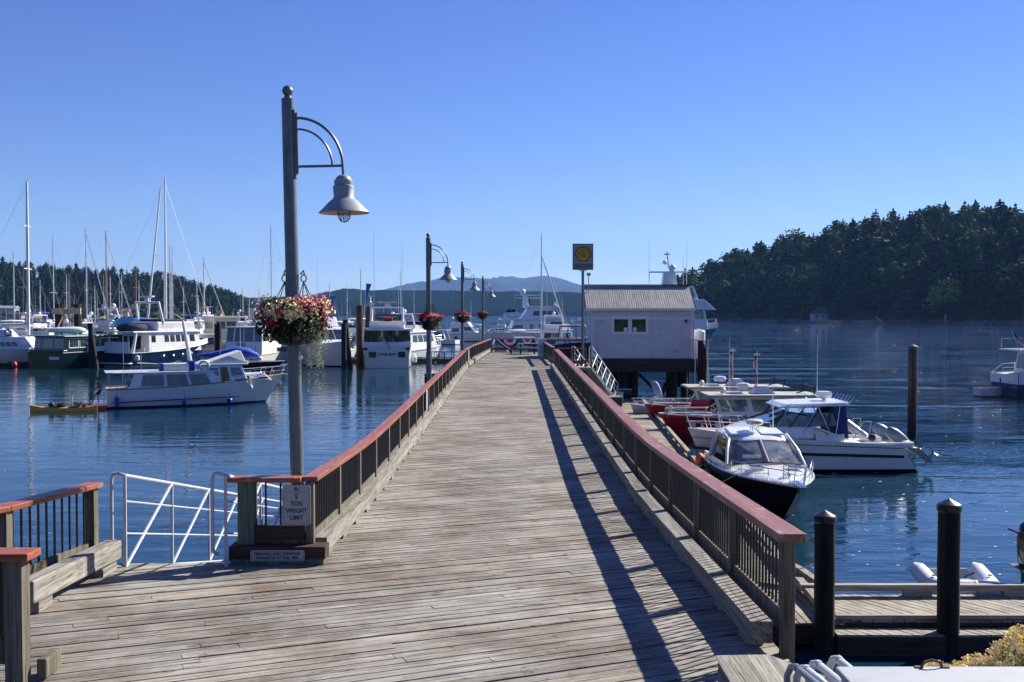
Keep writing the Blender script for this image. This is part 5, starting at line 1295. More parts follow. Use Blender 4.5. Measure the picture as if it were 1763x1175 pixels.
sail('wooden masted ketch with brown masts behind the green boat', 172, 168, 15, 13, 17.6, cover='canvas_tan', mastm='brass_mast', ketch=True, furl=True)
motor('blue and white workboat with orange rail and radar frame near the left shore', 75, 215, 5, 13, 'pilot', canvas='canvas_blue', fly=True)
motor('white cruiser with two radar domes behind the left flank of the blue hulled trawler', 215, 141, 70, 14, 'sedan', canvas='canvas_navy', domes=2)
sail('sloop with brown wooden mast left of the two tallest masts', 243, 176, 168, 11, 12.5, cover='canvas_tan', mastm='brass_mast')
sail('sloop with silver mast directly right of the two tallest masts', 283, 182, 12, 12, 16.3, cover='canvas_blue')
sail('sloop with silver mast second to the right of the two tallest masts', 289, 196, 12, 11, 17, cover='canvas_white')
sail('sloop with silver mast third to the right of the two tallest masts', 303, 188, 165, 11, 13.5, cover='canvas_blue')
sail('sloop with furled jib and silver mast above the cream trawler', 341, 165, 8, 12, 13.2, cover='canvas_tan', furl=True)
sail('small sloop with short mast right of the one above the cream trawler', 346, 188, 165, 10, 11, cover='canvas_white')
motor('white cruiser with two small domes behind the bow of the blue hulled trawler', 331, 160, 160, 12, 'sedan', canvas='canvas_blue', domes=2)
motor('white sport boat with navy canvas behind the thick black pile', 396, 150, 150, 10, 'express', canvas='canvas_blue')
motor('small white sport boat with a grey hull just left of Ambition II', 402, 128, 68, 8.5, 'express', canvas=None, hullm='gel_grey', domes=0)
motor('white cruiser with dark bimini far behind Ambition II', 430, 185, 165, 12, 'sedan', canvas='canvas_navy', domes=1)
motor('white cruiser hidden mostly by the large flower basket', 470, 160, 15, 13, 'sedan', canvas='canvas_navy')
sail('sloop whose tall thin mast rises left of the nearest lamp', 478, 150, 165, 12, 17, cover='canvas_blue')
motor('white cruiser just right of the flower basket with an antenna topped arch', 540, 155, 20, 13, 'sedan', canvas=None, domes=1, whips=3)
sail('sloop with a dark mast between the flower basket and the brown piles', 613, 190, 10, 11, 12.5, cover='canvas_navy', mastm='galvanised')
motor('white cabin boat between the dark pile pair and the brown piles', 612, 150, 170, 11, 'sedan', canvas='canvas_white', arch=False)
motor('dark canopied boat behind the right side of the stern-on cruiser', 703, 165, 25, 12, 'pilot', canvas='canvas_navy', fly=True, hullm='gel_black')
motor('small white powerboat by the far rocks behind the second flower basket', 752, 205, 160, 9, 'express', canvas=None, domes=0)
motor('low white cruiser with grey canvas at far left behind the long white boat', -14, 160, 12, 12, 'sedan', canvas='canvas_white')
motor('small blue covered runabout on the left dock end', 30, 150, 70, 8, 'express', canvas='canvas_blue', domes=0)
motor('white cruiser with a sloping windscreen left of the green boat', 92, 150, 155, 11, 'express', canvas='canvas_white')
sail('far sloop with thin mast behind the white cruiser right of the green boat', 197, 205, 170, 10, 12, cover='canvas_white')
motor('white pilothouse boat behind the green boat and the dark pile pair', 190, 150, 14, 12, 'pilot', canvas=None, fly=True)
motor('white cruiser far behind the cream trawler, near the headland tip', 365, 210, 12, 12, 'sedan', canvas='canvas_blue')
motor('white flybridge yacht with radar on a mast right of the headland tip', 437, 215, 10, 13, 'sedan', canvas='canvas_navy')
sail('sloop with bare mast far behind the stern-on cruiser', 697, 215, 170, 11, 13.2, cover='canvas_navy')
sail('thin masted sloop between the third and fourth lamps on the far water', 815, 330, 170, 10, 9, cover='canvas_white')

for (lb, px, Y, dg, L, st, cv, dm) in (
 ('small white cruiser at the far left edge, left of the leftmost tall mast', 8, 139, 25, 9, 'express', 'canvas_white', 0),
 ('small white flybridge boat between the two leftmost masts', 46, 148, 160, 9, 'sedan', 'canvas_white', 0),
 ('white sport boat with blue cockpit cover left of the braced piles', 88, 163, 20, 9, 'express', 'canvas_blue', 0),
 ('little white cabin boat right under the braced piles', 112, 158, 170, 8, 'pilot', None, 0),
 ('white sedan cruiser with a single dome right of the braced piles', 135, 148, 12, 10, 'sedan', None, 1),
 ('white sport boat behind the roof of the green boat', 160, 151, 165, 9.5, 'express', 'canvas_white', 1),
 ('white flybridge cruiser above the pile pair beside the green boat', 178, 139, 155, 10, 'sedan', None, 2),
 ('small white cruiser left behind the blue hulled trawler', 203, 156, 15, 9, 'sedan', 'canvas_white', 1),
 ('white sport boat right behind the flybridge of the blue hulled trawler', 300, 150, 165, 9, 'express', None, 1),
 ('white cruiser with one dome left of the cream trawler', 318, 143, 25, 9.5, 'sedan', None, 1),
 ('tiny white cruiser above the cream trawler stern', 337, 178, 170, 9, 'sedan', 'canvas_white', 1),
 ('white express boat right behind the thick black pile', 386, 143, 20, 9, 'express', None, 0),
 ('small white boat with blue cover between the thick pile and Ambition II', 408, 146, 155, 8, 'pilot', 'canvas_blue', 0),
 ('white pilothouse boat with dark windows far behind the thick black pile', 381, 187, 10, 10, 'pilot', None, 1),
 ('white cruiser with pale canvas just left of Ambition II, in the second row', 423, 152, 20, 10, 'sedan', 'canvas_white', 1),
 ('white express cruiser behind the roof of Ambition II', 455, 150, 160, 10, 'express', None, 0),
 ('white sedan boat behind the lamp pole under the flower basket', 497, 141, 20, 10, 'sedan', None, 0),
 ('white cruiser with white canvas behind the bow-on yacht', 577, 155, 165, 10, 'sedan', 'canvas_white', 1),
 ('small white cabin boat between the bow-on yacht and the dark pile pair', 590, 140, 75, 9, 'express', None, 0),
 ('white flybridge cruiser directly behind the mast of the long white boat', 33, 141, 20, 10.5, 'sedan', 'canvas_white', 1),
 ('white cruiser with navy bimini left of the green boat roof', 70, 143, 165, 10, 'sedan', 'canvas_navy', 1),
 ('small white sport boat just left of the braced piles', 98, 144, 18, 9, 'express', 'canvas_white', 0),
 ('white sedan cruiser right behind the covered dinghy on the green roof', 124, 141, 160, 10, 'sedan', None, 1),
 ('white sport boat over the middle of the green roof', 147, 142, 22, 9.5, 'express', None, 1),
 ('white flybridge boat between the green roof and the blue hulled trawler', 192, 140, 158, 10.5, 'sedan', 'canvas_white', 1),
 ('white cruiser with blue bimini behind the blue hulled trawler arch', 246, 152, 15, 11, 'sedan', 'canvas_blue', 1),
 ('white cruiser peeking out right of the blue hulled trawler flybridge', 316, 150, 162, 10.5, 'sedan', 'canvas_white', 2),
 ('small white cruiser with blue canvas right of the cream wheelhouse', 397, 137, 20, 9.5, 'sedan', 'canvas_blue', 1),
 ('white flybridge boat behind the left edge of Ambition II', 436, 140, 160, 10.5, 'sedan', 'canvas_white', 1),
 ('white cruiser with a dome behind the left half of the flower basket', 468, 143, 18, 10, 'sedan', None, 1),
 ('small white sport boat between the lamp pole and the bow-on yacht', 519, 140, 165, 9, 'express', None, 0),
 ('white cruiser behind the flybridge of the bow-on yacht', 562, 146, 15, 10.5, 'sedan', 'canvas_white', 1),
 ('white pilothouse boat behind the two brown piles', 634, 152, 165, 10, 'pilot', 'canvas_blue', 1),
 ('white cruiser behind the right shoulder of the stern-on cruiser', 694, 150, 20, 10, 'sedan', None, 1),
 ('far white cruiser behind the radar bar of the stern-on cruiser', 660, 200, 170, 10, 'sedan', None, 0),
 ('far white boat left of the second lamp pole in the distance', 725, 230, 15, 9, 'sedan', None, 0)):
    motor(lb, px, Y, dg, L, st, canvas=cv, domes=dm, arch=(int(px) % 3 != 0), whips=1 + int(px) % 2)
for (lb, px, Y, dg, L, mh, fu) in (
 ('small sloop with a bare mast between the leftmost tall mast and the braced piles', 62, 200, 12, 10, 11, 0),
 ('sloop with a short silver mast just right of the braced piles', 122, 195, 170, 10, 12, 0),
 ('small sloop with a stubby mast above the pile pair', 157, 200, 10, 9, 10, 0),
 ('small sloop left of the blue hulled trawler with a thin mast', 217, 190, 168, 10, 12, 0),
 ('sloop with thin mast close left of the leaning mast', 233, 200, 15, 9, 11, 0),
 ('thin masted sloop between the tallest mast and the three masts', 276, 205, 10, 10, 13, 0),
 ('far small sloop right of the three masts', 322, 205, 165, 9, 10, 0),
 ('far small sloop right of the thick black pile', 412, 215, 12, 9, 10, 0),
 ('far small sloop behind Ambition II', 452, 222, 168, 9, 10, 0),
 ('far small sloop just right of the flower basket', 562, 225, 12, 9, 11, 0),
 ('far small sloop above the dark pile pair', 603, 235, 168, 9, 11, 0)):
    sail(lb, px, Y, dg, L, mh, cover='canvas_white' if int(px) % 2 else 'canvas_blue', furl=bool(fu))
# far docks between the rows
float_dock('long grey marina dock behind the green and blue boats', X(150, 134), 134, 46, 2.2, R(2), seed=31, rails=(1, 0))
float_dock('marina dock behind the boats by the nearest lamp', X(560, 130), 131, 34, 2.2, R(-2), seed=32, rails=(1, 0))
float_dock('far marina dock across the left basin', X(260, 172), 173, 70, 2.2, 0, seed=33, rails=(0, 0), bull=False)

# left dock with the long white boat -----------------------------------------
t = float_dock('grey dock end with red and black buoys at the far left', X(28, 121), 121, 12.5, 3.2, R(7), seed=34, ang=0, rails=(0, 0), bull=False)
for i, (px, mt, nm) in enumerate(((24, 'buoy_red', 'left red'), (77, 'buoy_red', 'right red'), (50, 'rubber_black', 'left black'), (62, 'rubber_black', 'right black'))):
    Y = 119.5 - .6 + i * 0 + (px - 24) * .012; g = G(); g.ball((0, 0, 0), .3, .3, .34, 12, 8); g.lathe([(.05, .3), (.06, .42), (0, .43)], 8)
    tag(obj('buoy', g, mt, loc=(X(px, 118.8), 118.8 + (px - 24) * .015, .28)), nm + ' buoy hanging on the side of the far left dock', 'buoy', 'buoys on the left dock')
g = G(); g.ball((0, 0, 0), .42, .42, .42, 12, 8); tag(obj('buoy', g, 'buoy_pink', loc=(X(53, 120.6), 120.6, .9)), 'pale pink round buoy standing on the far left dock', 'buoy')
t = thing('dock_locker', 'white rounded post box at the right end of the far left dock', 'dock box', (X(77, 121), 121, .45)); g = G(); g.lathe([(.32, 0), (.32, 1.5), (.2, 1.75), (0, 1.8)], 12); obj('body', g, 'gel_white', t)
g = G(); g.lathe([(.34, .3), (.34, .4)], 12); obj('band', g, 'gel_grey', t)
T = boat('motor_sailer', 'long white boat with tall mast and life rings beside the far left dock', 'sailboat', 12, 123.5, 6)
S = hull(T, 15, 4.3, 2.0, 1.9, ('gel_cream_w', 'gel_white', 'antifoul_black', 'nonskid'), ov=.1, trans=.8, rub='gel_white')
sp = cab(T, 'cabin', -5.5, 3.8, -5.4, 2.6, 1.8, 3.4, 1.7, 1.5, 'gel_white', .08); win(sp, 'star', split(5, .45, .82, .015), .3, .62); win(sp, 'star', [(.1, .16)], .5, .8)
sp = cab(T, 'cabin', -4.5, 1.0, -4.2, .2, 3.4, 4.3, 1.3, 1.1, 'gel_white', .15)
mast(T, 2.5, 3.0, 19, .19, 6.5, 'canvas_white', 'gel_white', (7.4, 2.0), (-7, 2.0), wd=2.0, boomz=1.5)
for x_ in (-3.0, .8):
    g = G(); g.lathe([(.36 + .09 * math.cos(q * .785), .09 * math.sin(q * .785)) for q in range(9)], 16); o = obj('life_ring', g, 'kayak_yellow' if x_ < 0 else 'canvas_navy', T); o.location = (x_, -1.85, 2.7 if x_ < 0 else 3.9); o.rotation_euler = (R(90), 0, 0)
rails(T, S, .5, .97, .8, 6, .025)
T = boat('dinghy', 'upturned white and blue dinghy leaning at the bow of the long white boat', 'dinghy', 70, 122.2, 100)
S = hull(T, 3.4, 2.2, 2.3, 2.0, ('gel_white', 'canvas_blue', 'canvas_blue', 'canvas_blue'), ov=.15)

# green boat -------------------------------------------------------------------
T = boat('trawler_yacht', 'dark green hulled cruiser moored stern-on with a white covered dinghy on its roof', 'motor boat', 152, 121.5, 66); T.scale = (.9, 1, .82)
S = hull(T, 14, 6.0, 2.4, 2.15, ('gel_green', 'gel_green', 'antifoul_black', 'teak'), ov=.1, trans=.93, rub='gel_white', pw=2.8)
sp = cab(T, 'cabin', -6.2, 3.6, -6.0, 3.2, 2.1, 4.35, 2.6, 2.5, 'gel_green', .05, over=(.8, .5, .35, .16), overmat='gel_green_light')
win(sp, 'back', [(.04, .2), (.25, .58), (.62, .9)], .28, .86, 'glass_blue', frame='gel_green'); win(sp, 'star', split(5, .04, .9, .03), .35, .85, 'glass_blue', frame='gel_white')
g = G(); g.box(-7.04, -7.0, -2.2, -.7, 1.2, 1.6); obj('name_plate', g, 'gel_white', T, 0); g = G(); g.box(-6.7, -6.1, -2.6, 2.6, 2.0, 2.5); obj('bulwark', g, 'gel_green', T, 0, bevel=.05)
g = G(); g.box(-3.0, 3.3, -2.72, -2.62, 1.9, 2.9); obj('side_panel', g, 'gel_white', T, 0)
T2 = boat('covered_dinghy', 'white canvas covered dinghy lying on the roof of the green cruiser', 'dinghy', 115, 119, 10); T2.location.z = 3.85; T2.scale = (.72, .8, .85)
g = G(); rings = []
for t_, w_, h_ in ((-1, .2, .2), (-.85, .75, .4), (-.4, .95, .55), (.3, .95, .6), (.75, .7, .55), (1, .1, .35)): rings.append([(t_ * 2.9, w_ * math.cos(a * .5236), .35 + h_ * math.sin(a * .5236) * (1 if math.sin(a * .5236) > 0 else .5)) for a in range(12)])
g.loft(rings); obj('cover', g, 'canvas_white', T2, 60); g = G(); g.box(-1.6, -1.3, -.8, .8, -.22, .2); g.box(1.2, 1.5, -.8, .8, -.22, .2); obj('cradle', g, 'gel_grey', T2, 0)

# blue hulled trawler ------------------------------------------------------------
T = boat('trawler_yacht', 'large trawler with white upperworks and dark blue hull, seen from its stern quarter', 'motor boat', 287, 126, 62); T.scale = (.84, 1, .80)
S = hull(T, 18, 5.6, 3.5, 2.0, ('gel_navy', 'gel_white', 'antifoul_black', 'nonskid'), ov=.08, trans=.92, rub='gel_white', sag=.9, pw=2.6)
g = G(); rr = [i / 12 for i in range(5, 13)]
for s_ in (-1, 1):
    N = len(g.v)
    for t_ in rr: x, w_, z = S(t_); g.v += [(x, s_ * (w_ + .02), z - .05), (x, s_ * (w_ + .03), z + .8 * min(1, (t_ - .38) * 8))]
    for i in range(len(rr) - 1): g.f.append([N + 2 * i, N + 2 * i + 2, N + 2 * i + 3, N + 2 * i + 1]); g.m.append(0)
obj('bow_bulwark', g, 'gel_white', T)
g = G(); g.hexa([(-9.3, -2.1, 1.95), (-8.95, -2.1, 1.95), (-8.95, 2.3, 1.95), (-9.3, 2.3, 1.95)], [(-9.0, -1.9, 3.6), (-8.8, -1.9, 3.6), (-8.8, 2.1, 3.6), (-9.0, 2.1, 3.6)]); obj('transom_gate', g, 'gel_white', T, 0, bevel=.05)
g = G(); g.box(-10.2, -9.0, -2.5, 2.5, .42, .6); obj('swim_platform', g, 'gel_white', T, 0, bevel=.04)
sp = cab(T, 'cabin', -5.8, 4.2, -5.8, 3.6, 2.0, 4.95, 2.3, 2.2, 'gel_white', .06, over=(2.9, .6, .25, .2), overmat='gel_white')
win(sp, 'back', [(.05, .2), (.28, .45), (.5, .72)], .15, .82); win(sp, 'star', [(.05, .13)] + split(4, .3, .72, .025) + [(.8, .9)], .5, .84)
for y_ in (-2.2, 2.2): obj('awning_post', G().beam((-8.6, y_, 2.0), (-8.0, y_, 5.0), .35, .2), 'gel_white', T, 0)
sp = cab(T, 'flybridge', -4.0, 3.2, -4.2, 2.8, 5.15, 6.5, 2.1, 2.2, 'gel_white', .15); win(sp, 'star', [(.12, .4)], .3, .8, 'canvas_white')
g = G(); g.box(-3.2, 1.6, -2.1, 2.1, 6.45, 6.9); obj('flybridge_cover', g, 'canvas_navy', T, 0, bevel=.15)
g = G(); g.loft([[(x_, w_ * math.cos(a * .5236), 5.6 + h_ * math.sin(a * .5236)) for a in range(12)] for x_, w_, h_ in ((-8.4, .5, .3), (-7.4, 1.7, .7), (-5.6, 1.9, .9), (-4.6, .9, .4))]); obj('dinghy_cover', g, 'canvas_navy', T, 60)
g = G(); g.tube([(-3.0, -2.1, 6.3), (-3.6, -1.9, 9.4), (-3.6, 1.9, 9.4), (-3.0, 2.1, 6.3)], .2, 8); obj('radar_arch', g, 'gel_white', T)
g = G(); g.tube([(-3.6, 0, 9.4), (-3.6, 0, 10.4)], .3, 8, r2=.15); g.box(-3.9, -3.3, -1, 1, 10.2, 10.4); obj('mast_base', g, 'gel_white', T)
dome(T, -7.5, 2.4, 6.8, .5); dome(T, -7.5, -.4, 7.0, .5) if False else None
for i in range(4):
    t_ = .3 + .1 * i; x, w_, z = S(t_); g = G(); g.lathe([(.0, .0), (.16, 0), (.18, .03), (.14, .05)], 12); o = obj('porthole', g, 'chrome', T); o.location = (x, -w_ * .965 - .02, z * .62); o.rotation_euler = (R(90), 0, 0)
rails(T, S, .05, .3, .8, 4, .03); whip(T, -2, -1.8, 6.5, 5)
fender(T, -8.8, -3.1, .9, .3, .8, 'buoy_white')
T2 = boat('inflatable_toy', 'bright blue and white rolled float tube hanging beside the blue hulled trawler', 'float', 222, 124, 20); T2.location.z = 4.9
g = G(); g.loft([[(x_, .15 * w_ * math.cos(a * .5236), .8 * w_ * math.sin(a * .5236)) for a in range(12)] for x_, w_ in ((-1.7, .3), (-1.3, .85), (-.2, 1), (.9, .9), (1.5, .4))]); obj('tube_body', g, 'float_toy', T2, 60)

# tall masts behind it
sail('big ketch with the tallest white mast and a leaning jib stay behind the blue trawler', 268, 143, 20, 17, 22.6, cover='canvas_white', mastm='gel_white')
T = boat('sailboat', 'big sloop whose white mast leans right, crossing beside the tallest mast', 'sailboat', 249, 139, 22, BG)
S = hull(T, 14, 4, 1.7, 1.3, ov=.15, trans=.5); g = G(); g.tube([(0, 0, 1.5), (2.2, -.4, 23.3)], .17, 8, r2=.09); m_ = obj('mast', g, 'gel_white', T); g = G(); g.tube([(0, -1.6, 1.5), (2.2, -.4, 23)], .02, 4); g.tube([(1.6, -1.1, 14), (1.45, .5, 14.1)], .04, 5); obj('stays', g, 'galvanised', m_)
sp = cab(T, 'cabin', -2, 3, -2, 2.4, 1.3, 2.1, 1.3, 1.1, 'gel_white')

# cream trawler right of it -------------------------------------------------------
T = boat('trawler', 'cream coloured trawler with tall cream wheelhouse left of the thick black pile', 'motor boat', 356, 132, 38)
S = hull(T, 12.5, 4.2, 2.3, 1.3, ('gel_white', 'gel_navy', 'antifoul_black', 'teak'), rub='teak', sag=.8)
sp = cab(T, 'cabin', -5.6, .5, -5.6, .5, 1.2, 3.5, 1.85, 1.8, 'gel_cream', .05, over=(.6, .2, .2, .12), overmat='gel_white'); win(sp, 'star', split(4, .05, .95, .03), .45, .82); win(sp, 'back', split(3, .05, .95, .04), .35, .85)
sp = cab(T, 'wheelhouse', .3, 3.4, .3, 3.6, 2.0, 5.6, 1.7, 1.6, 'gel_cream', .05, over=(.5, .7, .2, .25), overmat='gel_cream'); win(sp, 'star', split(2, .1, .9, .06), .62, .88); win(sp, 'front', split(3), .62, .9); win(sp, 'back', split(2, .1, .9), .62, .88, 'canvas_tan')
g = G(); g.tube([(-1, 0, 3.6), (-1.2, 0, 8.3)], .13, 8, r2=.09); g.tube([(-1.1, 0, 4.2), (-4.2, 0, 6.2)], .12, 6, r2=.05); m_ = obj('mast', g, 'gel_cream', T)
g = G(); g.box(-.2, .4, -1.2, 1.2, 7.0, 7.1); g.tube([(.1, 0, 5.8), (.1, 0, 7)], .12, 6); obj('radar', g, 'gel_white', T, 0); rails(T, S, .5, .97, .8, 6, .025)

# blue covered boats between the cream trawler and the moving trawler
T = boat('covered_boat', 'low dark sailboat hull with bright blue sail cover behind the moving trawler', 'sailboat', 392, 101, 6)
S = hull(T, 11, 3.0, 1.5, 1.3, ('gel_black', 'gel_white', 'antifoul_black', 'nonskid'), ov=.17, trans=.5, rub='gel_white')
g = G(); g.loft([[(x_, w_ * math.cos(a * .5236), z_ + h_ * math.sin(a * .5236)) for a in range(12)] for x_, w_, z_, h_ in ((-3.0, .2, 2.1, .1), (-1.5, .8, 2.1, .3), (.8, .9, 2.4, .6), (2.0, .8, 2.3, .5), (3.0, .3, 2.0, .2))]); obj('sail_cover', g, 'canvas_blue', T, 60)
whip(T, 1.2, 0, 1.6, 3.2, .03)
T = boat('skiff', 'small open grey boat with a tilted outboard floating below the Ambition II stern', 'dinghy', 437, 105, 4)
S = hull(T, 8.5, 2.2, 1.0, .75, ('gel_grey', 'gel_white', 'antifoul_black', 'gel_grey'), rub='gel_white', drop=.15)
outboard(T, 4.0, -.2, 1.0, 0, R(50), 'gel_white', 1.2)
for i in range(7):
    o = obj('gear', G().ball((0, 0, 0), .3, .25, .22, 7, 5), random.choice(['gel_white', 'canvas_tan', 'canvas_white']), T); o.location = (-1.8 + i * .62, random.uniform(-.5, .2), 1.05 + random.uniform(0, .15))

# Ambition II ---------------------------------------------------------------------
T = boat('motor_yacht', 'stern-on white cruiser named Ambition II with a dark enclosed aft deck', 'motor boat', 463, 121, 78)
S = hull(T, 14, 4.9, 2.2, 1.55, ('gel_cream_w', 'gel_white', 'antifoul_black', 'teak'), trans=.94, rub='teak', pw=2.8)
sp = cab(T, 'cabin', -6.6, 2, -6.5, 2, 1.5, 3.05, 2.25, 2.25, 'gel_white', .04); win(sp, 'star', [(.45, .9)], .2, .5); win(sp, 'back', [(.3, .55)], .4, .9, 'glass_brown'); win(sp, 'back', [(.12, .22), (.24, .52)], .02, .36, 'interior_dark')
sp = cab(T, 'aft_enclosure', -6.4, -.5, -6.2, -.8, 3.05, 4.55, 2.2, 2.1, 'glass_brown', .03, over=(.3, .5, .15, .16), overmat='gel_white'); win(sp, 'back', [(0, .015), (.2, .24), (.48, .5), (.76, .79), (.985, 1)], .02, 1, 'gel_white'); win(sp, 'star', [(.0, .02), (.3, .33), (.64, .67)], .02, 1, 'gel_white')
text('Ambition II', .52, 'lettering_black', T, (-7.03, -.1, .95), (R(90), 0, R(-90)), offset=.004)
g = G(); g.ball((-7.2, -1.8, 1.6), .3, .3, .35); g.tube([(-7.2, -1.8, 1.9), (-7.2, -1.8, 2.6)], .02, 4); obj('anchor_ball', g, 'rubber_black', T); fender(T, -7.1, -2.3, .6, .24, .8, 'buoy_white'); whip(T, -3, 1, 4.7, 4.5, .03)
g = G(); g.tube([(-1.5, 0, 4.6), (-1.7, 0, 6.3)], .35, 8, r2=.2); obj('funnel', g, 'gel_white', T); dome(T, -1.6, 0, 6.3, .35)
# crane-like frame of the blue bridge behind Ambition II
T = boat('motor_yacht', 'blue grey yacht with a tall squared radar frame behind Ambition II', 'motor boat', 441, 158, 12)
S = hull(T, 14, 4.4, 2.2, 1.5, ('gel_lightblue', 'gel_white', 'antifoul_black', 'nonskid')); sp = cab(T, 'cabin', -4, 3, -4, 2.2, 1.6, 4.2, 1.8, 1.6, 'gel_lightblue'); win(sp, 'star', split(4), .5, .85)
g = G(); g.box(-1.2, -.4, -.5, .5, 4.3, 6.9); obj('tower', g, 'gel_grey', T, 0, bevel=.05); g = G(); g.box(-1.3, 1.6, -.7, .7, 6.95, 7.05); obj('crossbeam', g, 'gel_grey', T, 0); whip(T, .3, 0, 7.1, 2.4, .03)

# bow-on yacht right of the lamp -----------------------------------------------------
T = boat('motor_yacht', 'white motor yacht moored bow towards the viewer, just right of the nearest lamp', 'motor boat', 553, 123, 286)
T.rotation_euler.z = R(-52)
S = hull(T, 15, 5.4, 3.1, 1.9, ('gel_white', 'gel_navy', 'antifoul_black', 'nonskid'), ov=.17, rub='gel_white', pw=2.2, sag=.6)
sp = cab(T, 'cabin', -5.5, 3.4, -5.3, 1.4, 1.9, 4.6, 2.2, 1.95, 'gel_white', .12); win(sp, 'front', split(3, .05, .95, .02), .45, .88); win(sp, 'star', split(3, .1, .85, .04), .45, .8); win(sp, 'port', split(3, .1, .85, .04), .45, .8)
sp = cab(T, 'flybridge', -4.4, .9, -4.4, .2, 4.6, 5.8, 1.9, 1.9, 'gel_white', .12)
g = G(); g.tube([(-3.4, -1.9, 5.7), (-4.0, -1.6, 7.4), (-4.0, 1.6, 7.4), (-3.4, 1.9, 5.7)], .17, 8); obj('radar_arch', g, 'gel_white', T); dome(T, -4, 0, 7.5, .42); dome(T, -4, 1.1, 7.4, .25); whip(T, -3.8, -1.5, 7.3, 4.5, .03); whip(T, -3.8, 1.5, 7.3, 5.5, .03); rails(T, S, .45, .97, .85, 8, .028)
fender(T, 1.5, 2.5, .8, .25, .9, 'buoy_white')

# LYNNE MARY --------------------------------------------------------------------------
T = boat('motor_yacht', 'stern-on white cruiser named LYNNE MARY with a curved dark glass aft cabin', 'motor boat', 668, 123, 96)
S = hull(T, 14, 5.9, 2.6, 2.5, ('gel_cream_w', 'gel_white', 'antifoul_black', 'nonskid'), trans=.9, rub='gel_white', pw=3.0, wl=.9)
sp = cab(T, 'aft_cabin', -6.9, 3, -6.8, 2.6, 2.4, 2.95, 2.72, 2.68, 'gel_white', .03)
g = G(); k = 13; R_ = []
for zz, q in ((2.95, 1), (4.25, .975)):
    R_.append([(-6.75 + .55 * ((i / (k - 1) - .5) * 2) ** 2 if q else 0, (-1 + 2 * i / (k - 1)) * 2.6 * q, zz) for i in range(k)])
g.loft(R_, 0, False, False); g.add([(-6.2, -2.6, 2.95), (2.4, -2.6, 2.95), (2.2, -2.53, 4.25), (-6.2, -2.53, 4.25)], [(0, 1, 2, 3)]); g.add([(-6.2, 2.6, 2.95), (2.4, 2.6, 2.95), (2.2, 2.53, 4.25), (-6.2, 2.53, 4.25)], [(3, 2, 1, 0)]); o = obj('window', g, 'glass_dark', T, 30)
g = G()
for i in (0, 3, 6, 9, 12): g.tube([tuple(Vector(R_[0][i]) - Vector((.03, 0, 0))), tuple(Vector(R_[1][i]) - Vector((.03, 0, 0)))], .045, 5)
obj('mullions', g, 'gel_white' if False else 'rubber_black', T)
g = G(); n2 = 13; g.loft([[(-7.0 + .5 * ((i / 12 - .5) * 2) ** 2, (-1 + i / 6) * 2.75, zz) for i in range(13)] + [(2.8, 2.7, zz), (2.8, -2.7, zz)] for zz in (4.26, 4.42)]); obj('cabin_roof', g, 'gel_white', T, 30)
sp = cab(T, 'saloon', -1.0, 3.2, -1, 2.6, 2.4, 4.2, 2.66, 2.62, 'gel_white', .03); win(sp, 'star', split(3, .1, .9, .05), .4, .85)
g = G()
for s_ in (-1, 1): g.tube([(-5.6, s_ * 1.9, 4.4), (-4.2, s_ * 1.8, 5.6), (-4.0, s_ * 1.75, 6.9)], .13, 6); g.tube([(-1.6, s_ * 1.8, 5.2), (-3.2, s_ * 1.75, 6.9)], .05, 5)
g.tube([(-4.0, -1.75, 6.9), (-4.0, 1.75, 6.9)], .1, 6); obj('radar_arch', g, 'gel_white', T)
g = G(); g.box(-4.3, -3.7, -.28, .28, 6.95, 7.35); g.box(-4.1, -3.9, -1.1, 1.1, 7.42, 7.56); obj('radar', g, 'gel_white', T, 0)
sp = cab(T, 'flybridge', -5.0, .4, -5.2, .2, 4.42, 5.3, 2.0, 2.1, 'gel_white', .1); g = G(); g.box(-4.8, -2.5, -.6, .5, 5.0, 5.75); obj('seat_cover', g, 'flag_red', T, 0, bevel=.08); g = G(); g.hexa([(-2.2, -1.8, 5.3), (-.2, -1.8, 5.3), (-.2, 1.8, 5.3), (-2.2, 1.8, 5.3)], [(-1.9, -1.6, 6.1), (-.8, -1.6, 6.1), (-.8, 1.6, 6.1), (-1.9, 1.6, 6.1)]); obj('flybridge_screen', g, 'glass_blue', T, 0)
g = G(); g.tube([(-5.4, 1.9, 4.4), (-5.1, 1.9, 8.2)], .07, 6); g.ball((-5.1, 1.9, 7.3), .2, .2, .35); obj('antenna_mast', g, 'gel_white', T); whip(T, -5, 1.5, 5, 11, .03); whip(T, -3, -1.7, 5, 9.5, .03)
text('LYNNE MARY', .46, 'lettering_black', T, (-7.03, 0, 1.55), (R(90), 0, R(-90)), offset=.006, sx=.8)
for y_ in (-1.65, 1.65): g = G(); g.box(-7.04, -7.0, y_ - .4, y_ + .4, 1.2, 1.85); obj('transom_port', g, 'glass_dark', T, 0)
for y_ in (-2.35, 2.45): g = G(); g.box(-7.02, -6.9, y_ - .25, y_ + .25, 2.05, 2.3); obj('fairlead', g, 'rubber_black', T, 0)
flag(T, -7.2, .35, 2.2, 1.5, .9, .5, 0, 1.3, 'us', 4, R(-90)); fender(T, -5.5, -3.1, .5, .28, .8, 'buoy_white'); fender(T, -1, -3.1, .6, .28, .8, 'buoy_white')

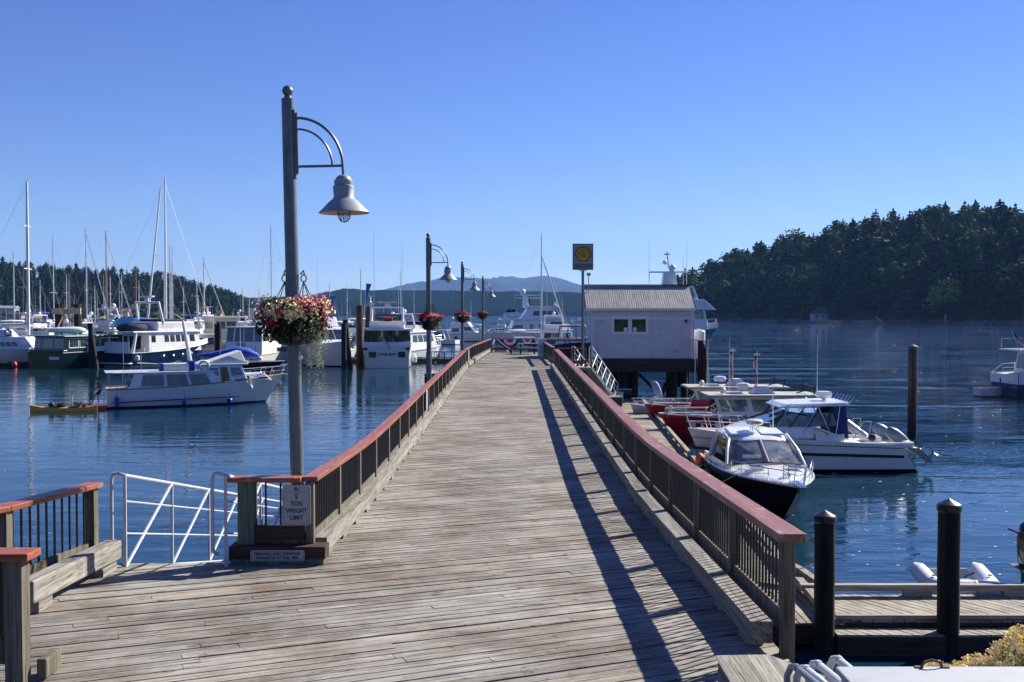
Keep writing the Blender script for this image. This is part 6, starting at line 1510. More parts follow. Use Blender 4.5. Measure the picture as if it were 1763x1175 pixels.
# banners / flags beyond
for px, Y, zt, m_, lb in ((627, 150, 10.6, 'canvas_blue', 'tall narrow blue feather banner above the brown piles'), (564, 150, 8.8, 'canvas_blue', 'blue banner peeking out right above the large flower basket')):
    T = boat('feather_banner', lb, 'banner', px, Y, 0); g = G(); g.tube([(0, 0, .4), (.0, 0, 6), (.35, 0, zt)], .05, 6); obj('pole', g, 'galvanised', T)
    g = G(); g.add([(.1, 0, zt - 3.2), (.3, 0, zt), (1.1, .1, zt - .1), (.7, .05, zt - 1.2)], [(0, 3, 2, 1)]); obj('banner_cloth', g, m_, T, 0)

# yachts beyond the pier end -----------------------------------------------------------
T = boat('motor_yacht', 'white flybridge yacht moored broadside between the second and fourth lamps, bow to the right', 'motor boat', 805, 228, -9)
S = hull(T, 12.6, 4.3, 2.3, 1.4, ('gel_white', 'gel_navy', 'antifoul_black', 'nonskid'), ov=.18, rub='canvas_navy', pw=2.2)
sp = cab(T, 'cabin', -4.3, 2.8, -3.8, .9, 1.5, 3.5, 1.7, 1.5, 'gel_white', .1); win(sp, 'star', [(.12, .4)], .3, .75, slant=.1); win(sp, 'star', [(.5, .93)], .45, .85); win(sp, 'front', split(3), .4, .9)
sp = cab(T, 'flybridge', -3.5, .8, -3.6, .3, 3.5, 4.3, 1.5, 1.5, 'gel_white', .08); bimini(T, -2.6, .5, 1.4, 5.6, 'canvas_white', 1.3); dome(T, -3.4, 0, 4.9, .3); rails(T, S, .45, .97, .7, 7, .03)
for x_ in (-5.2, -2.2): fender(T, x_, -2.1, .0, .26, 1.2, 'canvas_navy')
T = boat('superyacht', 'largest white yacht with three decks, radar mast and dark window bands beyond the pier end', 'motor boat', 922, 205, 183)
T.rotation_euler.z = R(8)
S = hull(T, 21, 5.6, 3.6, 2.2, ('gel_white', 'gel_grey', 'antifoul_black', 'nonskid'), ov=.12, rub='gel_grey', sag=.8)
sp = cab(T, 'cabin', -5.5, 6.2, -4.6, 4.8, 2.2, 4.9, 2.4, 2.2, 'gel_white', .08, over=(2.6, .4, .25, .25), overmat='gel_white'); win(sp, 'star', [(.02, .2)], .12, .3); win(sp, 'star', [(.02, .2)], .42, .62); win(sp, 'star', [(.34, .37), (.38, .40), (.41, .42)], .1, .7); win(sp, 'star', [(.5, .58), (.85, .9)], .3, .7); win(sp, 'front', split(3), .3, .8)
sp = cab(T, 'upper_cabin', -3.2, 5.2, -1.6, 3.6, 5.15, 7.3, 2.1, 1.9, 'gel_white', .1, over=(.6, 1.0, .2, .35), overmat='gel_white'); win(sp, 'star', [(.24, .42), (.46, .97)], .28, .72); win(sp, 'front', split(3), .3, .8)
g = G(); g.hexa([(-2.6, -.4, 7.6), (-1.3, -.4, 7.6), (-1.3, .4, 7.6), (-2.6, .4, 7.6)], [(-2.4, -.25, 9.9), (-1.8, -.25, 9.9), (-1.8, .25, 9.9), (-2.4, .25, 9.9)]); g.box(-4.2, 1.0, -.3, .3, 9.2, 9.35); g.box(-4.2, 1.0, -.25, .25, 9.75, 9.9); obj('radar_mast', g, 'gel_white', T, 0); dome(T, -2.6, 0, 9.95, .6); dome(T, 4.0, -.8, 7.6, .5); g = G(); g.tube([(-1.2, 0, 7.6), (-1.2, 0, 9.2)], .2, 8); obj('exhaust', g, 'rubber_black', T)
T3 = boat('tender', 'small tender with dark cover on the aft upper deck of the largest yacht', 'dinghy', 882, 203.4, 20); T3.location.z = 5.3; g = G(); g.loft([[(x_, w_ * math.cos(a * .5236), .6 + h_ * math.sin(a * .5236)) for a in range(12)] for x_, w_, h_ in ((-1.7, .5, .3), (-1, .9, .6), (.6, .9, .7), (1.8, .3, .3))]); obj('hull', g, 'gel_white', T3, 60); g = G(); g.box(-1.1, .5, -.5, .5, 1.0, 1.7); obj('console', g, 'canvas_navy', T3, 0, bevel=.1)
rails(T, S, .02, .3, .9, 5, .04); whip(T, 1.5, 1, 7.6, 4, .05)
T = boat('cabin_cruiser', 'low pale blue hulled cruiser in front of the largest yacht, just behind the bunting', 'motor boat', 902, 150, 6)
S = hull(T, 10.2, 3.2, 1.75, 1.55, ('gel_lightblue', 'gel_white', 'antifoul_black', 'nonskid'), ov=.12, rub='gel_white')
sp = cab(T, 'cabin', -1.6, 2.6, -1.3, 1.4, 1.6, 2.75, 1.3, 1.15, 'gel_white', .08); win(sp, 'star', [(.08, .6)], .2, .85, 'glass_blue'); win(sp, 'star', [(.66, .92)], .3, .8, 'glass_green'); sp = cab(T, 'cockpit_cover', -4.6, -1.6, -4.3, -1.4, 1.5, 2.5, 1.3, 1.1, 'glass_green', .05)
T = sail('sloop with the tall mast standing right in front of the largest yacht', 921, 168, 8, 13, 17.0, cover='canvas_white', furl=False)
g = G(); a = Vector((5.9, 0, 1.6)); b = Vector((1.0, 0, 16)); g.tube([a, a + (b - a) * .1, a + (b - a) * .9, b], [.06, .13, .11, .03], 8); obj('furled_sail', g, 'canvas_white', T)
T = boat('motor_yacht', 'white cruiser with two domes and dark framed enclosure left of the fuel sign pole', 'motor boat', 988, 128, 84)
S = hull(T, 12, 4.2, 2.0, 1.6, ('gel_red', 'gel_white', 'antifoul_black', 'nonskid'), trans=.93, rub='gel_white'); sp = cab(T, 'cabin', -5.8, 2.5, -5.6, 2, 1.6, 2.9, 2.0, 1.9, 'gel_white', .08)
sp = cab(T, 'enclosure', -5.4, -1.4, -5.1, -1.8, 2.9, 4.7, 1.7, 1.5, 'glass_clear', .05, over=(.2, .6, .1, .1), overmat='gel_white'); win(sp, 'back', [(0, .03), (.33, .36), (.64, .67), (.97, 1)], 0, 1, 'rubber_black'); win(sp, 'back', [(0, 1)], 0, .06, 'rubber_black'); win(sp, 'back', [(0, 1)], .94, 1, 'rubber_black')
dome(T, -2.5, -.9, 5.2, .35); dome(T, -2.5, 0, 5.0, .3); g = G(); g.box(-2.7, -2.3, -1.1, 1.1, 4.85, 5.0); obj('dome_bar', g, 'gel_white', T, 0); flag(T, -6.2, .6, 1.6, 2.4, 1.2, .7, -.15, 1.5, 'us', 8, R(-90))
motor('white yacht with radar bar between the largest yacht and the fuel sign', 962, 160, 70, 12, 'sedan', canvas=None, domes=1)
motor('small white cruiser far behind the pier end fence, right of the fourth lamp', 856, 260, 175, 9, 'sedan', canvas=None, domes=0, arch=False)
rocks(848, 862, 150, 0, 1, 'x') if False else None
t = thing('breakwater_rocks', 'tan and grey rock pile at the left end of the bunting fence', 'rocks', (X(852, 130), 130, 0)); rr = random.Random(8)
for i in range(14):
    g = G(); w_ = rr.uniform(.6, 1.1); g.ball((0, 0, 0), w_, w_, w_ * .8, 8, 5); g.v = [(a + rr.uniform(-.15, .15), b + rr.uniform(-.15, .15), c + rr.uniform(-.15, .15)) for a, b, c in g.v]; o = obj('rock', g, 'rock' if i % 2 else 'dry_grass', t, 20); q = rr.uniform(-2.6, 2.6); o.location = (q, rr.uniform(-1, 1), max(0, 1.6 - abs(q) * .5) * rr.uniform(.4, 1))
# ---------------------------------------------------------------- the white trawler under way at left
random.seed(11)
T = boat('trawler', 'white trawler yacht under way in the basin with a person on its stern platform', 'motor boat', 340, 70, 24); T.scale = (.93, .95, .97)
S = hull(T, 12.6, 3.9, 2.0, 1.28, ('gel_white', 'antifoul_blue', 'antifoul_blue', 'nonskid'), ov=.13, trans=.86, rub='teak', sag=.75, pw=2.2, drop=.08)
g = G(); g.box(-7.3, -6.25, -1.6, 1.6, .22, .36); obj('swim_platform', g, 'gel_white', T, 0, bevel=.03)
g = G()
for s_ in (-1, 1): g.beam((-6.0, s_ * 1.83, .42), (2.6, s_ * 2.0, .60), .05, .06)
obj('hull_strake', g, 'canvas_navy', T, 0)
sp = cab(T, 'saloon', -4.9, 1.7, -4.5, .9, 1.2, 2.36, 1.62, 1.5, 'gel_white', .03, over=(1.9, .3, .14, .07), overmat='gel_white')
for f in ('star', 'port'): win(sp, f, [(.12, .36), (.40, .63), (.67, .88)] if f == 'star' else [(.12, .33), (.37, .6), (.64, .88)], .25, .84, 'glass_blue', frame='gel_grey')
win(sp, 'back', [(.08, .3), (.62, .92)], .2, .85, 'glass_blue'); win(sp, 'back', [(.34, .58)], .02, .95, 'teak')
g = G()
for s_ in (-1, 1): g.tube([(-6.1, s_ * 1.4, 1.25), (-6.1, s_ * 1.4, 2.38)], .025, 5); g.tube([(-5.1, s_ * 1.4, 1.25), (-5.1, s_ * 1.4, 2.38)], .03, 5)
obj('roof_posts', g, 'chrome', T)
sp = cab(T, 'wheelhouse', -.1, 3.35, .0, 2.95, 1.5, 2.78, 1.5, 1.38, 'gel_white', .03, over=(.2, .45, .12, .1), overmat='gel_white')
for f in ('star', 'port'): win(sp, f, [(.22, .42), (.70, .93)] if f == 'star' else [(.07, .3), (.55, .75)], .42, .86, 'glass_blue', frame='gel_white'); win(sp, f, [(.46, .64)] if f == 'star' else [(.34, .5)], .02, .9, 'teak')
win(sp, 'front', split(3), .45, .86, 'glass_dark')
sp = cab(T, 'fore_cabin', 3.2, 5.2, 3.2, 4.7, 1.6, 2.12, 1.15, .85, 'gel_white', .06); win(sp, 'star', [(.1, .2)], .3, .7); 
text('EASTERN', .22, 'lettering_black', T, (3.35, -1.44, 1.98) if False else (2.95, -1.56, 1.72), (R(90), 0, 0), offset=.008)
g = G(); g.box(2.35, 3.55, -1.53, -1.50, 1.60, 1.84) if False else g.box(4.2, 4.9, -1.06, -1.03, 1.78, 1.86); obj('name_board', g, 'interior_dark', T, 0)
g = G(); g.box(-2.5, -.75, -1.25, .2, 2.46, 2.92); obj('deck_box', g, 'gel_white', T, 0, bevel=.04); g = G(); g.box(-2.75, -2.52, -1.2, .1, 2.44, 2.95); g.box(-.73, -.35, -1.2, .1, 2.44, 3.1); obj('blue_covers', g, 'canvas_blue', T, 0, bevel=.05)
g = G(); g.tube([(-.45, -.2, 2.4), (-1.05, -.2, 5.9)], .17, 8, r2=.09); g.tube([(-.5, -.2, 2.7), (-4.2, -.2, 3.0)], .05, 6); obj('mast', g, 'gel_white', T)
for s_ in (-.6,): g = G(); g.lathe([(.33 + .075 * math.cos(q * .785), .075 * math.sin(q * .785)) for q in range(9)], 18); o = obj('life_ring', g, 'canvas_white', T); o.location = (.25, -1.5, 2.75); o.rotation_euler = (R(90), 0, 0)
g = G(); g.hexa([(.35, -1.3, 2.9), (3.3, -1.3, 2.9), (3.3, 1.3, 2.9), (.35, 1.3, 2.9)], [(2.0, -1.15, 3.45), (2.95, -.9, 3.75), (2.95, .9, 3.75), (2.0, 1.15, 3.45)]); g.hexa([(-.1, -1.32, 2.88), (3.5, -1.32, 2.88), (3.5, 1.32, 2.88), (-.1, 1.32, 2.88)], [(.35, -1.25, 3.05), (3.3, -1.25, 3.05), (3.3, 1.25, 3.05), (.35, 1.25, 3.05)]); obj('bridge_canvas', g, 'canvas_white', T, 0, bevel=.04)
rails(T, S, .62, .985, .62, 6, .022, over=.25); whip(T, 1.5, -.8, 3.0, 1.6, .018); whip(T, -4, -1.1, 2.4, 2.2, .015); whip(T, -5.2, -1.3, 2.3, 2.6, .015)
for x_, r_, h_ in ((-5.7, .17, .75), (-1.2, .14, .5), (2.0, .2, .42)): t_ = (x_ + 6.3) / 12.6; fender(T, x_, -(S(t_)[1] + .1), .08, r_, h_)
fender(T, 3.6, -(S(.78)[1] + .05), 1.0, .14, .35, 'buoy_white')
g = G(); g.tube([(6.2, 0, 2.0), (6.7, 0, 1.9)], .06, 6); g.prism([(6.5, 1.95), (6.75, 1.9), (6.6, 1.55), (6.45, 1.6)], -.12, .12); obj('anchor', g, 'galvanised', T, 0)

# person on the stern platform
def person(label, loc, rz, joints, h=1.72, shirt='cloth_blue', pants='cloth_dark', hair='hair_brown'):
    T = thing('person', label, 'person', loc, rz)
    def skinned(name, chains, mat, lvl=2):
        vs, es, rad = [], [], []; idx = {}
        for ch in chains:
            prev = None
            for (p, r_) in ch:
                k = tuple(round(c, 4) for c in p)
                if k not in idx: idx[k] = len(vs); vs.append(p); rad.append(r_)
                if prev is not None and (prev, idx[k]) not in es: es.append((prev, idx[k]))
                prev = idx[k]
        me = bpy.data.meshes.new(name); me.from_pydata(vs, es, []); o = bpy.data.objects.new(name, me); sc.collection.objects.link(o)
        o.modifiers.new('skin', 'SKIN'); sv = me.skin_vertices[0].data
        for i, r_ in enumerate(rad): sv[i].radius = (r_, r_)
        sv[0].use_root = True; o.modifiers.new('sub', 'SUBSURF').levels = lvl; o.modifiers['sub'].render_levels = lvl
        bpy.context.view_layer.update(); dg = bpy.context.evaluated_depsgraph_get(); m2 = bpy.data.meshes.new_from_object(o.evaluated_get(dg)); bpy.data.objects.remove(o)
        m2.materials.clear(); m2.materials.append(M[mat]); m2.polygons.foreach_set('use_smooth', [True] * len(m2.polygons)); q = bpy.data.objects.new(name, m2); sc.collection.objects.link(q); q.parent = T; return q
    J = {k: Vector(v) for k, v in joints.items()}
    pel, ch, nk, hd = J['pelvis'], J['chest'], J['neck'], J['head']
    chains = [[(pel, .13), (pel.lerp(ch, .5), .12), (ch, .145), (nk, .055), (hd + (nk - hd) * .35, .07), (hd, .095), (hd + (hd - nk).normalized() * .1, .075)]]
    for s_ in 'lr':
        chains.append([(pel, .13), (J['hip' + s_], .09), (J['knee' + s_], .06), (J['knee' + s_].lerp(J['ank' + s_], .35), .058), (J['ank' + s_], .038), (J['toe' + s_], .035)])
        el, wr, ha = J['elb' + s_], J['wri' + s_], J['han' + s_]; chains.append([(ch, .145), (J['sho' + s_], .06), (el, .042), (wr, .026), (ha, .032)])
        d = (ha - wr).normalized(); sd = d.cross(Vector((0, 1, 0))); sd = sd.normalized() if sd.length > .1 else Vector((1, 0, 0)); dn = d.cross(sd)
        for k, (o_, L) in enumerate(((-.028, .065), (-.009, .078), (.01, .074), (.028, .058))): a = ha + sd * o_; chains.append([(ha, .032), (a + d * .03, .009), (a + d * (.03 + L * .5) - dn * .01, .0085), (a + d * (.03 + L) - dn * .03, .007)])
        chains.append([(ha, .032), (ha + sd * .045 - d * .01, .010), (ha + sd * .065 + d * .035, .008)])
    b = skinned('body', chains, 'skin')
    skinned('shirt', [[(pel + Vector((0, 0, .05)), .145), (pel.lerp(ch, .5), .14), (ch, .165), (ch.lerp(nk, .6), .09)], [(ch, .165), (J['shol'], .078), (J['shol'].lerp(J['elbl'], .6), .062)], [(ch, .165), (J['shor'], .078), (J['shor'].lerp(J['elbr'], .6), .062)]], shirt)
    skinned('shorts', [[(pel + Vector((0, 0, .09)), .135), (pel, .145), (J['hipl'], .10), (J['hipl'].lerp(J['kneel'], .75), .085)], [(pel, .145), (J['hipr'], .10), (J['hipr'].lerp(J['kneer'], .75), .085)]], pants)
    g = G(); u = (hd - nk).normalized(); c = hd + u * .045; g.ball(tuple(c - J['face'] * .025), .105, .1, .105, 12, 8); g.v = [v for v in g.v]; hr = obj('hair', g, hair, T, 60)
    f = J['face']; sd = f.cross(Vector((0, 0, 1))).normalized(); g = G(); base = hd + f * .085
    g.ball(tuple(base + f * .02 - u * .01), .014, .014, .02, 6, 4)
    for s_ in (-1, 1): g.ball(tuple(hd + sd * s_ * .085), .015, .02, .03, 6, 4)
    obj('nose_and_ears', g, 'skin', T, 60); g = G()
    for s_ in (-1, 1): g.ball(tuple(base + sd * s_ * .032 + u * .02 - f * .005), .011, .011, .008, 6, 4)
    g.ball(tuple(base - u * .045 - f * .004), .02, .02, .006, 6, 4); obj('eyes_and_mouth', g, 'hair_brown', T, 60)
    return T
th = R(24); c_ = Vector((X(340, 70), 70, 0)); loc = c_ + Vector((math.cos(th) * -6.37, math.sin(th) * -6.37, .35)) + Vector((math.sin(th) * .75, -math.cos(th) * .75, 0))
person('person in a blue shirt and dark shorts at the stern of the moving trawler', loc, R(10), dict(
    pelvis=(.12, 0, .82), chest=(.06, 0, 1.22), neck=(.0, 0, 1.43), head=(-.05, 0, 1.58), face=(-1, 0, -.15),
    hipl=(.1, .1, .78), hipr=(.1, -.1, .78), kneel=(-.22, .12, .5), kneer=(.0, -.14, .44), ankl=(-.38, .12, .08), ankr=(.08, -.14, .08), toel=(-.52, .13, .04), toer=(-.06, -.15, .04),
    shol=(.04, .2, 1.34), shor=(.04, -.2, 1.34), elbl=(-.02, .24, 1.08), elbr=(.02, -.25, 1.08), wril=(-.2, .17, .9), wrir=(-.18, -.16, .9), hanl=(-.27, .15, .84), hanr=(-.25, -.14, .84)))
g = G(); g.tube([(.28, -.4, 0), (.28, -.4, .78), (.28, .4, .78), (.28, .4, 0)], .02, 6); g.beam((.28, -.4, .72), (.28, .4, .72), .12, .08); o = obj('stern_rail', g, 'chrome', T, 40); o.location = (-6.75, -.75, .36)

# kayaks
def kayak(label, px, Y, L, deg, mat, gear=True):
    K = thing('kayak', label, 'kayak', (X(px, Y), Y, 0), R(deg)); g = G(); rings = []
    for i in range(11):
        t = -1 + i / 5; w_ = .36 * (1 - abs(t) ** 2.4) + .012; zt = .30 + .13 * abs(t) ** 3; rings.append([(t * L / 2, w_ * math.cos(a * .5236), (zt if math.sin(a * .5236) > 0 else 0.02) * .5 + (zt * .5 + (.1 if math.sin(a * .5236) < 0 else 0)) * math.sin(a * .5236)) for a in range(12)])
    g.loft(rings); obj('hull', g, mat, K, 60)
    if gear:
        for x_ in (-.45, .75): g = G(); g.box(x_ - .35, x_ + .3, -.2, .2, .30, .36); g.hexa([(x_ + .22, -.2, .3), (x_ + .3, -.2, .3), (x_ + .3, .2, .3), (x_ + .22, .2, .3)], [(x_ + .34, -.18, .62), (x_ + .4, -.18, .62), (x_ + .4, .18, .62), (x_ + .34, .18, .62)]); obj('seat', g, 'cloth_dark', K, 0, bevel=.02)
        g = G(); g.ball((-.75, 0, .44), .2, .18, .16, 10, 7); obj('dry_bag', g, 'rubber_black', K); g = G(); g.ball((-.15, 0, .4), .3, .16, .12, 8, 5); obj('gear_bundle', g, 'cloth_dark', K)
        g = G(); g.tube([(.55, .05, .3), (.5, .1, 1.1)], .022, 6); g.ball((.49, .1, 1.2), .1, .02, .18, 8, 5); obj('paddle', g, 'gel_white', K); g = G(); g.ball((1.35, .0, .38), .16, .12, .08, 8, 5); obj('blue_bag', g, 'canvas_blue', K)
    return K
kayak('yellow kayak with black gear and an upright paddle floating left of the moving trawler', 108, 64.5, 4.15, 3, 'kayak_yellow')
kayak('orange kayak lashed behind the stern platform of the moving trawler', 172, 67.0, 3.6, 6, 'kayak_orange', False)

# ---------------------------------------------------------------- red assistance boats
def towboat(label, px, Y, deg, txt=True, cabm='gel_cream_w', lower=None):
    T = boat('towboat', label, 'motor boat', px, Y, deg, 'red assistance boats at the fuel dock')
    S = hull(T, 8.6, 2.9, 1.22, .95, ('gel_red', 'gel_red', 'antifoul_black', 'gel_grey'), ov=.12, trans=.95, pw=2.6, drop=.12, rub='rubber_grey')
    g = G()
    for x0 in (2.75, 1.6):
        for s_ in (-1, 1):
            t_ = (x0 + 4.3) / 8.6; t2 = (x0 + .2 + 4.3) / 8.6; y0, y1 = S(t_)[1], S(t2)[1]
            g.add([(x0 - .12, s_ * (y0 * .97 + .02), .95), (x0 + .14, s_ * (y1 * .97 + .02), .95), (x0 - .02, s_ * (y1 * .9 + .0), .18), (x0 - .25, s_ * (y0 * .9 + .02), .18)], [(0, 1, 2, 3)])
    obj('hull_stripes', g, 'gel_white', T, 0)
    text('A', .55, 'lettering_white', T, (2.35, 1.26, .58), (R(90), 0, R(170)), name='marking', offset=.02)
    sp = cab(T, 'cabin', -2.6, 1.35, -2.6, 1.75, .9, 2.12, 1.12, 1.05, cabm, .03, over=(.9, .35, .18, .1), overmat='roof_tan')
    if lower: g = G(); g.box(-2.5, 1.3, -1.14, 1.14, .92, 1.35); obj('lower_band', g, lower, T, 0)
    for f, us in (('port', [(.04, .36), (.41, .62), (.67, .93)] if True else []), ('star', [(.07, .33), (.38, .59), (.64, .96)])): win(sp, f, us, .42, .9, 'glass_green', frame=None)
    win(sp, 'front', split(3), .4, .9, 'glass_dark'); win(sp, 'back', [(.1, .4)], .4, .9); win(sp, 'back', [(.5, .85)], .05, .92, 'glass_dark')
    if txt: text('BoatUS', .27, 'sign_blue', T, (.55, 1.13, 1.12), (R(90), 0, R(180)), offset=.008)
    g = G(); g.tube([(3.9, -.4, 1.45), (1.6, -1.2, 1.4)], .04, 6); g.tube([(3.9, .4, 1.45), (1.6, 1.2, 1.4)], .04, 6)
    for x_, y_ in ((3.9, .4), (2.8, .8), (1.7, 1.18)):
        for s_ in (-1, 1): g.tube([(x_, s_ * y_, 1.1), (x_, s_ * y_, 1.43)], .03, 5)
    obj('bow_rail', g, 'aluminium', T)
    g = G(); g.tube([(3.7, 0, 1.0), (3.7, 0, 1.6)], .09, 8); obj('towing_bitt', g, 'aluminium', T)
    g = G(); g.box(.2, .9, -.35, .35, 2.22, 2.3); obj('roof_box', g, 'gel_white', T, 0); dome(T, .1, 0, 2.45, .34, flat=True); dome(T, 1.2, .5, 2.25, .16)
    g = G(); g.hexa([(-.3, -.5, 2.23), (-1.4, -.5, 2.23), (-1.4, .5, 2.23), (-.3, .5, 2.23)][::-1], [(-.6, -.4, 2.6), (-1.0, -.4, 2.6), (-1.0, .4, 2.6), (-.6, .4, 2.6)][::-1]); obj('radar_mount', g, 'aluminium', T, 0)
    for i, (x_, h_) in enumerate(((.9, 2.6), (.65, 2.8))): whip(T, x_, .5 - i, 2.25, h_, .014)
    g = G(); g.tube([(-.6, 0, 2.5), (-.6, 0, 4.3)], .03, 6); g.box(-.75, -.45, -.03, .03, 4.1, 4.2); obj('signal_mast', g, 'gel_white', T); flag(T, -.6, 0, 3.0, 1.25, .5, .38, 0, 1.0, 'us', 2, .2); flag(T, -.6, .03, 2.6, .7, .4, .4, 0, 1.3, 'red', 5, .3)
    g = G(); g.tube([(-3.0, -1.0, 1.0), (-3.2, -1.0, 2.6), (-3.2, 1.0, 2.6), (-3.0, 1.0, 1.0)], .035, 6); g.tube([(-2.3, -1.0, 2.3), (-3.2, -1.0, 2.6)], .03, 6); g.tube([(-2.3, 1.0, 2.3), (-3.2, 1.0, 2.6)], .03, 6); obj('tow_frame', g, 'rubber_black', T)
    for y_ in (-.4, .4): outboard(T, -4.45, y_, .75, 0, 0, 'outboard_grey', .9)
    g = G(); g.ball((-3.5, .7, 1.2), .42, .35, .3, 10, 6); obj('orange_buoy', g, 'rubber_orange', T)
    return T
towboat('red hulled assistance boat lettered BoatUS with a tan cabin, nearer of the two', 1283, 51.0, 180)
T = towboat('farther red assistance boat with a red and tan cabin beneath the hut corner', 1243, 56.5, 180, False, 'gel_cream_w', 'gel_red')
g = G(); g.tube([(1.9, 1.25, 1.35), (.3, 1.42, 1.25), (-1.6, 1.45, 1.2)], [.2, .26, .26], 10); obj('red_tube_fender', g, 'gel_red', T)
T = boat('tender', 'small tender with a grey covered outboard moored beside the far red boat', 'dinghy', 1140, 59.2, 178)
S = hull(T, 3.6, 1.6, .95, .8, ('rubber_grey', 'rubber_grey', 'antifoul_black', 'rubber_grey'), trans=.95); outboard(T, 0.1, 0, 1.35, 0, R(25), 'canvas_lightblue', 1.0, 'covered_outboard'); rails(T, S, .1, .95, .35, 4, .02)

# ---------------------------------------------------------------- white catamaran fishing boat
T = boat('fishing_boat', 'white catamaran fishing boat with dark stripes and two tilted outboards, moored broadside', 'motor boat', 1372, 41, 180)
S = hull(T, 8.7, 2.9, 1.62, 1.08, ('gel_white', 'gel_black', 'antifoul_black', 'nonskid'), ov=.10, trans=.97, pw=2.8, drop=.1, rub=None, sag=.3, rake=.6)
g = G()
for s_ in (-1, 1):
    for (za, zb, th_) in ((.93, 1.27, .03), (.62, .85, .11)):
        for i in range(12):
            t0, t1 = i / 13 + .06, (i + 1) / 13 + .06; f0, f1 = za + (zb - za) * t0, za + (zb - za) * t1; k0 = .965 if za > .8 else .945
            g.add([(S(t0)[0] - .04 * 0, s_ * (S(t0)[1] * k0 + .025), f0 - th_ / 2), (S(t1)[0], s_ * (S(t1)[1] * k0 + .025), f1 - th_ / 2), (S(t1)[0], s_ * (S(t1)[1] * k0 + .035), f1 + th_ / 2), (S(t0)[0], s_ * (S(t0)[1] * k0 + .035), f0 + th_ / 2)], [(0, 1, 2, 3)])
obj('hull_stripes', g, 'gel_black', T, 0)
sp = cab(T, 'fore_cabin', -.4, 3.3, -.4, 1.9, 1.3, 1.82, 1.33, 1.15, 'gel_white', .12); win(sp, 'port', [(.16, .2)], .2, .6)
g = G(); g.tube([(-1.3, 1.28, 1.42), (-.3, 1.32, 1.8)], .05, 6); g.tube([(-1.3, -1.28, 1.42), (-.3, -1.32, 1.8)], .05, 6); g.box(-1.5, -.4, 1.1, 1.36, 1.0, 1.5); g.box(-1.5, -.4, -1.36, -1.1, 1.0, 1.5); obj('coaming', g, 'gel_white', T, 0, bevel=.05)
sp = cab(T, 'windscreen', -1.3, 1.75, -1.2, .45, 1.8, 2.32, 1.18, 1.02, 'glass_green', .02)
g = G()
for s_ in (-1, 1):
    g.tube([(1.78, s_ * 1.19, 1.82), (.48, s_ * 1.04, 2.34), (-1.25, s_ * 1.04, 1.95)], .03, 6)
    for xa, xb in ((1.3, .6), (.6, -.1), (-.1, -.7), (-.9, -1.1)): g.tube([(xa, s_ * 1.22, 1.75), (xb, s_ * 1.08, 2.62)], .022, 5)
g.tube([(1.78, -1.19, 1.82), (1.78, 1.19, 1.82)], .025, 5); g.tube([(1.1, 0, 2.08), (.5, 0, 2.34)], .025, 5); obj('screen_frame', g, 'rubber_black', T)
g = G()
for s_ in (-1, 1):
    for xa, xb in ((1.25, .5), (.1, -.6), (-1.2, -1.4), (-1.0, -.5)): g.tube([(xa, s_ * 1.26, 1.5), (xb, s_ * 1.12, 2.66)], .02, 5)
obj('hardtop_frame', g, 'chrome', T)
g = G(); g.hexa([(-1.75, -1.22, 2.60), (1.0, -1.15, 2.52), (1.0, 1.15, 2.52), (-1.75, 1.22, 2.60)], [(-1.7, -1.1, 2.74), (.75, -1.0, 2.66), (.75, 1.0, 2.66), (-1.7, 1.1, 2.74)]); obj('hardtop', g, 'gel_white', T, 0, bevel=.04)
g = G(); g.hexa([(-1.75, -1.15, 1.3), (-1.35, -1.15, 1.3), (-1.35, 1.15, 1.3), (-1.75, 1.15, 1.3)], [(-1.65, -1.1, 2.58), (-1.1, -1.1, 2.58), (-1.1, 1.1, 2.58), (-1.65, 1.1, 2.58)]); obj('canvas_curtain', g, 'canvas_navy_blue', T, 0, bevel=.03)
g = G(); g.box(-1.35, -.85, -.3, .3, 2.86, 3.08); g.box(-1.2, -1.0, -.12, .12, 2.74, 2.86); obj('radar', g, 'gel_white', T, 0, bevel=.05)
g = G()
for i in range(6): y_ = -1 + .4 * i; g.tube([(-1.75, y_, 2.62), (-2.0, y_, 2.95)], .028, 6)
g.tube([(-1.8, -1.1, 2.72), (-1.8, 1.1, 2.72)], .02, 5); obj('rod_holders', g, 'chrome', T); whip(T, -.95, -.4, 2.7, 2.7, .016)
g = G(); g.box(-4.2, -1.8, -1.36, -1.2, 1.0, 1.18); g.box(-4.2, -1.8, 1.2, 1.36, 1.0, 1.18); g.box(-4.25, -3.9, -1.3, 1.3, .95, 1.2); g.box(-3.3, -2.7, -.5, .4, .9, 1.28); obj('cockpit', g, 'gel_white', T, 0, bevel=.04)
g = G()
for y_ in (-.9, .3): g.tube([(-2.2, y_, 1.2), (-2.6, y_, 1.9), (-2.9, y_, 1.9), (-2.8, y_, 1.2)], .025, 6); g.tube([(-1.9, y_ + .1, 1.9), (-2.6, y_ + .3, 1.35)], .11, 8)
obj('cockpit_seats', g, 'gel_grey', T); g = G(); g.ball((-2.75, .85, 1.32), .16, .14, .15, 8, 6); obj('black_fender', g, 'rubber_black', T)
rails(T, S, .55, .985, .55, 5, .018, over=.2)
for y_ in (-.75, .65): outboard(T, -4.3, y_, .95, 0, R(55), 'outboard_grey', 1.15)

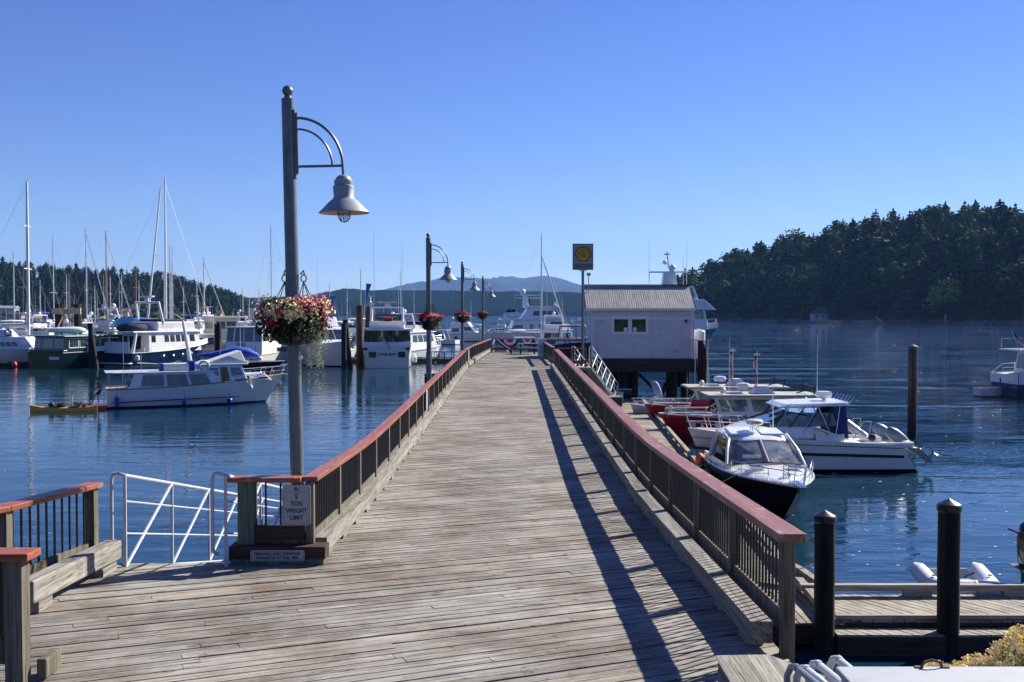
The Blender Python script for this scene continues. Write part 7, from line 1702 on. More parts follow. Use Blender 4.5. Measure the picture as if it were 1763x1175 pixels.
# ---------------------------------------------------------------- black hulled cuddy cruiser
T = boat('cabin_cruiser', 'black hulled cabin cruiser with white deck and wide windscreen, bow towards the viewer', 'motor boat', 881.5 + 8.3 / 33.7 * 1763, 33.7, -91.0); T.scale = (1, .98, .93)
S = hull(T, 9.2, 2.95, 1.34, 1.0, ('gel_black', 'gel_black', 'antifoul_black', 'gel_white'), ov=.25, trans=.92, pw=2.15, drop=.02, rub='gel_white', sag=.2, wl=.8, n=24)
g = G(); k = 12
for i in range(20):                                           # moulded foredeck
    t_ = .42 + .56 * i / 19; x, w_, z = S(t_); cr = .22 * (1 - (i / 19) ** 2) + .02
    for j in range(k + 1): q = -1 + 2 * j / k; g.v.append((x, (w_ - .06) * q, z + .01 + cr * (1 - abs(q) ** 4) ** .7))
for i in range(19):
    for j in range(k): a = i * (k + 1) + j; g.f.append([a, a + 1, a + k + 2, a + k + 1][::-1]); g.m.append(0)
obj('foredeck', g, 'gel_white', T, 60)
for y_ in (-.62, .62):
    g = G(); g.box(-.25, .25, -.28, .28, 0, .04); o = obj('hatch', g, 'gel_white', T, 0, bevel=.015); o.location = (1.75, y_, 1.475); o.rotation_euler = (0, R(3), 0)
    g = G(); g.box(-.19, .19, -.22, .22, .041, .05); obj('pane', g, 'glass_blue', o, 0)
# cabin: wraparound glass under a rounded hard roof
def section(x, wb, wt, zb, zt, n=10):
    pts = []
    for i in range(n + 1):
        a = math.pi * i / n; pts.append((x, -math.cos(a) * (wb + (wt - wb) * math.sin(a)), zb + (zt - zb) * math.sin(a) ** .6))
    return pts
g = G(); rings = []
for x, w_, zt in ((-.42, .90, 2.13), (-.55, 1.0, 2.2), (-.8, 1.04, 2.26), (-1.8, 1.06, 2.36), (-2.9, 1.05, 2.34), (-3.3, 1.0, 2.28)):
    rings.append([(x - .12 * abs(q / 6 - 1) ** 2, (q / 6 - 1) * w_, zt - .16 * abs(q / 6 - 1) ** 4) for q in range(13)] + [(x - .1 * abs(q / 6 - 1) ** 2, (1 - q / 6) * (w_ - .04), zt - .09 - .16 * abs(1 - q / 6) ** 4) for q in range(13)])
g.loft(rings); obj('cabin_roof', g, 'gel_white', T, 50)
for y_ in (-.55, .5): g = G(); g.hexa([(-1.9, y_ - .42, 2.33), (-.75, y_ - .42, 2.24), (-.75, y_ + .42, 2.24), (-1.9, y_ + .42, 2.33)], [(-1.87, y_ - .38, 2.40), (-.8, y_ - .38, 2.31), (-.8, y_ + .38, 2.31), (-1.87, y_ + .38, 2.40)]); obj('roof_hatch', g, 'gel_white', T, 0, bevel=.02)
def pane(name, pts, mat, parent, n_=None):
    a, b, c, d = (Vector(p) for p in pts); nn = (b - a).cross(d - a).normalized() * .012; g = G(); g.hexa([a, b, b - nn, a - nn], [d, c, c - nn, d - nn]); return obj(name, g, mat, parent, 0)
for s_ in (-1, 1):
    pane('windscreen', [(.82, s_ * .04, 1.53), (.32, s_ * 1.27, 1.36), (-.62, s_ * .99, 2.1), (-.42, s_ * .03, 2.13)] if s_ > 0 else [(.32, -1.27, 1.36), (.82, -.04, 1.53), (-.42, -.03, 2.13), (-.62, -.99, 2.1)], 'glass_screen', T)
    pane('side_window', [(.2, s_ * 1.30, 1.38), (-2.2, s_ * 1.36, 1.30), (-2.3, s_ * 1.12, 2.05), (-.7, s_ * 1.03, 2.1)][:: 1 if s_ > 0 else -1], 'glass_brown', T)
g = G()
for s_ in (-1, 1): g.tube([(.34, s_ * 1.30, 1.33), (-.15, s_ * 1.19, 1.8), (-.62, s_ * 1.04, 2.12), (-1.2, s_ * 1.07, 2.24)], [.05, .055, .06, .05], 8); g.tube([(-2.2, s_ * 1.38, 1.28), (-2.5, s_ * 1.15, 2.1)], .09, 8); g.hexa([(.3, s_ * 1.24, 1.0), (-3.4, s_ * 1.3, .98), (-3.4, s_ * 1.4, .98), (.3, s_ * 1.34, 1.0)], [(.3, s_ * 1.25, 1.36), (-3.4, s_ * 1.3, 1.32), (-3.4, s_ * 1.38, 1.32), (.3, s_ * 1.33, 1.36)])
g.tube([(.84, 0, 1.52), (-.44, 0, 2.12)], .035, 6); obj('cabin_frame', g, 'gel_white', T, 50)
g = G(); g.tube([(.84, 0.06, 1.53), (-.44, .05, 2.13)], .02, 6); g.tube([(.84, -.06, 1.53), (-.44, -.05, 2.13)], .02, 6); g.tube([(.35, -1.27, 1.36), (.84, 0, 1.51), (.35, 1.27, 1.36)], .025, 6); obj('screen_seal', g, 'rubber_black', T)
g = G(); g.box(-1.0, .3, -1.15, 1.15, 1.0, 1.38); obj('dashboard', g, 'interior_dark', T, 0); g = G(); g.box(-2.0, -1.6, -.9, -.35, 1.1, 1.85); g.box(-2.0, -1.6, .35, .9, 1.1, 1.85); obj('seats', g, 'canvas_tan', T, 0, bevel=.05); g = G(); g.beam((.1, .15, 1.42), (-.1, .9, 1.42), .2, .03); obj('dash_trim', g, 'teak', T, 0)
g = G(); g.lathe([(0, 0), (.24, .0), (.29, .04), (.29, .16), (.24, .2), (0, .21)], 20, (-1.35, 0, 2.56)); rd = obj('radar_dome', g, 'gel_white', T, 40); g = G()
for x_, y_ in ((-1.5, -.12), (-1.5, .12), (-1.2, -.12), (-1.2, .12)): g.tube([(x_, y_, 2.35), (x_, y_ * .7, 2.57)], .018, 5)
obj('radar_mount', g, 'gel_white', T); text('GARMIN', .085, 'lettering_black', rd, (-1.053, -.0, 2.665), (R(90), 0, R(90)), offset=.001)
g = G()
for y_ in (-.95, .95): g.tube([(-2.6, y_, 2.3), (-2.9, y_ * 1.05, 2.9 if y_ < 0 else 3.5)], .018, 5)
g.tube([(-3.0, -.95, 2.3), (-3.1, -.95, 2.45), (-3.1, .95, 2.45), (-3.0, .95, 2.3)], .02, 6); obj('antennas', g, 'gel_white', T)
# stainless bow rail with raised pulpit
def bowrail():
    g = G()
    for s_ in (-1, 1):
        pts = []; low = []
        for t_ in (.56, .62, .7, .78, .86, .93):
            x, w_, z = S(t_); p = Vector((x, s_ * (w_ - .05), z + .02)); h_ = .42 if t_ > .57 else .02; q = p + Vector((.08, s_ * .03, h_)); pts.append(q); low.append(p.lerp(q, .5)); g.tube([p, q], .013, 5)
        g.tube(pts, .016, 6); g.tube(low[1:], .009, 5)
        x, w_, z = S(.97); a = Vector((x - .1, s_ * .22, z + .02)); b = a + Vector((.12, s_ * .05, .62)); c = pts[-1]; g.tube([c, c + Vector((.02, 0, .18)), b], .016, 6) ; g.tube([a, b], .014, 5); g.tube([b, b + Vector((.3, -s_ * .13, .0)), b + Vector((.32, -s_ * .27, 0))], .016, 6); g.tube([a + Vector((.2, -s_ * .08, 0)), b + Vector((.3, -s_ * .13, 0))], .014, 5)
        g.tube([c + Vector((0, 0, -.02)), a + Vector((.1, 0, .35)), a + Vector((.28, -s_ * .2, .33))], .012, 5)
    return g
obj('bow_rail', bowrail(), 'chrome', T)
g = G(); g.box(3.95, 4.75, -.13, .13, 1.36, 1.42); g.tube([(4.2, 0, 1.46), (4.95, 0, 1.42)], .025, 6); g.prism([(4.75, 1.42), (5.0, 1.40), (4.82, 1.12), (4.66, 1.18)], -.09, .09); obj('anchor', g, 'chrome', T, 0)
g = G(); g.lathe([(0, 0), (.07, 0), (.07, .12), (0, .13)], 10, (3.3, .0, 1.42)); g.box(3.2, 3.4, -.18, -.08, 1.42, 1.54); obj('windlass', g, 'chrome', T, 30)
g = G(); g.tube([(.5, -1.2, 1.42), (1.2, -.6, 1.66), (1.7, -.2, 1.62)], .012, 5); g.tube([(.6, 1.1, 1.44), (1.1, .5, 1.64)], .012, 5); obj('wipers', g, 'rubber_black', T)
for x_, s_ in ((-1.0, -1), (-2.6, -1)): fender(T, x_, s_ * 1.58, .3, .12, .55, 'gel_black'); 
g = G(); g.ball((-3.7, -1.5, .9), .2, .18, .28, 10, 7); obj('orange_fender', g, 'rubber_orange', T)
g = G(); g.tube([(3.0, -.5, 1.5), (2.2, -1.3, 1.35), (1.9, -1.75, 1.0), (2.6, -2.3, .5)], .014, 5); obj('mooring_line', g, 'rope', T)

# ---------------------------------------------------------------- ODYSSEY at the right edge
T = boat('motor_yacht', 'stern of the white and navy boat ODYSSEY entering at the right edge, flag flying', 'motor boat', 1868, 76.5, 4); T.scale = (1, 1, .86)
S = hull(T, 12.4, 4.0, 2.6, 2.0, ('gel_navy', 'gel_navy', 'antifoul_black', 'nonskid'), trans=.95, rub='gel_white')
g = G()
for s_ in (-1, 1):
    for i in range(10):
        t0, t1 = i / 10 * .8, (i + 1) / 10 * .8; g.add([(S(t0)[0], s_ * (S(t0)[1] * .975 + .04), 1.2), (S(t1)[0], s_ * (S(t1)[1] * .975 + .04), 1.25), (S(t1)[0], s_ * (S(t1)[1] + .03), S(t1)[2]), (S(t0)[0], s_ * (S(t0)[1] + .03), S(t0)[2])], [(0, 1, 2, 3)])
g.add([(-6.24, -1.85, 1.2), (-6.24, 1.85, 1.2), (-6.24, 1.88, 2.0), (-6.24, -1.88, 2.0)], [(3, 2, 1, 0)]); obj('topsides', g, 'gel_white', T, 0)
text('ODYSSEY', .52, 'lettering_black', T, (-4.75, -1.97, 1.62), (R(90), 0, 0), offset=.01, sx=.8)
sp = cab(T, 'cabin', -4.5, 3, -4.3, 2.4, 2.0, 4.0, 1.7, 1.5, 'gel_cream_w', .05, over=(1.4, .3, .2, .14), overmat='gel_white'); win(sp, 'star', split(4), .4, .85); win(sp, 'back', split(2), .2, .85)
rails(T, S, .0, .3, .75, 4, .025); g = G(); g.tube([(-5.5, -1.7, 4.2), (-5.5, -1.7, 5.0), (-2, -1.7, 5.0)], .03, 5); g.tube([(-5.5, 1.7, 4.2), (-5.5, 1.7, 5.0), (-2, 1.7, 5.0)], .03, 5); obj('upper_rail', g, 'chrome', T)
flag(T, -5.7, -1.2, 3.9, 1.9, 1.5, .85, -.35, .75, 'us', 3, -.1, .03)
T = boat('dinghy', 'grey inflatable lying across the stern of ODYSSEY', 'dinghy', 1706, 76.5, 2); T.scale = (.85, 1, .75)
S = hull(T, 2.3, 1.5, .95, .85, ('gel_grey', 'rubber_black', 'rubber_black', 'rubber_grey'), trans=.9, drop=.1); g = G(); g.tube([(.6, -.5, .9), (.6, -.5, 1.9)], .06, 6); g.tube([(1.0, -.4, .9), (1.0, -.4, 1.8)], .07, 6); obj('davits', g, 'rubber_black', T)

# ---------------------------------------------------------------- teal yacht behind the hut
T = boat('motor_yacht', 'big teal hulled yacht with a flared bow emerging behind the right side of the hut', 'motor boat', 1073, 130, 0); T.scale = (1, 1, .96)
S = hull(T, 24, 6.2, 4.7, 3.0, ('gel_teal', 'gel_white', 'antifoul_black', 'nonskid'), ov=.14, rub='gel_white', pw=2.3, sag=.7)
g = G()
for s_ in (-1, 1):
    N = len(g.v)
    for i in range(9): t_ = .6 + .4 * i / 8; x, w_, z = S(t_); g.v += [(x, s_ * (w_ + .02), z - .15), (x + .05, s_ * (w_ + .06), z + .6)]
    for i in range(8): g.f.append([N + 2 * i, N + 2 * i + 2, N + 2 * i + 3, N + 2 * i + 1]); g.m.append(0)
obj('bow_bulwark', g, 'gel_white', T, 50)
sp = cab(T, 'wheelhouse', -4, 10.3, -4, 9.9, 4.3, 7.2, 2.5, 2.3, 'gel_white', .08); win(sp, 'star', [(.62, .75), (.80, .88), (.90, .98)], .5, .92, 'glass_green'); win(sp, 'front', split(3), .5, .9)
g = G(); g.hexa([(-4.3, -2.7, 7.21), (11.3, -2.6, 6.9), (11.3, 2.6, 6.9), (-4.3, 2.7, 7.21)], [(-4.3, -2.5, 7.7), (9.8, -2.3, 8.3), (9.8, 2.3, 8.3), (-4.3, 2.5, 7.7)]); obj('visor', g, 'gel_white', T, 0, bevel=.05)
sp = cab(T, 'upper_cabin', -2, 9.2, -2, 8.6, 8.2, 10.0, 2.0, 1.8, 'gel_white', .06); win(sp, 'star', [(.8, .97)], .2, .9, 'glass_green')
g = G(); g.hexa([(4.8, -.7, 9.9), (6.8, -.7, 9.9), (6.8, .7, 9.9), (4.8, .7, 9.9)], [(5.0, -.6, 11.8), (6.5, -.6, 11.8), (6.5, .6, 11.8), (5.0, .6, 11.8)]); g.box(3.2, 8.1, -.3, .3, 11.82, 12.0); g.tube([(5.7, 0, 12.5), (5.5, 0, 14.6)], .09, 6); g.box(5.1, 5.9, -.05, .05, 14.2, 14.35); obj('radar_mast', g, 'gel_white', T, 0); dome(T, 6.2, 0, 12.0, .5, flat=False); dome(T, 5.3, .3, 12.9, .32); whip(T, 3.3, 0, 12, -1.5, .05); whip(T, 8.1, .4, 10, 6.5, .035); whip(T, 3.2, -.4, 10, 6, .035); whip(T, 7.6, 0, 10, 4, .03)
rails(T, S, .7, .99, 1.1, 6, .03)

# ---------------------------------------------------------------- grey dinghy and big outboard by the near dock
T = thing('inflatable_dinghy', 'pale grey inflatable dinghy floating behind the near dock, bow to the dock', 'dinghy', (9.5, 21.4, 0), R(-90)); T.scale = (.85, .85, .85)
def tub(side):
    pts = [(-1.15, side * .76, .82), (-.9, side * .75, .72), (-.2, side * .72, .52), (.25, side * .62, .52), (.5, side * .35, .58), (.56, 0, .6)]; rr = [.05, .2, .24, .24, .24, .24]; return pts, rr
g = G()
for s_ in (-1, 1): p, r_ = tub(s_); g.tube(p, r_, 18)
obj('tube', g, 'rubber_light', T, 60)
g = G()
for s_ in (-1, 1): p, r_ = tub(s_); g.tube([(a, b * 1.0 + s_ * .225, c - .02) for a, b, c in p[1:5]] , .028, 6)
obj('rubbing_strake', g, 'rubber_grey', T); g = G(); g.box(-.85, .3, -.5, .5, .2, .3); obj('floor', g, 'rubber_grey', T, 0); g = G(); g.box(-.98, -.93, -.5, .5, .2, .75); g.box(-.5, -.25, -.6, .6, .55, .6); obj('transom_and_seat', g, 'gel_grey', T, 0)
g = G(); g.beam((-.3, .15, .7), (-.15, .35, .85), .05, .05)
for x_ in (-.7, -.5, -.1): g.box(x_ - .03, x_ + .03, -.74, -.66, .78, .81); g.box(x_ - .03, x_ + .03, .66, .74, .78, .81)
obj('handles', g, 'rubber_black', T, 0); g = G(); g.tube([(.5, -.25, .8), (.62, -.2, .4)], .015, 5); g.tube([(-1.2, .8, .55), (-1.0, .86, .25)], .03, 5); obj('rope_and_oar', g, 'rope', T)
T = thing('motor_boat', 'small boat moored at the right edge, only its black YAMAHA 90 outboard showing', 'motor boat', (13.35, 21.6, 0), R(0))
S = hull(T, 4.2, 1.8, .9, .75, ('gel_white', 'gel_navy', 'antifoul_black', 'nonskid'), trans=.95)
e = outboard(T, -2.30, 0, .50, 0, 0, 'outboard_dark', 1.35)
text('YAMAHA', .085, 'lettering_white', e, (.06, -.188, .42), (R(90), 0, 0), offset=.002); text('90', .075, 'lettering_white', e, (-.16, -.168, .44), (R(90), 0, R(-12)), offset=.002)
g = G(); g.beam((-.32, 0, .81), (.25, 0, .86), .3, .03); obj('cowling_lid', g, 'outboard_dark', e, 0)
g = G(); g.box(-.3, .3, -.19, .19, .235, .25); obj('trim_line', g, 'lettering_black', e, 0)

# ---------------------------------------------------------------- foreground right
p = P(1437, 1147, 6.6)
T = thing('utility_cabinet', 'pale grey metal cabinet top with a rusty handle at the bottom right corner', 'cabinet', (p.x, 6.6, 0)); z = p.z
g = G(); g.box(.03, 2.2, -1.25, -.03, 2.2, z - .05); obj('body', g, 'cabinet_paint', T, 0, bevel=.01); g = G(); g.box(0, 2.25, -1.3, 0, z - .045, z); obj('lid', g, 'cabinet_paint', T, 0, bevel=.012)
g = G(); hx = .62; g.tube([(hx - .07, -.03, z + .0), (hx - .05, -.03, z + .035), (hx, -.03, z + .05), (hx + .05, -.03, z + .035), (hx + .07, -.03, z)], .008, 6); g.box(hx - .11, hx - .06, -.045, -.015, z + .001, z + .008); g.box(hx + .06, hx + .11, -.045, -.015, z + .001, z + .008); obj('handle', g, 'rust', T, 30)
for i, (px, py, lb, mt) in enumerate(((1369, 1148, 'leftmost, dark grey conduit pipe beside the railing post', 'outboard_grey'), (1386, 1151, 'second conduit pipe from the railing post, galvanised', 'pipe_white'), (1407, 1143, 'third conduit pipe from the railing post, thickest', 'pipe_white'), (1442, 1135, 'rightmost conduit pipe disappearing behind the grey cabinet', 'pipe_white'))):
    a = P(px, py, 7.25); b = P(px + 75, py + 62, 6.3); T = thing('conduit_pipe', lb, 'pipe', a, 0, 'conduit pipes by the cabinet'); b = b - a
    r_ = .028 if i != 0 else .024; g = G(); g.tube([Vector((-.04, .12, -1.3)), Vector((-.03, .10, -.10)), Vector((-.015, .05, -.02)), Vector((.0, .0, 0)), b * .5, b * 1.3], r_, 12); obj('pipe', g, mt, T); g = G(); g.tube([b * .02, b * .08], r_ * 1.18, 12); obj('coupling', g, mt, T)
# cream flowering shrub
rnd = random.Random(4); T = thing('flowering_shrub', 'cream and peach flowering shrub behind the grey cabinet in the bottom right corner', 'shrub', (3.47, 7.25, 3.12)); T.scale = (1, 1, .88); g = G(); g.col = []; gf = G(); gf.col = []; gs = G()
def hshrub(x): return .55 + .42 * min(1, max(0, (x + .45) / .9)) + .07 * math.sin(x * 9)
for i in range(190):
    x = rnd.uniform(-.45, .95); y = rnd.uniform(-.35, .4); top = hshrub(x) * (1 - .5 * abs(y)) + rnd.uniform(-.12, .05); bx, by = x * .6, y * .5
    gs.tube([(bx, by, -.6), (x * .9, y * .9, top * .5), (x, y, top)], .005, 4, r2=.002)
    for q in range(26):
        f = rnd.random() ** .6; p_ = Vector((bx, by, 0)).lerp(Vector((x, y, top)), f) + Vector((rnd.gauss(0, .03),) * 1 + (rnd.gauss(0, .03), rnd.gauss(0, .02))); d = Vector((rnd.gauss(0, 1), rnd.gauss(0, 1), .6)).normalized(); s_ = rnd.uniform(.012, .024); a = d.cross(Vector((rnd.random(), rnd.random(), .3))).normalized() * s_ * .5
        g.add([p_ - d * s_, p_ + a, p_ + d * s_, p_ - a], [(0, 1, 2, 3)]); g.col.append((rnd.random(),) * 3)
    for q in range(95):
        u = rnd.random(); p_ = Vector((x, y, top - .10 * u)) + Vector((rnd.gauss(0, .014 + .01 * u), rnd.gauss(0, .014 + .01 * u), .03 * rnd.random())); d = Vector((rnd.gauss(0, 1), rnd.gauss(0, 1), rnd.gauss(.4, 1))).normalized(); s_ = rnd.uniform(.006, .012); a = d.cross(Vector((rnd.random(), rnd.random(), .3))).normalized() * s_
        gf.add([p_ - d * s_, p_ + a, p_ + d * s_, p_ - a], [(0, 1, 2, 3)]); gf.col.append((rnd.random(),) * 3)
obj('leaves', g, 'leaf_bright', T, 0); obj('blossoms', gf, 'petal_peach', T, 0); obj('stems', gs, 'bark', T, 0)
T = thing('yellow_weed', 'tiny yellow flowered weed at the foot of the right railing post', 'weed', (2.52, 8.1, 2.75)); g = G(); g.col = []; gf = G()
for i in range(60): a = rnd.random() * 6.28; L = rnd.uniform(.04, .2); z0 = rnd.uniform(0, .28); g.add([(0, 0, z0), (.4 * L * math.cos(a + .3), .4 * L * math.sin(a + .3), z0 + .03), (L * math.cos(a), L * math.sin(a), z0 + .05), (.4 * L * math.cos(a - .3), .4 * L * math.sin(a - .3), z0 + .02)], [(0, 1, 2, 3)]); g.col.append((rnd.random(),) * 3)
for i in range(9): gf.ball((rnd.gauss(0, .06), rnd.gauss(0, .04), rnd.uniform(.2, .34)), .016, n=6, k=4)
obj('leaves', g, 'leaf_mid', T, 0); obj('blossoms', gf, 'sign_yellow', T)
T = thing('green_weed', 'low green weeds at the foot of the left-most railing post', 'weed', (-3.95, 7.7, 3.25)); g = G(); g.col = []
for i in range(160): a = rnd.random() * 6.28; L = rnd.uniform(.04, .16); x_, y_ = rnd.uniform(-.25, .12), rnd.uniform(-.1, .2); g.add([(x_, y_, 0), (x_ + .012, y_, .0), (x_ + L * .5 * math.cos(a), y_ + L * .5 * math.sin(a), L)], [(0, 1, 2)]); g.col.append((rnd.random(),) * 3)
obj('leaves', g, 'leaf_bright', T, 0)

# ---------------------------------------------------------------- fuel sign
p = P(1003.5, 465, 66); T = thing('fuel_sign', 'square pole sign with a yellow and red scallop shell, beside the hut', 'sign', (p.x, 66, 0))
sw, zb, zt = .66, p.z, P(1003.5, 420, 66).z
g = G(); g.tube([(0, 0, 3.2), (0, 0, zb)], .09, 10); obj('pole', g, 'pole_metal', T)
g = G(); g.box(-sw, sw, -.16, .16, zb, zt); obj('cabinet', g, 'sign_frame', T, 0, bevel=.02); g = G(); g.box(-.25, .25, -.1, .1, zb - .06, zb - .002); obj('bracket', g, 'galvanised', T, 0)
g = G(); g.box(-sw + .06, sw - .06, -.168, -.161, zb + .40, zt - .06); obj('panel', g, 'sign_panel_shaded', T, 0); g = G(); g.box(-sw + .06, sw - .06, -.168, -.161, zb + .06, zb + .36); obj('lower_panel', g, 'sign_frame', T, 0)
def scallop(sz, y0, y1, cz):
    pts = []
    for i in range(7):
        a0 = R(205 - 33.0 * i - 5); a1 = a0 - R(33)
        for k in range(4): a = a0 + (a1 - a0) * k / 4; r_ = sz * (1 + .05 * math.sin(math.pi * k / 4)) * (1 - .10 * max(0, -math.sin(a))); pts.append((r_ * math.cos(a), cz + r_ * .88 * math.sin(a)))
    pts += [(sz * .62, cz - sz * .62), (sz * .66, cz - sz * .86), (sz * .2, cz - sz * .9), (0, cz - sz * .96), (-sz * .2, cz - sz * .9), (-sz * .66, cz - sz * .86), (-sz * .62, cz - sz * .62)]
    return G().prism(pts, y0, y1)
cz = (zb + .4 + zt - .06) / 2; obj('emblem_border', scallop(.52, -.176, -.169, cz), 'sign_red_shaded', T, 0); em = obj('emblem', scallop(.44, -.182, -.177, cz), 'sign_yellow_shaded', T, 0)
g = G()
for i in range(8): a = R(18 + 144 * i / 7); g.beam((.1 * math.cos(a), -.185, cz - .28 + .1 * math.sin(a)), (.40 * math.cos(a), -.185, cz + .36 * math.sin(a)), .028, .004, up=(0, 1, 0))
obj('emblem_ribs', g, 'sign_red_shaded', em, 0)
p = P(1015.5, 473, 70.5); T = thing('floodlight', 'small square floodlight on a thin pole above the left end of the hut roof', 'lamp', (p.x, 71.6, 0)); g = G(); g.tube([(0, 0, 6.0), (0, 0, p.z - .05)], .035, 6); obj('pole', g, 'galvanised', T); g = G(); g.box(-.14, .14, -.08, .08, p.z - .05, p.z + .16); obj('lamp_head', g, 'gel_grey', T, 0, bevel=.02)

# ---------------------------------------------------------------- pier end
T = thing('control_box', 'white painted pillar box where the right railing ends, at the pier end', 'box', (X(933, 71.2), 71.2, 3.22)); g = G(); g.box(-.28, .28, -.3, .3, 0, 1.15); obj('body', g, 'hut_trim', T, 0, bevel=.02); g = G(); g.box(-.32, .32, -.34, .34, 1.155, 1.21); obj('lid', g, 'gel_white', T, 0, bevel=.015); g = G(); g.box(-.2, .2, -.31, -.302, .2, .9); obj('door', g, 'gel_grey', T, 0)
T = thing('picnic_table', 'grey picnic table in front of the bunting at the pier end', 'table', (X(908, 75.2), 75.2, 3.22)); 
for y_ in (-.3, 0, .3): g = G(); g.box(-.72, .72, y_ - .13, y_ + .13, .74, .79); obj('tabletop_board', g, 'curb_wood_across', T, 0)
for y_ in (-.78, .78): g = G(); g.box(-.72, .72, y_ - .14, y_ + .14, .43, .48); obj('bench', g, 'curb_wood_across', T, 0)
for x_ in (-.5, .5):
    g = G(); g.beam((x_, -.2, .74), (x_, -.6, 0), .09, .05); g.beam((x_, .2, .74), (x_, .6, 0), .09, .05); g.box(x_ - .03, x_ + .03, -.85, .85, .36, .43); obj('leg_frame', g, 'beam_dark', T, 0)
T = thing('bench', 'low dark wooden bench left of the picnic table', 'bench', (X(888, 75.4), 75.4, 3.22)); g = G(); g.box(-.42, .42, -.2, .2, .42, .48); obj('seat', g, 'beam_dark', T, 0)
for x_ in (-.35, .35): obj('leg', G().box(x_ - .05, x_ + .05, -.18, .18, 0, .418), 'beam_dark', T, 0)
for i, (px, w_, lb) in enumerate(((878, .66, 'left'), (908, .5, 'middle'), (929, .5, 'right'))):
    T = thing('bunting', lb + ' red, white and blue bunting fan hanging on the pier end railing', 'bunting', (X(px, 78.4), 78.42, 4.2), 0, 'bunting on the end railing'); g = G(); n = 20
    for j in range(n + 1):
        a = math.pi + math.pi * j / n
        for q, r_ in enumerate((.05, .38, .7, 1.0)): g.v.append((r_ * w_ * 1.05 * math.cos(a), .03 * math.sin(j * 1.6) * r_, r_ * w_ * .95 * math.sin(a)))
    for j in range(n):
        for q in range(3): g.f.append([j * 4 + q, (j + 1) * 4 + q, (j + 1) * 4 + q + 1, j * 4 + q + 1]); g.m.append(q)
    obj('cloth_fan', g, ['flag_red', 'flag_white', 'flag_blue'], T, 0); g = G(); g.tube([(-w_, 0, .01), (w_, 0, .01)], .012, 5); obj('cord', g, 'rope', T)
T = thing('bunting', 'long red, white and blue cloth swag trailing at the left end of the end railing', 'bunting', (X(852, 78.3), 78.3, 4.2), 0, 'bunting on the end railing'); g = G()
for j in range(13):
    f = j / 12; x_ = f * 1.3; z_ = -f ** .8 * 1.0
    for q in range(4): g.v.append((x_ + q * .1, .02 * math.sin(j + q), z_ + q * .06))
for j in range(12):
    for q in range(3): g.f.append([j * 4 + q, (j + 1) * 4 + q, (j + 1) * 4 + q + 1, j * 4 + q + 1]); g.m.append(q)
obj('cloth', g, ['flag_blue', 'flag_white', 'flag_red'], T, 0); obj('cord', G().tube([(-.1, 0, .02), (.4, 0, .02)], .012, 5), 'rope', T)
T = thing('tarpaulin', 'dark blue tarpaulin covered stack on the fuel dock platform left of the hut', 'tarp', (X(984, 73), 73, 3.22)); g = G(); g.hexa([(-1.5, -.4, 0), (1.1, -.4, 0), (1.1, .4, 0), (-1.5, .4, 0)], [(-1.4, -.3, .75), (1.0, -.3, .95), (1.0, .3, .95), (-1.4, .3, .75)]); obj('cover', g, 'canvas_navy', T, 0, bevel=.08); g = G(); g.beam((-1.5, -.43, .45), (1.1, -.43, .5), .02, .02); obj('strap', g, 'rope', T)
T = thing('platform', 'dark timber fuel dock platform between the pier end and the hut', 'platform', (2.36, 66, 0)); g = G(); g.box(0, 3.0, 0, 13, 2.95, 3.2); obj('deck', g, 'beam_dark', T, 0)
for x_, y_ in ((.5, .5), (2.6, .5), (.5, 6), (2.6, 6), (.5, 12), (2.6, 12)): obj('pile', G().tube([(x_, y_, -2), (x_, y_, 2.94)], .18, 8), 'pile_wood', T)
T = thing('fuel_dock_pile_cluster', 'brown timber piles tied together with white poles at the right side of the hut', 'piles', (X(1209, 69.5), 69.5, 0))
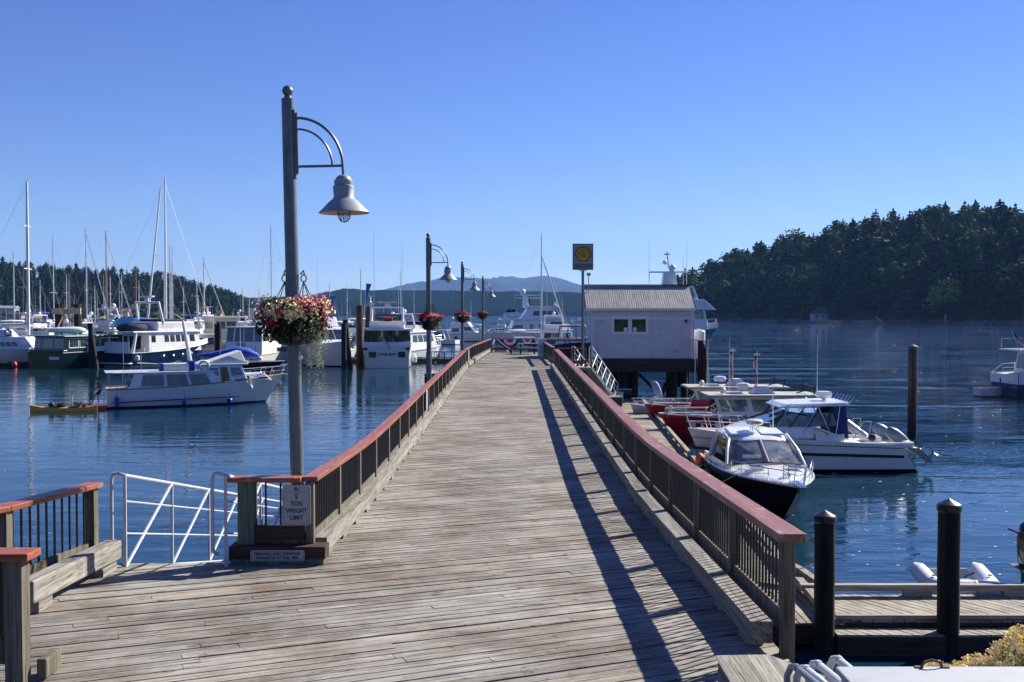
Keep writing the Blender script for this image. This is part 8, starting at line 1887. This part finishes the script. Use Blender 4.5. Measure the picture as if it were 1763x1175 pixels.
for x_, y_, t_, r_ in ((-.1, 0, 4.35, .2), (.2, .2, 4.1, .2), (.1, -.25, 3.9, .18)): obj('pile', G().tube([(x_, y_, -2), (x_, y_, t_)], r_, 10), 'pile_wood_brown', T)
obj('top_board', G().beam((-.75, 0, 4.42), (.45, 0, 4.3), .45, .07), 'roof_board', T, 0); obj('white_pole', G().tube([(-.55, -.3, 0), (-.5, -.3, 4.4)], .035, 6), 'gel_white', T); obj('white_pole', G().tube([(.55, -.3, 1.2), (.1, -.3, 4.4)], .03, 6), 'gel_white', T)
T = thing('storage_tank', 'pale grey upright tank against the right wall of the hut', 'tank', (X(1203, 72), 72, 3.12)); g = G(); g.lathe([(0, 1.95), (.4, 1.9), (.46, 1.8), (.46, 0)], 16); obj('body', g, 'hut_trim', T); obj('lid', G().lathe([(0, 2.02), (.14, 2.02), (.14, 1.93)], 12), 'gel_grey', T)
obj_ = thing('hut_annex', 'low dark walled annex behind the piles at the right side of the hut', 'annex', (X(1203, 74), 74, 2.4)); obj('wall', G().box(-.5, .45, -.4, 1, .0, .7), 'gel_grey', obj_, 0); obj('roof', G().box(-.6, .55, -.5, 1.1, .705, .78), 'galvanised', obj_, 0)

# bits of leaves and foam drifting on the calm water
rnd = random.Random(9); g = G()
for i in range(420):
    if i < 260: x, y = rnd.uniform(5, 24), 20 + 34 * rnd.random() ** 1.4
    else: x, y = rnd.uniform(-22, -3), 14 + 40 * rnd.random()
    s_ = rnd.uniform(.015, .05) * (1.6 if rnd.random() < .1 else 1); a = rnd.random() * 6.28; k = rnd.choice([3, 4, 5]); z = .006 + rnd.random() * .008
    N = len(g.v); g.v += [(x + s_ * math.cos(a + q * 6.28 / k) * rnd.uniform(.6, 1.5), y + s_ * math.sin(a + q * 6.28 / k) * rnd.uniform(.5, 1.2), z) for q in range(k)]; g.f.append(list(range(N, N + k))); g.m.append(rnd.choice([0, 0, 1, 2]))
o = obj('floating_leaves', g, ['lettering_white', 'flare_yellow', 'dry_grass'], smooth=0); tag(o, 'scattered pale leaves and foam flecks drifting on the calm water', 'leaves'); o['kind'] = 'stuff'
